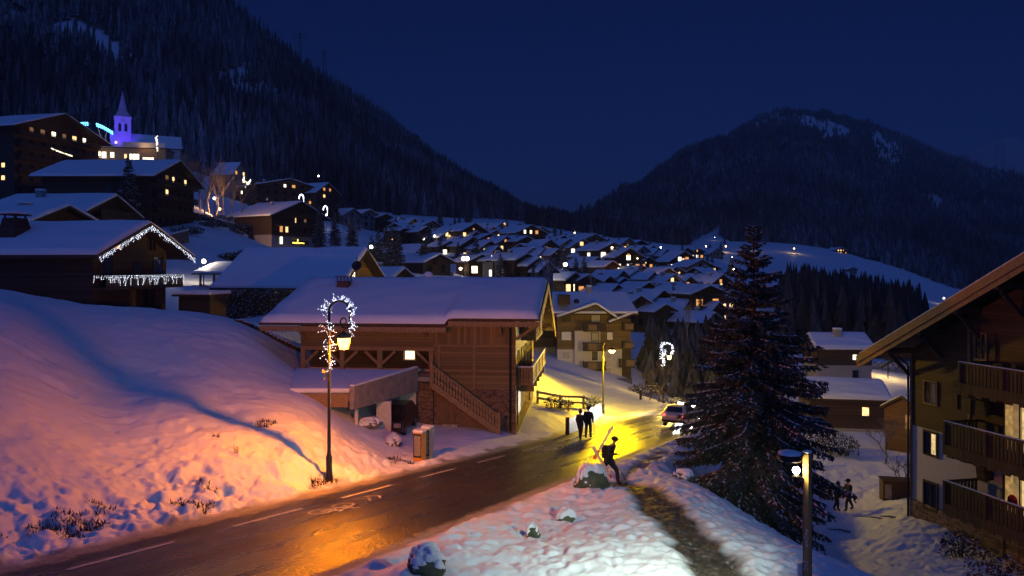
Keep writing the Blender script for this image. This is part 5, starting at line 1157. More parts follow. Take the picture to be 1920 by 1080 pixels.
# ------------------------------------------------------------------ church on its terrace
def church():
    d = 372; p = P(230, 276, d); t = thing('church', 'violet lit church with slender pointed spire above the terraced chalets', 'church', p, R(-62)); s_ = d/F
    PUR = plain('church_plaster', (.62, .6, .6), .9, var=.1); SP = plain('spire_slate', (.4, .38, .42), .7, var=.12)
    w_ = 3.5; h = 55*s_
    m = MB(); m.box(-w_, w_, -w_, w_, -6, h); m.box(-w_-.2, w_+.2, -w_-.2, w_+.2, h*.38, h*.42); m.box(-w_-.3, w_+.3, -w_-.3, w_+.3, h-.6, h+.1); m.build('tower', PUR, t)
    for sx, sy in ((0, -1), (1, 0), (-1, 0)):
        m = MB()
        for a in (-1.3, 1.3):
            pts = [(a-.65, h*.5), (a+.65, h*.5), (a+.65, h*.72), (a, h*.8), (a-.65, h*.72)]
            if sy: m.prism(pts, -w_-.05, -w_-.01)
            else: m.prismx(pts, sx*(w_+.03)-.02, sx*(w_+.03)+.02)
        m.build('belfry_opening', GLASSD, t)
        m = MB()
        if sy: m.prism([(1.0*math.cos(a), h*.88+1.0*math.sin(a)) for a in np.linspace(0, 6.28, 17)[:-1]], -w_-.05, -w_-.01)
        else: m.prismx([(1.0*math.cos(a), h*.88+1.0*math.sin(a)) for a in np.linspace(0, 6.28, 17)[:-1]], sx*(w_+.03)-.02, sx*(w_+.03)+.02)
        m.build('clock', plain('clock_face', (.45, .43, .4), .6), t)
    H = 105*s_
    m = MB(); a = w_*.98
    ring = [(x*a, y*a, h+.1) for x, y in ((-1,-1),(1,-1),(1,1),(-1,1))]; r2 = [(2.1*math.cos(q), 2.1*math.sin(q), h+3.6) for q in [R(x) for x in (-112.5,-67.5,-22.5,22.5,67.5,112.5,157.5,202.5)]]
    m.add(ring+r2+[(0, 0, H)], [(0,1,5,4),(1,6,5),(1,2,7,6),(2,8,7),(2,3,9,8),(3,10,9),(3,0,11,10),(0,4,11)]+[(4+i, 4+(i+1) % 8, 12) for i in range(8)]); m.build('spire', SP, t)
    m = MB(); m.box(-.06, .06, -.06, .06, H-.3, H+2.2); m.box(-.5, .5, -.05, .05, H+1.3, H+1.45); m.build('cross', METAL, t)
    m = MB(); m.prism([(-6.2, -8), (6.2, -8), (6.2, .5), (0, 6), (-6.2, .5)], w_+.02, 25); nv = m.build('nave', PUR, t)
    m = MB(); slab(m, w_+.03, 26, -7.4, -.5, 0, 6.1, .3); slab(m, w_+.03, 26, 7.4, -.5, 0, 6.1, .3); ro = m.build('roof', BEAMD, t)
    m = MB(); slab(m, w_+.05, 25.9, -7.35, -.45, 0, 6.1, .4, .304); slab(m, w_+.05, 25.9, 7.35, -.45, 0, 6.1, .4, .304); m.build('snow', SNOW, ro)
    m = MB(); m.prism([(1.0, -6), (7, -6), (7, 5), (4, 7), (1.0, 5)], -w_-2, -w_-.06); m.build('porch', PUR, t)
    VIO = (.10, .02, 1)
    IR = Matrix.Rotation(R(62), 3, 'Z')
    for (x, y, z), aim, e in (((-8, -14, .2), (0, 0, 16), 17000), ((11, -13, .2), (0, 0, 13), 9000), ((3, -12, .2), (0, -2, 6), 1500)):
        x, y, z = IR @ Vector((x, y, z)); l = bpy.data.lights.new('floodlight', 'SPOT'); l.energy = e; l.color = VIO; l.spot_size = R(75); l.spot_blend = .6; l.shadow_soft_size = .3
        o = bpy.data.objects.new('floodlight', l); COL.objects.link(o); o.parent = t; o.location = (x, y, z); o.rotation_euler = (Vector(aim)-Vector((x, y, z))).to_track_quat('-Z', 'Y').to_euler()
        m = MB(); m.box(x-.4, x+.4, y-.3, y+.3, z-.9, z-.35); m.build('floodlight_box', METAL, t)
    m = MB(); m.ball(IR @ Vector((-.4, -w_*1.5-.3, 1.4)), .5, 10, 7); m.build('wall_light', glow('white_wall_light', (.7, .5, 1), 4), t)
church()
# terrace with its arcade below the church
tb = block('arcade', 'long lit terrace building below the church', 166, 300, 276, 304, 352, 14, 10, TAN, [(.03,.24,.3,.72,3,COOL),(.28,.34,.35,.7,1,COOL),(.46,.5,.3,.6,1,WARM),(.53,.66,.2,.62,3,COOL),(.7,.85,.15,.4,4,COOL)], snow=.25, H=10)
m = MB(); w_ = 134*352/F/math.cos(R(10)); h = 28*352/F; m.box(w_*.45, w_*1.0, -1.2, -1.0, h+.3, h+2.6); m.build('lit_parapet', PLASTER, tb); point('lamp', (w_*.75, -4, h+.5), (1, .6, .25), 350, .4, tb); point('lamp', (w_*.2, -5, h*.6), (1, .7, .3), 250, .4, tb)
def light_wings(label, u0, v0, pts, d):
    t = thing('light_sculpture', label, 'light decoration', P(u0, v0, d), 0, 'curved blue light sculptures'); o = t.location; st, bl = MB(), MB()
    P_ = [P(u, v, d)-o for u, v in pts]; st.tube(P_, .12, 6); bt = P(u0, v0, d)-o
    for i in range(len(P_)):
        if i % 2 == 0: q = P_[i]; st.tube([bt+Vector((i*.4-1, 0, 0)), bt.lerp(q, .5)+Vector((-1.0, 0, 0)), q], .07, 5)
    for a, b in zip(P_, P_[1:]):
        for q in (.0, .33, .66):
            c = a.lerp(b, q); bl.octa(c+Vector((0, -.2, .1)), .5); bl.octa(c+Vector((.2, -.2, -.85)), .42)
    st.build('frame', glow('white_tube', (.8, .85, 1), .35), t); g = bl.build('bulbs', glow('cyan_bulb', (.12, .62, 1), 5), t); g['kind'] = 'stuff'
light_wings('blue light sculpture arching beside the tall terraced chalet roof', 155, 258, [(138, 237), (146, 233), (156, 231), (168, 231)], 356)
light_wings('blue light sculpture arching down to the church tower', 200, 268, [(182, 233), (192, 237), (203, 243), (214, 250)], 356)
# the pole with white figure of lights
def light_pole():
    p = P(295, 300, 348); t = thing('light_pole', 'tall pole wound with white lights beside the violet church', 'light decoration', p); s_ = 348/F
    m = MB(); m.tube([(0, 0, -3), (0, 0, 44*s_)], .12, 6); m.build('pole', METAL, t); m = MB(); r = random.Random(1)
    for i in range(40):
        z = r.uniform(16, 46)*s_; x = -(max(0, z-34*s_))*r.uniform(0, .6)+r.uniform(-.3, .3); m.octa((x, -.2, z), .26)
    g = m.build('bulbs', COOL, t); g['kind'] = 'stuff'
light_pole()
# ------------------------------------------------------------------ more houses packed between the others
FILL = [('small unlit chalet squeezed between the rows near the upper village edge', 0, [(738,416),(765,421),(800,423),(832,432),(905,425),(925,424),(958,430),(1008,437),(1050,436),(1058,440),(1085,436),(1130,440),(1165,447),(1212,452),(1236,464),(1252,466)]),
 ('small chalet with a single lit window packed into the middle of the village', 2, [(845,450),(905,457),(935,459),(975,455),(1002,462),(1020,466),(1060,452),(1108,470),(1128,467),(1150,487),(1170,505),(1218,480),(1228,508),(1255,500),(1270,498),(1300,500)]),
 ('low chalet with two lit windows in the nearest rows of the village', 3, [(873,468),(905,474),(1080,508),(1105,512),(1145,515),(1160,530),(1218,527),(1238,528),(1262,548),(1310,547),(1322,556),(1372,545)])]
for gi, (lab, lit, pts) in enumerate(FILL):
    for i, (u, v) in enumerate(pts):
        H = 8.2; d = find_d(u, v, H, 175 if v > 470 else (240 if v > 440 else 300)); r = random.Random(u)
        gp, rp = r.uniform(26, 40), r.uniform(20, 34); yaw = r.choice((46, 50, 56, 64, 30, -40)); st = r.choice('ddbdpg')
        W = min(13, max(6, gp*d/F/abs(math.cos(R(yaw)))-2)); L = min(14, max(6, rp*d/F/abs(math.sin(R(yaw)))-2))
        house('village_house', lab, 'house', u, v, d, W, L, max(2.6, H-W/2*.445-.6), yaw, 24, lit, gi*40+i, ('unlit upper houses', 'middle houses with one window', 'nearest small houses')[gi], VW[st][0], VW[st][1], balcony=r.random() < .5, chimney=r.random() < .6, attic=True, ws=1.25)
rl = random.Random(29)
for i in range(34):
    u = rl.uniform(730, 1400); v = rl.uniform(430, 540); c = rl.choice('wwyo')
    village_lamp(u, v, c, 120 if i % 3 == 0 else 0, rl.uniform(.24, .38), 'one of the small warm lamps scattered between the village houses', 4.6, None, 175 if v > 470 else 260)
# ------------------------------------------------------------------ trees
FROSTP = plain('old_snow_on_needles', (.5, .5, .5), .8, var=.3, scale=6)
NEEDLEF = plain('near_spruce_needles', (.07, .074, .052), .75, var=.55, scale=3)
def spruce(name, label, loc, h, rad, levels, nb, twigs, seed, snowq=.5, group=None, card=1.0, prof=None, base=.08, cat='tree'):
    r = random.Random(seed); t = thing(name, label, cat, loc, r.uniform(0, 6.28), group)
    m = MB(); m.tube([(0, 0, -.8), (.03, 0, h*.3), (-.03, .02, h*.65), (0, 0, h)], [h*.014+.02, h*.011+.015, h*.006+.01, .012], 8); m.build('trunk', BARK, t)
    lim, fol, sn = MB(), MB(), MB()
    prof = prof or (lambda q: (1-q)**.8*(.55+.45*min(1, q/.18)))
    for L in range(levels):
        q = base+(1-base)*(L+r.uniform(-.3, .3))/levels; q = min(.985, max(base*.7, q)); z0 = q*h
        n = max(3, int(nb*(1-.45*q))); a0 = r.uniform(0, 6.28)
        for b in range(n):
            a = a0+6.283*b/n+r.uniform(-.4, .4); z0 = h*min(.985, q+r.uniform(-.9, .9)/levels); ln = rad*prof(q)*r.choice((.6, .78, .9, 1.0, 1.1, 1.17))*r.uniform(.9, 1.1)+.12
            up = .42*q**1.5-.12+r.uniform(-.1, .1); droop = .42*(1-q)+.08
            ca, sa = math.cos(a), math.sin(a); K = max(3, int(ln/.26*card**-.5)+2); pts = []
            for k in range(K+1):
                s_ = k/K; rr = ln*s_; z = z0+ln*(up*s_-droop*s_*s_+.16*s_**4)
                pts.append(Vector((ca*rr, sa*rr, z)))
            if ln > .5: lim.tube(pts, [.012+.018*ln*(1-k/K)*.5 for k in range(K+1)], 4, False)
            for k in range(1, K+1):
                p = pts[k]; tn = (pts[k]-pts[k-1]).normalized(); sd = Vector((-sa, ca, 0)); s_ = k/K
                wd = min(.62, ln*.34)*(1-.55*s_)+.1
                for w_ in range(twigs):
                    sg = 1 if w_ % 2 else -1; f = r.uniform(.5, 1.15)
                    d = (tn*r.uniform(.3, .9)+sd*sg*r.uniform(.35, 1.0)+Vector((0, 0, -r.uniform(.1, .95)*(1-.6*q)))).normalized()
                    e = p+d*wd*f; o = d.cross(Vector((0, 0, 1))).normalized()*.05*card; mid = p.lerp(e, .45)
                    up_ = Vector((0, 0, -.055*card))
                    fol.add([p-o*.5, mid-o, e, mid+o], [(0, 1, 2, 3)]); fol.add([p, mid+up_, e, mid-up_*.6], [(0, 1, 2, 3)])
                    for g in range(2):
                        c = p.lerp(e, r.uniform(.25, .95)); dd = (d+Vector((r.uniform(-.9, .9), r.uniform(-.9, .9), r.uniform(-1.1, .1)))).normalized()*wd*.42; o2 = dd.cross(Vector((r.uniform(-1, 1), r.uniform(-1, 1), .7))).normalized()*.032*card
                        fol.add([c, c+dd*.5-o2, c+dd, c+dd*.5+o2], [(0, 1, 2, 3)])
                    if r.random() < snowq*.3:
                        c = p.lerp(e, r.uniform(.3, .9))+Vector((0, 0, .018)); x = d*wd*.22*r.uniform(.6, 1.3); y = o.normalized()*.035*card*r.uniform(.6, 1.5)
                        sn.add([c-x, c-y+Vector((0,0,.004)), c+x, c+y, c+Vector((0, 0, .028*card))], [(0, 1, 4), (1, 2, 4), (2, 3, 4), (3, 0, 4), (0, 3, 2, 1)])
                if r.random() < snowq:
                    y = sd*.045*card*r.uniform(.5, 1.5); c = pts[k-1].lerp(p, .5)+Vector((0, 0, .025)); x = (p-pts[k-1])*.55
                    sn.add([c-x, c-y, c+x, c+y, c+Vector((0, 0, .05*card))], [(0, 1, 4), (1, 2, 4), (2, 3, 4), (3, 0, 4), (0, 3, 2, 1)])
    cr = fol.build('crown', NEEDLEF, t, fix=False); lim.build('limbs', BARK, cr, fix=False)
    if sn.v: sn.build('snow', FROSTP, cr, fix=False)
    return t
def big_prof(q):
    return float(np.interp(q, [0, .12, .25, .4, .55, .7, .82, .9, 1], [.42, .78, 1.0, .93, .72, .46, .26, .12, .02]))
pb = P(1413, 990, 36); pb.z = gz(pb.x, pb.y)-.2
spruce('spruce_tree', 'large snow dusted spruce with drooping branches hiding the parked car beside the road', pb, P(0, 418, 36).z-pb.z, 3.35, 46, 12, 8, 11, .6, None, 1.15, big_prof, .05)
# conifers of the village: three kinds, copied
def conifer(i, label, loc, hh, proto={}):
    k = i % 3
    if k not in proto:
        proto[k] = spruce('conifer', 'x', (0, 0, 0), 10, 2.1, 24, 11, 4, 50+k, .6, 'conifers standing among the houses', 2.3); o = proto[k]
    else: o = copy_tree(proto[k])
    o['label'] = label; o.location = loc; s_ = hh/10; o.scale = (s_*1.0, s_*1.0, s_); o.rotation_euler = (0, 0, i*1.3); return o
CON = [(241,296,440,140,'tall dark fir standing before the broad terraced chalet roof'),(476,333,392,225,'round topped dark fir beside the pyramid roofed house'),(598,388,462,180,'snowy fir at the end of the dark hotel gable'),
 (628,398,460,190,'slim fir left of the upper village houses'),(660,402,462,200,'fir between the slim fir and the grey houses'),(724,420,462,180,'dark fir by the uppermost snowy roofs'),(744,428,465,180,'dark fir behind the white chalet with stacked amber windows'),
 (825,390,425,380,'frosted fir standing alone behind the tan house'),(861,402,425,420,'small frosted fir above the tall grey apartment house, nearer one'),(853,405,422,420,'small frosted fir above the tall grey apartment house, farther one'),(878,380,420,430,'tall frosted fir behind the big dark chalet'),
 (1040,418,440,480,'frosted fir at the mountain gap, thicker one'),(1052,424,442,480,'frosted fir at the mountain gap, thinner one'),(1241,486,526,290,'frosted spruce standing alone before the modern long building'),(1155,493,522,240,'dark fir right of the big chalet with many lit windows'),
 (1172,488,520,250,'second dark fir beside the warm lit chalet'),(1098,492,540,190,'round snowy fir in front of the big chalet'),(1128,520,548,185,'low snowy bush tree on the terrace by the long barn'),(1263,532,575,170,'fir in front of the dark chalet in the hollow'),(1312,545,585,165,'fir between the barns in the hollow'),
 (1000,500,555,150,'dark fir behind the ridge end of the timber chalet'),(1335,478,510,330,'dark fir beside the outermost chalets'),(1372,480,515,330,'dark fir left of the spruce tip on the meadow edge'),(470,418,455,170,'snowy fir before the dark hotel corner'),(1590,690,790,84,'dark fir squeezed between the two chalets right of the spruce') ]
for i, (u, v0, v1, d, lab) in enumerate(CON[:-1]):
    p = P(u, v0, d); g = gz(p.x, p.y); hh = max(2.5, (v1-v0)*d/F); p.z -= hh; conifer(i, lab, p, hh)
rf = random.Random(17)
for i in range(46):
    u = rf.uniform(690, 1390); v = rf.uniform(435, 545); d = find_d(u, v, 0.0, 150); p = P(u, v, d); p.z = gz(p.x, p.y)
    conifer(i, 'small dark fir squeezed in among the village houses', p, rf.uniform(5, 11))['group'] = 'small firs scattered through the village'
# bare trees
def bare_tree(name, label, loc, h, seed, mat, depth=5, spread=.55, group=None, nm=3, snow=False, cat='tree', r0=.016):
    r = random.Random(seed); t = thing(name, label, cat, loc, 0, group); tr, br = MB(), MB()
    def grow(p, d, ln, rad, k):
        e = p+d*ln; m_ = p.lerp(e, .5)+Vector((r.uniform(-1, 1), r.uniform(-1, 1), r.uniform(-.3, .3)))*ln*.08
        (tr if k == 0 else br).tube([p, m_, e], [rad, rad*.85, rad*.68], 6 if k < 2 else 3, False)
        if k >= depth: return
        for i in range(nm if k else nm+1):
            dd = (d+Vector((r.uniform(-1, 1), r.uniform(-1, 1), r.uniform(-.25, .75)))*spread*1.3).normalized()
            grow(p.lerp(e, r.uniform(.55, 1.0)), dd, ln*r.uniform(.58, .82), rad*.58, k+1)
    grow(Vector((0, 0, -.3)), Vector((r.uniform(-.08, .08), r.uniform(-.08, .08), 1)).normalized(), h*.34, h*r0, 0)
    b = tr.build('trunk', mat, t, fix=False); br.build('crown', mat, t, fix=False); return t
FROST = plain('frosted_twig', (.33, .31, .31), .95, var=.3)
def at(u, v, d): p = P(u, v, d); p.z = gz(p.x, p.y); return p
bare_tree('bare_tree', 'bare tree with pale branches lit beside the far street lamp', at(1238, 755, 86), 6.2, 3, TWIG, 5, .6, None, 3)
BT = bare_tree('bare_tree', 'tallest bare tree of the warm lit clump left of the pyramid roofed house', P(360, 392, 185), 17, 8, TWIG, 5, .36, 'bare trees in the warm lit clump', 3, r0=.013)
for i, (u, v, d, s_, lab) in enumerate([(376,396,190,.8,'bare tree right of the tallest one in the warm lit clump'),(392,398,195,.95,'bare tree in the middle of the warm lit clump'),(406,402,200,.8,'slim bare tree right of the middle of the warm lit clump'),(420,400,205,.9,'bare tree close to the pyramid roofed house front'),(436,405,210,.7,'low bare tree before the lit windows of the pyramid roofed house'),(452,402,215,.75,'bare tree wound up to the round topped dark fir'),(345,388,200,.9,'leftmost bare tree above the broad terraced chalet'),(384,402,180,.6,'short bare tree at the front of the warm lit clump')]):
    o = copy_tree(BT); o.location = P(u, v, d); o.scale = (s_,)*3; o.rotation_euler = (0, 0, i*2.1); o['label'] = lab
tl = thing('flood_lamp', 'hidden warm lamp at the foot of the bare tree clump', 'lamp', P(412, 392, 196), 0, 'small lit lamps of the village'); m = MB(); m.ball((0, 0, 0), .3, 8, 5); m.build('globe', VG['o'], tl); m = MB(); m.tube([(0, 0, -2), (0, 0, -.2)], .06, 6); m.build('pole', METAL, tl); point('light', (0, -.5, .2), (1, .5, .2), 6000, .3, tl)
BW = bare_tree('bare_tree', 'big frosted bare tree before the dark chalets above the timber chalet', P(1030, 548, 160), 9.5, 21, FROST, 5, .6, 'frosted bare trees of the village', 3, r0=.012)
for i, (u, v, d, s_, lab) in enumerate([(672,462,190,.75,'frosted bare tree left of the steep brown gable'),(655,455,200,.85,'frosted bare tree under the grey houses'),(1010,545,165,.7,'small frosted bare tree touching the timber chalet ridge'),(1110,545,170,.5,'low frosted bare bush tree on the terrace'),(1290,640,125,.8,'bare tree on the dark hollow edge'),(1385,520,240,.8,'bare tree left of the spruce tip'),(940,470,300,.8,'bare tree by the white building hedge'),(640,470,180,.6,'small frosted bare tree above the barn roof')]):
    o = copy_tree(BW); o.location = P(u, v, d); o.scale = (s_,)*3; o.rotation_euler = (0, 0, i*1.7+.4); o['label'] = lab
bare_tree('bare_tree', 'dark bare tree beside the floodlit hedge behind the two lower chalets', at(1632, 705, 104), 4.5, 31, BARK, 4, .6)
bare_tree('bare_tree', 'dark bare tree beside the brown shed in the garden', at(1660, 800, 62), 5.0, 33, TWIG, 5, .7)
bare_tree('bare_tree', 'thorny bare tree growing left of the dark chalet downpipe', at(1688, 850, 52), 3.6, 34, BARK, 5, .8)
# shrubs
def shrub(name, label, loc, rx, ry, h, n, seed, leaf, snowq=.4, twig=True, group=None, ls=.12):
    r = random.Random(seed); t = thing(name, label, 'shrub', loc, 0, group); f, s_, w_ = MB(), MB(), MB()
    for i in range(n):
        a = r.uniform(0, 6.283); q = math.sqrt(r.random()); z = h*r.random()**.8*(1-.35*q*q); p = Vector((rx*q*math.cos(a), ry*q*math.sin(a), z))
        d = Vector((r.uniform(-1, 1), r.uniform(-1, 1), r.uniform(-.3, 1))).normalized()*ls*r.uniform(.6, 1.5); o = d.cross(Vector((r.uniform(-1, 1), r.uniform(-1, 1), 1))).normalized()*ls*.35
        f.add([p, p+d*.5-o, p+d, p+d*.5+o], [(0, 1, 2, 3)])
        if r.random() < snowq*(z/h): c = p+Vector((0, 0, .03)); k = ls*.5; s_.add([c+Vector((-k, 0, 0)), c+Vector((0, -k, 0)), c+Vector((k, 0, 0)), c+Vector((0, k, 0)), c+Vector((0, 0, k*.6))], [(0, 1, 4), (1, 2, 4), (2, 3, 4), (3, 0, 4), (0, 3, 2, 1)])
    for i in range(max(5, n//60)):
        a = r.uniform(0, 6.283); q = r.random()**.5; b = Vector((rx*q*math.cos(a), ry*q*math.sin(a), h*r.uniform(.6, 1.05))); w_.tube([Vector((b.x*.3, b.y*.3, -.25)), Vector((b.x*.75, b.y*.75, b.z*.55)), b], [.02, .014, .006], 4, False)
    f.build('foliage', leaf, t, fix=False); w_.build('twigs', BARK, t, fix=False)
    if s_.v: s_.build('snow', SNOW, t, fix=False)
    return t
LEAFY = plain('yellowing_leaf', (.16, .17, .05), .8, var=.5, scale=4); LEAFD = plain('dark_leaf', (.035, .045, .02), .8, var=.5, scale=4); DRY = plain('dry_stalk', (.07, .045, .028), .9, var=.5, scale=5)
shrub('bush', 'dark green bush above the rail fence beside the timber chalet balcony', at(1040, 727, 57), .8, .7, 1.05, 520, 1, LEAFD)
shrub('bush', 'smaller dark bush beside the bush above the rail fence', at(1061, 733, 57), .6, .5, .85, 380, 2, LEAFD)
shrub('bush', 'yellow lit bush between the rail fence and the tall black lamp', at(1115, 767, 60), .75, .6, 1.2, 620, 3, LEAFY, .12)
shrub('bush', 'low snowy hedge at the bend behind the parked car', at(1262, 742, 98), 3.2, .8, .9, 700, 4, LEAFD, .9, ls=.2)
shrub('bush', 'dry brown thicket at the foot of the bare tree by the far lamp', at(1215, 728, 100), 2.6, 1.2, 1.8, 900, 5, DRY, .1, ls=.25)
shrub('hedge', 'floodlit pale hedge behind the two lower chalets', P(1655, 702, 122), 5.5, .8, 2.0, 1500, 6, TWIG, .3, ls=.25)
shrub('bush', 'dark snowless bush right of the spruce in the garden', at(1572, 848, 64), 1.7, 1.2, 1.9, 1100, 7, LEAFD, .05, ls=.16)
shrub('bush', 'dark bush behind the wooden post lamp at the spruce foot', at(1520, 838, 66), 1.5, 1.2, 2.2, 900, 8, LEAFD, .05, ls=.16)
shrub('bush', 'dry garden shrub at the foot of the dark chalet balconies', at(1862, 1062, 31.5), 1.1, .9, 1.7, 420, 9, DRY, .1, ls=.16)
shrub('bush', 'brown dried bush against the stone base of the dark chalet', at(1800, 1000, 36), .9, .6, 1.2, 420, 10, DRY, .1, ls=.14)
hb = thing('hedge', 'long dark snow dusted hedge between the garage and the barn', 'hedge', P(490, 590, 68))
def hedge():
    r = random.Random(3); f, s_ = MB(), MB()
    for i in range(3600):
        x = r.uniform(-3.6, 3.2); z = r.uniform(-.6, 2.2); y = r.uniform(-.7, .7); p = Vector((x, y-.2*x, z)); ls = .18; d = Vector((r.uniform(-1, 1), r.uniform(-1, 1), r.uniform(-.3, 1))).normalized()*ls*r.uniform(.6, 1.5); o = d.cross(Vector((r.uniform(-1, 1), .3, 1))).normalized()*ls*.4
        f.add([p, p+d*.5-o, p+d, p+d*.5+o], [(0, 1, 2, 3)])
        if r.random() < .16: c = p+Vector((0, -.03, .04)); k = .09; s_.add([c+Vector((-k, 0, 0)), c+Vector((0, -k, 0)), c+Vector((k, 0, 0)), c+Vector((0, k, 0)), c+Vector((0, 0, k*.6))], [(0, 1, 4), (1, 2, 4), (2, 3, 4), (3, 0, 4), (0, 3, 2, 1)])
    f.build('foliage', LEAFD, hb, fix=False); s_.build('snow', SNOW, hb, fix=False); m = MB()
    for i in range(12): x = -3.5+i*.6; m.tube([(x, -.2*x, -1), (x, -.2*x, 1.6)], .04, 4)
    m.build('stems', BARK, hb)
hedge()
# dry brush sticking out of the snowy bank along the road
def brush():
    r = np.random.default_rng(8); n = 150000; s_ = r.uniform(12, 34, n); nn = RL-r.uniform(.35, 8.5, n); x = NX*nn+.423*s_; y = NY*nn+.906*s_
    den = fbm(x/1.7, y/1.7, 55, 3)+.25*fbm(x/.5, y/.5, 58, 2); low = 1-sstep(1.0, 6.5, RL-nn); u = x/y*F+U0
    keep = (den > .30+.32*(1-low)) & (r.random(n) < .55) & (u > -250) & (u < 800); x, y = x[keep][:9000], y[keep][:9000]
    z, _ = ground(x, y); m = MB(); rr = random.Random(4)
    for a, b, c in zip(x, y, z):
        p = Vector((a, b, c-.06)); d = Vector((rr.uniform(-1, 1), rr.uniform(-1, .4), rr.uniform(.25, 1.1))).normalized()*rr.uniform(.08, .30); o = Vector((-d.y, d.x, 0)).normalized()*rr.uniform(.006, .022)
        m.add([p-o, p+o, p+d*.6+o*.8, p+d, p+d*.6-o*.8], [(0, 1, 2, 3, 4)])
    tag(m.build('dry_brush', plain('dead_leaves', (.045, .026, .014), .95, var=.6, scale=6), fix=False), 'dry brown stalks and leaves poking through the snow bank along the road', 'brush', kind='stuff')
brush()

# the dim slope between the terraced chalets and the dark hotel: walls and shrubs
for i, (u, v, d, rx, h, lab) in enumerate([(350,432,140,3.2,1.5,'dark snow dusted hedge under the broad terraced chalet, nearest one'),(400,440,160,3.0,1.4,'dark bushes on the snowy slope left of the dark hotel'),(450,452,165,2.4,2.6,'big dark bush at the near corner of the dark hotel'),(440,475,120,2.6,1.3,'snowy scrub running down the slope behind the barn'),(470,468,130,2.2,1.2,'snowy scrub below the dark hotel terrace'),(415,415,185,3.6,1.6,'dark scrub at the foot of the warm lit bare trees'),(372,420,165,3.4,1.5,'dark scrub beside the broad terraced chalet wall'),(330,470,110,2.2,1.2,'dark bush behind the right eave of the lights chalet')]):
    shrub('bush', lab, at(u, v, d), rx, 1.0, h, 900, 40+i, LEAFD, .35, ls=.3)
def garden_wall(label, a, b, h):
    t = thing('garden_wall', label, 'wall', a); q = b-a; m = MB(); m.beam(Vector((0, 0, h/2-.6)), q+Vector((0, 0, h/2-.6)), .4, h+1.2); m.build('stones', STONE, t); m = MB(); m.beam(Vector((0, 0, h+.08)), q+Vector((0, 0, h+.08)), .44, .15); m.build('snow', SNOW, t)
garden_wall('dark stone wall climbing the slope from the broad terraced chalet to the hotel', at(345, 405, 165), at(440, 440, 175), 1.6)
garden_wall('lower dark stone wall across the snow behind the lights chalet', at(318, 455, 118), at(352, 440, 128), 2.0)
# ------------------------------------------------------------------ small things along the road
def rock(name, label, loc, sx, sy, sz, seed, snowh=.1, cat='rock', mat=None, lean=(0, 0)):
    """an angular stone; its snow lies as a blanket on the faces that look up"""
    t = thing(name, label, cat, loc, seed*1.1); r = random.Random(seed)
    planes = [(Vector((r.uniform(-1, 1), r.uniform(-1, 1), r.uniform(-.3, 1))).normalized(), r.uniform(.62, .95)) for _ in range(11)]
    b = bmesh.new(); bmesh.ops.create_icosphere(b, subdivisions=5, radius=1)
    for v in b.verts:
        c = v.co.copy()
        for n, d in planes:
            q = c.dot(n)
            if q > d: c -= n*(q-d)*.9
        n1 = float(fbm(np.array([c.x*2.2+seed]), np.array([c.y*2.2+c.z*2.9]), seed, 5)[0])
        c *= 1+.14*n1; v.co = Vector((c.x*sx+c.z*lean[0], c.y*sy+c.z*lean[1], c.z*sz))
    b.normal_update(); me = bpy.data.meshes.new('stone'); b.to_mesh(me); me.materials.append(mat or ROCK)
    o = bpy.data.objects.new('stone', me); COL.objects.link(o); o.parent = t
    if snowh:
        wt = {}
        for v in b.verts:
            j = float(fbm(np.array([v.co.x*4+seed*3]), np.array([v.co.y*4]), seed+2, 3)[0])
            wt[v.index] = max(0, min(1, (v.normal.z-.62+.5*j)*3))
        for v in b.verts: v.co = v.co+Vector((0, 0, 1))*(snowh*wt[v.index]**.6-.02)+v.normal*(.03*wt[v.index])
        bmesh.ops.delete(b, geom=[f for f in b.faces if max(wt[v.index] for v in f.verts) <= 0], context='FACES')
        m2 = bpy.data.meshes.new('snow'); b.to_mesh(m2); m2.materials.append(SNOW); m2.polygons.foreach_set('use_smooth', [True]*len(m2.polygons))
        o = bpy.data.objects.new('snow', m2); COL.objects.link(o); o.parent = t
    b.free(); return t
rock('rock', 'mossy boulder with a thick snow cap beside the path near the skier', at(1107, 936, 28.3)+Vector((0, 0, .18)), .74, .6, .62, 3, .2)
rock('rock', 'snow capped dark rock at the very bottom near the road edge', at(800, 1072, 17.1)+Vector((0, 0, .06)), .5, .42, .32, 5, .13)
rock('rock', 'small rock half buried in the bright snow between road and path', at(1000, 1000, 21.2)+Vector((0, 0, .0)), .3, .26, .3, 7, .12)
rock('rock', 'low snow covered stone behind the small half buried rock', at(1062, 972, 23.4)+Vector((0, 0, -.02)), .36, .3, .24, 9, .14)
rock('rock', 'snow topped block at the tip of the spruce branches by the track', at(1281, 890, 33)+Vector((0, 0, .1)), .5, .36, .3, 11, .16)
rock('rock', 'orange lit retaining stone beside the carport entrance, nearer one', at(738, 822, 39.3)+Vector((0, 0, .1)), 1.0, .45, .34, 13, .08, mat=STONE)
rock('rock', 'orange lit retaining stone beside the carport entrance, farther one', at(690, 800, 41)+Vector((0, 0, .1)), .85, .45, .28, 15, .08, mat=STONE)
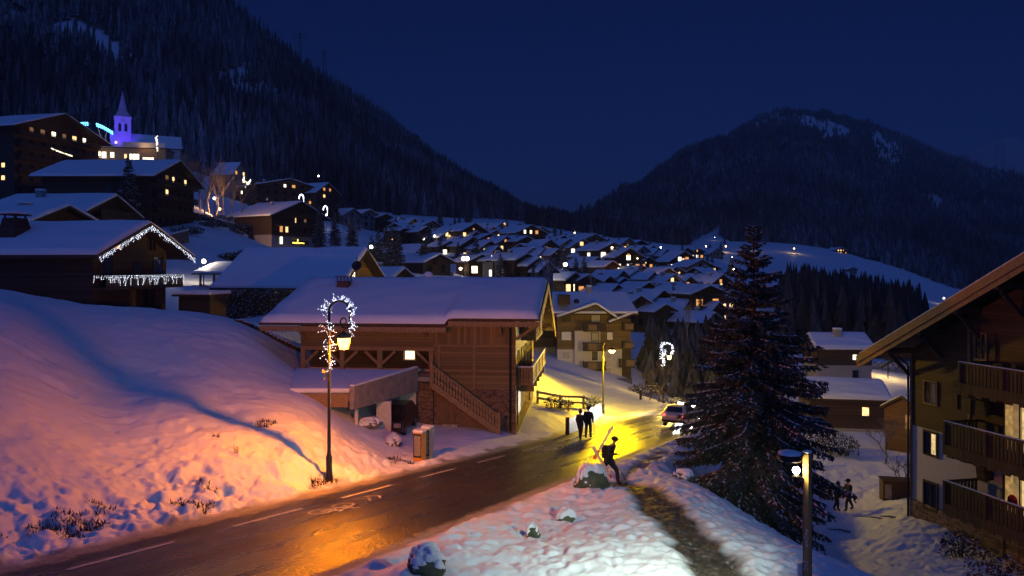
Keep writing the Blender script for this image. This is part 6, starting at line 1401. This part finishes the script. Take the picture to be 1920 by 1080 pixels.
def cabinets():
    for k, (u, d, lab, sidem) in enumerate(((787, 36.3, 'yellow sided roadside cabinet with grey door and snow cap, nearer one', YELLOW), (801.5, 37.0, 'grey roadside cabinet with panelled door and snow cap behind the yellow one', GREYM))):
        p = at(u, 862, d); t = thing('cabinet', lab, 'cabinet', p, R(-24), 'roadside cabinets')
        w_, dp, h = .23, .2, 1.32+.12*k
        m = MB(); m.box(-w_, w_, -dp, dp, -.4, h); m.build('body', sidem, t, bevel=.015)
        m = MB(); m.box(-w_+.02, w_-.02, -dp-.02, -dp-.003, .22, h-.05); do = m.build('door', plain('grey_panel', (.22, .21, .2), .7, var=.2), t)
        m = MB()
        for a in ((-w_+.015, -w_+.05), (w_-.05, w_-.015)): m.box(a[0], a[1], -dp-.035, -dp-.021, .2, h-.03)
        m.box(-w_+.05, w_-.05, -dp-.035, -dp-.021, h-.1, h-.03); m.box(-w_+.05, w_-.05, -dp-.035, -dp-.021, .2, .26)
        if k: m.box(-.015, .015, -dp-.035, -dp-.021, .26, h-.1); m.box(-w_+.05, w_-.05, -dp-.034, -dp-.022, .72, .75)
        m.build('frame', METAL, do)
        m = MB(); m.box(-w_-.03, w_+.03, -dp-.04, dp+.03, h+.003, h+.15); m.build('snow_cap', SNOW, t, bevel=.06)
cabinets()
def shovel(label, x):
    t = thing('snow_shovel', label, 'shovel', MC.matrix_basis @ Vector((x, -.42, -.05)), R(-6.5), 'snow shovels leaning under the stair')
    m = MB(); m.tube([(0, 0, .25), (.05, .3, 1.45)], .022, 6); m.build('handle', BEAM, t)
    m = MB(); m.hexa([(-.24, -.07, .02), (.24, -.07, .02), (.24, .0, .0), (-.24, .0, .0)], [(-.22, -.05, .36), (.22, -.05, .36), (.22, .02, .36), (-.22, .02, .36)]); m.build('blade', GREYM, t)
shovel('snow shovel leaning on the cellar wall nearer the carport', -4.2); shovel('snow shovel leaning on the cellar wall nearer the stair foot', -3.72)
# fences
def fences():
    a = at(1064, 803, 49.5); b = at(1128, 785, 60); t = thing('picket_fence', 'short pale picket fence between the walkers and the tall black lamp', 'fence', a); n = 26; pk = MB(); dv = (b-a)
    for i in range(n):
        p = dv*((i+.5)/n); r_ = MB(); q = dv.normalized()*.17; h = .95+.04*(i % 3)
        x = Vector((q.x, q.y, 0)); y = Vector((-q.y, q.x, 0)).normalized()*.015
        c = [p-x-y, p+x-y, p+x+y, p-x+y]; r_.hexa([k+Vector((0, 0, -.15)) for k in c], [k+Vector((0, 0, h)) for k in c]); r_.build('picket', WHITE, t)
    m = MB(); m.box(-.12, .12, -.12, .12, -.3, 1.12); m.build('post', BEAMD, t)
    m = MB(); up = Vector((0, .05, .55)); m.beam(up, dv+up, .05, .08); m.build('rail', BEAM, t)
    pts = [at(1008, 722, 58), at(1050, 738, 58), at(1094, 752, 59), at(1128, 762, 62)]; t = thing('rail_fence', 'brown two rail fence crossing the yellow lit lawn above the walkers', 'fence', pts[0]); o = pts[0]
    for p in pts: m = MB(); q = p-o; m.box(q.x-.08, q.x+.08, q.y-.08, q.y+.08, q.z-.5, q.z+1.0); m.build('post', BEAM, t)
    for z in (.42, .85):
        for p, q in zip(pts, pts[1:]): m = MB(); m.beam(p-o+Vector((0, -.1, z)), q-o+Vector((0, -.1, z)), .06, .13); rl = m.build('rail', BEAM, t); m = MB(); m.beam(p-o+Vector((0, -.1, z+.1)), q-o+Vector((0, -.1, z+.1)), .08, .05); m.build('snow', SNOW, rl)
fences()
def bollard(label, u, v, d, h, w_, lean=0, name='bollard'):
    p = at(u, v, d); t = thing(name, label, 'post', p, 0)
    m = MB(); m.tube([(0, 0, -.4), (lean, 0, h)], w_, 8); m.build('shaft', METAL if w_ > .1 else BEAMD, t); m = MB(); m.lathe([(w_*.9, 0), (w_, .03), (w_*.5, .08)], (lean, 0, h+.002), 8); m.build('snow_cap', SNOW, t)
bollard('short black bollard on the snowy verge left of the far lamp', 1201, 762, 80, 1.0, .13)
bollard('thin snow stake leaning beside the short bollard', 1218, 760, 82, 1.15, .04, .12, 'stake'); bollard('slanting stake under the pale bare tree', 1232, 762, 83, 1.3, .04, .5, 'stake')
for i in range(17):
    q = i/16; p = at(447+113*q, 615+46*q, 52+1.5*q); t = thing('garden_step', 'dark wooden step in the line climbing the snow to the parked car', 'step', p, R(-35), 'steps in the snow beside the timber chalet')
    m = MB(); m.box(-.28, .28, -.16, .16, -.2, .12); m.build('tread', BEAMD, t, bevel=.02); m = MB(); m.box(-.27, .27, .02, .15, .123, .18); m.build('snow', SNOW, t)
def pylon(label, u, v, d, h):
    t = thing('pylon', label, 'pylon', P(u, v, d), .5, 'power pylons on the mountain ridge'); m = MB(); w_ = h*.11
    for a, b in ((-1, -1), (1, -1), (1, 1), (-1, 1)): m.beam((a*w_, b*w_, -8), (a*w_*.2, b*w_*.2, h), .26, .26)
    for k in range(6):
        z0, z1 = h*k/6, h*(k+1)/6; r0, r1 = w_*(1-.8*k/6), w_*(1-.8*(k+1)/6)
        for s_ in (-1, 1): m.beam((-r0, s_*r0, z0), (r1, s_*r1, z1), .14, .14); m.beam((s_*r0, -r0, z0), (s_*r1, r1, z1), .14, .14)
    m.build('tower', METAL, t)
    for z, l in ((h*.72, .3), (h*.84, .36), (h*.96, .24)): m = MB(); m.beam((-h*l, 0, z), (h*l, 0, z), .3, .35); m.build('cross_arm', METAL, t)
pylon('lattice pylon on the dark ridge nearer the mountain top', 562, 96, 935, 22); pylon('lattice pylon on the dark ridge lower down', 608, 122, 1010, 20)
# ------------------------------------------------------------------ cars
CARB = plain('beige_car_paint', (.72, .64, .52), .28, .35, .04); CARD = plain('dark_car_paint', (.02, .022, .028), .25, .3, .04); CARG = plain('grey_car_paint', (.16, .16, .17), .3, .3, .05)
TAIL = glow('tail_light', (1, .2, .12), 1.2); HEADL = glow('head_light', (1, .95, .82), 300); TYRE = plain('tyre_rubber', (.012, .012, .012), .9)
def car(label, loc, rz, paint, lights=0, snow=False, estate=True, tilt=0):
    """nose towards +y"""
    t = thing('car', label, 'car', loc, rz); t.rotation_euler = (tilt, 0, rz); L, w_ = 4.3, .87
    prof = [(-2.12, .45), (-2.15, .8), (-2.05, .98), (-1.98, 1.02), (-1.62, 1.47), (-1.2, 1.52), (.2, 1.5), (.55, 1.42), (1.25, 1.0), (1.9, .88), (2.12, .72), (2.15, .42), (1.9, .28), (-1.9, .3)]
    b = bmesh.new(); rows = []
    for x, k in ((-w_, .0), (-w_*.93, 1.0), (w_*.93, 1.0), (w_, .0)):
        row = []
        for y, z in prof:
            tum = max(0, (z-.95))*.42
            zz = z-(0.0 if k else .03); xx = x-math.copysign(tum*(1 if k else 1.0), x)
            row.append(b.verts.new((xx, y*(1 if k else .985), zz)))
        rows.append(row)
    n = len(prof)
    for a, c in zip(rows, rows[1:]):
        for i in range(n): b.faces.new((a[i], a[(i+1) % n], c[(i+1) % n], c[i]))
    b.faces.new(rows[0][::-1]); b.faces.new(rows[-1]); bmesh.ops.recalc_face_normals(b, faces=b.faces)
    me = bpy.data.meshes.new('body'); b.to_mesh(me); b.free(); me.materials.append(paint); bo = bpy.data.objects.new('body', me); COL.objects.link(bo); bo.parent = t
    md = bo.modifiers.new('bevel', 'BEVEL'); md.width = .05; md.segments = 2; md.limit_method = 'ANGLE'
    def glassq(name, pts, nrm):
        m = MB(); nv = Vector(nrm)*.012; m.hexa([Vector(p)+nv*.3 for p in pts], [Vector(p)+nv for p in pts]); m.build(name, GLASSD, t)
    glassq('rear_window', [(-.58, -1.97, 1.07), (.58, -1.97, 1.07), (.5, -1.68, 1.42), (-.5, -1.68, 1.42)], (0, -1, .7)); glassq('windscreen', [(-.6, 1.2, 1.06), (.6, 1.2, 1.06), (.52, .62, 1.41), (-.52, .62, 1.41)], (0, .7, 1))
    for s_ in (-1, 1):
        for a, c in (((-1.7, .0)), ((.08, 1.0))):
            x0 = s_*(w_-.04); x1 = s_*(w_-.2); ct = c-.42 if c > .5 else c; at_ = a+.2 if a < -1 else a
            glassq('side_window', [(x0, a, 1.03), (x0, c, 1.03), (x1, ct, 1.4), (x1, at_, 1.4)], (s_, 0, .35))
        m = MB(); m.box(s_*w_-.02*s_-.06, s_*w_-.02*s_+.06, .75, .95, 1.0, 1.13); m.build('wing_mirror', paint, t, bevel=.02)
        for y in (-1.32, 1.32):
            m = MB(Matrix.Translation((s_*(w_-.1), y, .31)) @ Matrix.Rotation(R(90), 4, 'Y')); m.lathe([(.2, -.11), (.31, -.1), (.32, 0), (.31, .1), (.2, .11)], n=20); wh = m.build('wheel', TYRE, t)
            m = MB(Matrix.Translation((s_*(w_-.1), y, .31)) @ Matrix.Rotation(R(90), 4, 'Y')); m.lathe([(.02, -.118), (.19, -.112), (.19, .112), (.02, .118)], n=20); m.build('rim', GREYM, wh)
        m = MB(); m.box(s_*.58, s_*.82, -2.165, -2.08, .74, .96); m.build('tail_light', TAIL if lights & 1 else RED, t)
        m = MB(); m.box(s_*.42, s_*.8, 2.05, 2.17, .58, .8); m.build('headlight', HEADL if lights & 2 else GREYM, t)
    m = MB(); m.box(-.26, .26, -2.18, -2.15, .6, .71); m.build('number_plate', WHITE, t); m = MB(); m.box(-.8, .8, -2.2, -2.13, .36, .5); m.build('bumper', CARD, t, bevel=.02)
    if snow: m = MB(); m.box(-.56, .56, -1.4, .3, 1.525, 1.6); m.build('snow', SNOW, t, bevel=.04)
    return t
hd = math.atan2(-.423, .906); tilt = -math.atan(.11)
def onroad(s_, n_): x = NX*n_+.423*s_; y = NY*n_+.906*s_; return Vector((x, y, float(road_z(x, y))))
car('beige estate car with glowing tail lights driving down the road behind the spruce', onroad(56.3, -12.75), hd, CARB, 1, False, True, tilt)
oc = car('oncoming car with dazzling headlights just beyond the beige car', onroad(72.4, -15.1), hd+math.pi-.1, CARG, 2, False, True, -tilt)
for s_ in (-1, 1):
    l = bpy.data.lights.new('headlamp', 'SPOT'); l.energy = 5000; l.color = (1, .95, .82); l.spot_size = R(80); l.spot_blend = .8; l.shadow_soft_size = .06
    o = bpy.data.objects.new('headlamp', l); COL.objects.link(o); o.parent = oc; o.location = (s_*.64, 2.25, .67); o.rotation_euler = Vector((0, 1, -.1)).to_track_quat('-Z', 'Y').to_euler()
car('dark snowy estate car parked at the top of the garden steps', P(405, 608, 70), R(-60), CARG, 0, True); car('dark car parked in the shade of the carport', P(742, 806, 44.8), R(175), CARD, 0)
# ------------------------------------------------------------------ people
def clothed(name, cloth, legs, skin=(.45, .26, .19), neck=1.5, hip=.9, hand=True):
    """one material for the whole continuous body: trousers, jacket and bare face by height"""
    m, nt, b = newmat(name); t = nt.nodes.new('ShaderNodeTexCoord'); s_ = nt.nodes.new('ShaderNodeSeparateXYZ'); lk(nt, t.outputs['Object'], s_.inputs[0])
    mr = nt.nodes.new('ShaderNodeMapRange'); mr.inputs[1].default_value = 0; mr.inputs[2].default_value = 2; lk(nt, s_.outputs[2], mr.inputs[0])
    r = ramp(nt, mr.outputs[0], [(0, (.012, .012, .012)), (.07, legs), (hip/2, cloth), (neck/2, skin)]); r.color_ramp.interpolation = 'CONSTANT'; lk(nt, r.outputs[0], b.inputs[0]); b.inputs['Roughness'].default_value = .85; return m
def person(label, loc, rz, J, mat, hat='cap', scale=1.0, pack=False, group=None, bulk=1.28):
    """J: joint positions; facing -y before turning"""
    t = thing('person', label, 'person', loc, rz, group); t.scale = (scale,)*3
    V, E, Rd = [], [], []
    def v(p, r): V.append(Vector(p)); Rd.append(r); return len(V)-1
    def chain(a, pts):
        for p, r in pts: b = v(p, r); E.append((a, b)); a = b
        return a
    skinny = {.098, .075, .065, .062, .032, .0095, .0085, .0075, .0105, .009, .034}
    lp = lambda a, b, q: Vector(a).lerp(Vector(b), q)
    pel = v(J['pelvis'], .155); ch = chain(pel, [(lp(J['pelvis'], J['chest'], .5), .15), (J['chest'], .17)]); nk = chain(ch, [(J['neck'], .065), (lp(J['neck'], J['head'], .45), .062), (J['head'], .098), (Vector(J['head'])+Vector((0, -.005, .085)), .075)])
    for s_ in 'LR':
        sh = chain(ch, [(J['sh'+s_], .082), (lp(J['sh'+s_], J['el'+s_], .5), .066), (J['el'+s_], .056), (lp(J['el'+s_], J['ha'+s_], .6), .047), (J['ha'+s_], .034)])
        h0 = Vector(J['ha'+s_]); d = (h0-Vector(J['el'+s_])).normalized(); sd = d.cross(Vector((0, 1, 0.2))).normalized(); nrm = d.cross(sd)
        pm = chain(sh, [(h0+d*.05, .032)])
        for i in range(4):
            b0 = h0+d*.085+sd*(.027*(i-1.5)); ln = (.055, .068, .062, .048)[i]; chain(pm, [(b0, .0095), (b0+d*ln*.55+nrm*.012, .0085), (b0+d*ln*.8+nrm*.04, .0075)])
        chain(pm, [(h0+d*.04-sd*.048+nrm*.01, .0105), (h0+d*.075-sd*.06+nrm*.03, .009)])
        k = chain(pel, [(J['hip'+s_], .105), (lp(J['hip'+s_], J['kn'+s_], .5), .088), (J['kn'+s_], .066), (lp(J['kn'+s_], J['an'+s_], .4), .064), (J['an'+s_], .05)])
        f = Vector(J['an'+s_]); fd = Vector(J.get('ft'+s_, (0, -1, -.25))).normalized(); chain(k, [(f+Vector((0, 0, -.055))+fd*.05, .05), (f+Vector((0, 0, -.05))+fd*.17, .042)])
    me = bpy.data.meshes.new('body'); me.from_pydata([tuple(p) for p in V], E, []); o = bpy.data.objects.new('body', me); COL.objects.link(o); o.parent = t
    md = o.modifiers.new('skin', 'SKIN'); md.use_smooth_shade = True
    for i, r in enumerate(Rd): r = r if r in skinny else r*bulk; me.skin_vertices[0].data[i].radius = (r, r*(.78 if i < 3 else 1)); 
    me.skin_vertices[0].data[0].use_root = True
    o.modifiers.new('sub', 'SUBSURF').levels = 2; o.modifiers['sub'].render_levels = 2; me.materials.append(mat)
    hc = Vector(J['head']); m = MB()
    m.ball(hc+Vector((0, -.105, .01)), .022, 8, 5, (.8, 1, 1.3)); m.build('nose', plain('skin', (.45, .26, .19), .6), t, smooth=True)
    m = MB(); m.ball(hc+Vector((-.038, -.094, .035)), .014); m.ball(hc+Vector((.038, -.094, .035)), .014); m.box(hc.x-.028, hc.x+.028, hc.y-.1, hc.y-.088, hc.z-.045, hc.z-.037); m.build('face', CLOTHB, t)
    m = MB(); m.ball(hc+Vector((-.1, .01, .015)), .026, 8, 5, (.5, 1, 1.4)); m.ball(hc+Vector((.1, .01, .015)), .026, 8, 5, (.5, 1, 1.4)); m.build('ears', MATS['skin'], t, smooth=True)
    m = MB(); m.ball(hc+Vector((0, .012, .065)), .125, 14, 8, (1, 1.08, .9))
    if hat == 'cap': m.hexa([hc+Vector(p) for p in ((-.08, -.11, .06), (.08, -.11, .06), (.06, -.21, .045), (-.06, -.21, .045))], [hc+Vector(p) for p in ((-.08, -.11, .075), (.08, -.11, .075), (.06, -.21, .057), (-.06, -.21, .057))])
    elif hat == 'bobble': m.ball(hc+Vector((0, .02, .2)), .045)
    m.build('hat', CLOTHB, t, smooth=True)
    if pack:
        c = Vector(J['chest']).lerp(Vector(J['pelvis']), .3); m = MB(); m.box(c.x-.16, c.x+.16, c.y+.13, c.y+.33, c.z-.24, c.z+.24); m.build('backpack', CLOTHB, t, bevel=.06)
    return t
def pose(stride=.25, lean=0, armL=(.3, -.1), armR=(.3, .1), tall=1.0):
    J = dict(pelvis=(0, 0, .94), chest=(0, -lean, 1.3), neck=(0, -lean*1.3, 1.5), head=(0, -lean*1.6-.02, 1.64))
    for s_, x, st in (('L', 1, stride), ('R', -1, -stride)):
        J['hip'+s_] = (x*.095, 0, .88); J['kn'+s_] = (x*.1, -st*.75-.05, .5-.0*abs(st)); J['an'+s_] = (x*.1, -st*1.0+(.06 if st < 0 else 0), .1+(.05 if st < 0 else 0)); J['sh'+s_] = (x*.195, -lean, 1.42)
        q = armL if x > 0 else armR
        J['el'+s_] = (x*.25, -lean-q[1], 1.15); J['ha'+s_] = (x*.24, -lean-q[1]-q[0]*.8, 1.15-.24+q[0]*.4)
    return J
DARKP = clothed('black_winter_clothes', (.012, .012, .014), (.014, .014, .018), neck=1.49)
sp = at(1140, 903, 30.9); sp.z += .02
J = pose(.36, .16, (.25, .0), (.25, .0)); J['elR'] = (-.27, -.12, 1.16); J['haR'] = (-.22, -.42, 1.2); J['elL'] = (.27, .02, 1.14); J['haL'] = (.25, -.1, .9)
SK = person('person in black walking off the road with skis on the shoulder and a cap', sp, R(64), J, DARKP, 'cap', 1.06, True)
def ski(label, a, b, red):
    """a: tail, b: tip (world)"""
    t = thing('ski', label, 'ski', a, 0, 'skis carried by the person in black'); d = b-a; L = d.length; dn = d.normalized(); s_ = dn.cross(Vector((.3, 1, 0))).normalized(); n = s_.cross(dn)
    m = MB(); W_ = lambda q: .052+.014*abs(2*q-1)**2
    pts = [0, .1, .25, .5, .75, .9, .97, 1.0]
    for q0, q1 in zip(pts, pts[1:]):
        c0 = dn*L*q0+n*(.5*max(0, q0-.9)**1.5); c1 = dn*L*q1+n*(.5*max(0, q1-.9)**1.5); w0 = W_(q0)*(1 if q0 < .97 else .8); w1 = W_(q1)*(1 if q1 < .97 else .35)
        m.cur = 1 if (q0 < .2) == red and (q0 < .2 or q0 > .85) else 0
        m.hexa([c0-s_*w0, c0+s_*w0, c1+s_*w1, c1-s_*w1], [p+n*.014 for p in (c0-s_*w0, c0+s_*w0, c1+s_*w1, c1-s_*w1)])
    m.build('blade', [plain('pale_ski', (.55, .42, .36), .5) if 'pale_ski' not in MATS else MATS['pale_ski'], RED], t)
    m = MB(); c = dn*L*.46+n*.05
    m.M = Matrix.Translation(c); 
    for q in (-.16, .16): m.add(*[(lambda P8: (P8, [(0,3,2,1),(4,5,6,7),(0,1,5,4),(1,2,6,5),(2,3,7,6),(3,0,4,7)]))([dn*(q+dx)+s_*sx+n*sz for sz in (-.035, .035) for dx, sx in ((-.07, -.03), (-.07, .03), (.07, .03), (.07, -.03))])][0])
    m.build('binding', CLOTHB, t)
ski('ski slung over the shoulder with its red end down behind', P(1114, 861, 30.75), P(1150, 797, 30.6), True)
ski('white ski crossing the other one behind the legs', P(1111, 837, 30.6), P(1147, 897, 30.5), False)
hr = SK.matrix_basis @ Vector((.25, -.15, .84))
def pole(label, a, b):
    t = thing('ski_pole', label, 'ski pole', a); d = b-a; m = MB(); m.tube([d*-.15, d], .011, 6); m.build('shaft', METAL, t); m = MB(); m.tube([d*-.2, d*.02], .02, 8); m.build('grip', CLOTHB, t); m = MB(); c = d*.93; m.lathe([(.012, 0), (.05, .006), (.05, .014), (.012, .02)], c, 10); m.build('basket', METAL, t)
pole('black ski pole held out to the snow by the person in black', hr, at(1174, 893, 31.2))
w1 = onroad(0, 0); pw = P(1088, 817, 46.2); pw.z = float(road_z(pw.x, pw.y)) if road_n(pw.x, pw.y) > RL else gz(pw.x, pw.y)
person('person in dark clothes walking down the road edge, nearer the timber chalet of the pair', pw+Vector((0, 0, .02)), math.pi+hd, pose(.2, .02, (.1, .0), (.15, .05)), DARKP, 'bobble', .98, False, 'pair of walkers on the road')
pw2 = P(1103, 812, 47.2); pw2.z = float(road_z(pw2.x, pw2.y)) if road_n(pw2.x, pw2.y) > RL else gz(pw2.x, pw2.y)
person('person with a dark rucksack walking down the road edge, closer to the picket fence', pw2+Vector((0, 0, .02)), math.pi+hd+.15, pose(-.18, .04, (.2, .05), (.1, .0)), DARKP, 'cap', 1.06, True, 'pair of walkers on the road')
pole('ski pole in the hand of the walker with the rucksack', pw2+Vector((.33, -.05, .86)), pw2+Vector((.4, -.15, .02)))
g1 = at(1568, 957, 47.5); g2 = at(1592, 956, 47.8)
person('smaller person in dark clothes standing in the snowy garden facing the taller one', g1, R(75), pose(.1, .06, (.35, .1), (.35, .1)), DARKP, 'bobble', .98, False, 'two people in the garden')
person('taller person in dark clothes carrying a red sledge in the snowy garden', g2, R(-80), pose(.24, .03, (.5, .12), (.5, .12)), DARKP, 'cap', 1.08, False, 'two people in the garden')
sg = P(1581, 928, 47.5); t = thing('sledge', 'red plastic sledge held between the two people in the garden', 'sledge', sg, R(10))
m = MB(); m.hexa([(-.38, -.06, -.18), (.36, -.06, -.16), (.36, .06, -.16), (-.38, .06, -.18)], [(-.42, -.1, .12), (.42, -.1, .2), (.42, .1, .2), (-.42, .1, .12)]); m.build('tub', plain('red_plastic', (.42, .07, .035), .5), t, bevel=.05); m = MB(); m.tube([(.4, -.1, .15), (.52, -.1, .3), (.5, .1, .3), (.4, .1, .15)], .012, 6); m.build('rope', CLOTHB, t)
# garden odds and ends
def debris(label, u, v, d, seed, n=9, s_=.5):
    t = thing('fallen_branch', label, 'branch', at(u, v, d)); r = random.Random(seed); m = MB(); a = Vector((-s_, s_*.4, .05)); b = Vector((s_, -s_*.5, .03)); m.tube([a, a.lerp(b, .5)+Vector((0, 0, .08)), b], [.02, .035, .05], 5)
    t2 = MB()
    for i in range(n): p = a.lerp(b, r.random()); t2.tube([p, p+Vector((r.uniform(-.4, .4), r.uniform(-.3, .3), r.uniform(0, .2)))*s_], [.02, .008], 4)
    m.build('limb', BARK, t); t2.build('twigs', BARK, t)
debris('dark forked branch lying on the garden snow in front of the two people', 1575, 988, 43, 1); debris('long dark stick on the garden snow toward the dark chalet', 1640, 968, 44, 2, 6, .9); debris('short dark twig pile on the trampled garden snow', 1668, 975, 43, 3, 12, .45)
def bin_store():
    t = thing('bin_store', 'low dark wooden bin store in the garden left of the dark chalet', 'bin store', at(1685, 893, 50), R(-12)); m = MB(); m.box(-1.05, .9, -.5, .5, -.5, 1.1); m.build('body', BEAMD, t); m = MB(); m.box(-1.1, .95, -.55, .55, 1.104, 1.16); m.build('lid', WOODD, t); m = MB(); m.box(-.95, -.55, -.53, -.504, .0, .9); m.build('door', CONC, t)
bin_store()
for (u, v, d, c, pw, lab) in ((1665, 668, 113, 'y', 2200, 'yellow lamp behind the eave of the dark chalet lighting the pale hedge'),): village_lamp(u, v, c, pw, .25, lab, d=d)
# ------------------------------------------------------------------ the cold valley air
def haze():
    m = bpy.data.materials.new('valley_air'); m.use_nodes = True; nt = m.node_tree; nt.nodes.remove(nt.nodes['Principled BSDF'])
    v = nt.nodes.new('ShaderNodeVolumePrincipled'); v.inputs['Color'].default_value = (.8, .86, 1, 1); v.inputs['Density'].default_value = .00013
    lk(nt, v.outputs[0], nt.nodes['Material Output'].inputs['Volume'])
    C = [o.matrix_basis @ Vector(c) for o in COL.objects if o.type == 'MESH' and o.parent is None for c in o.bound_box]
    b = MB(); b.box(min(c.x for c in C)-5, max(c.x for c in C)+5, -40, max(c.y for c in C)+5, min(c.z for c in C)-1, max(c.z for c in C)+2); o = b.build('haze', m); tag(o, kind='stuff')
haze()
S.cycles.volume_bounces = 0; S.cycles.volume_step_rate = 4; S.cycles.volume_max_steps = 64
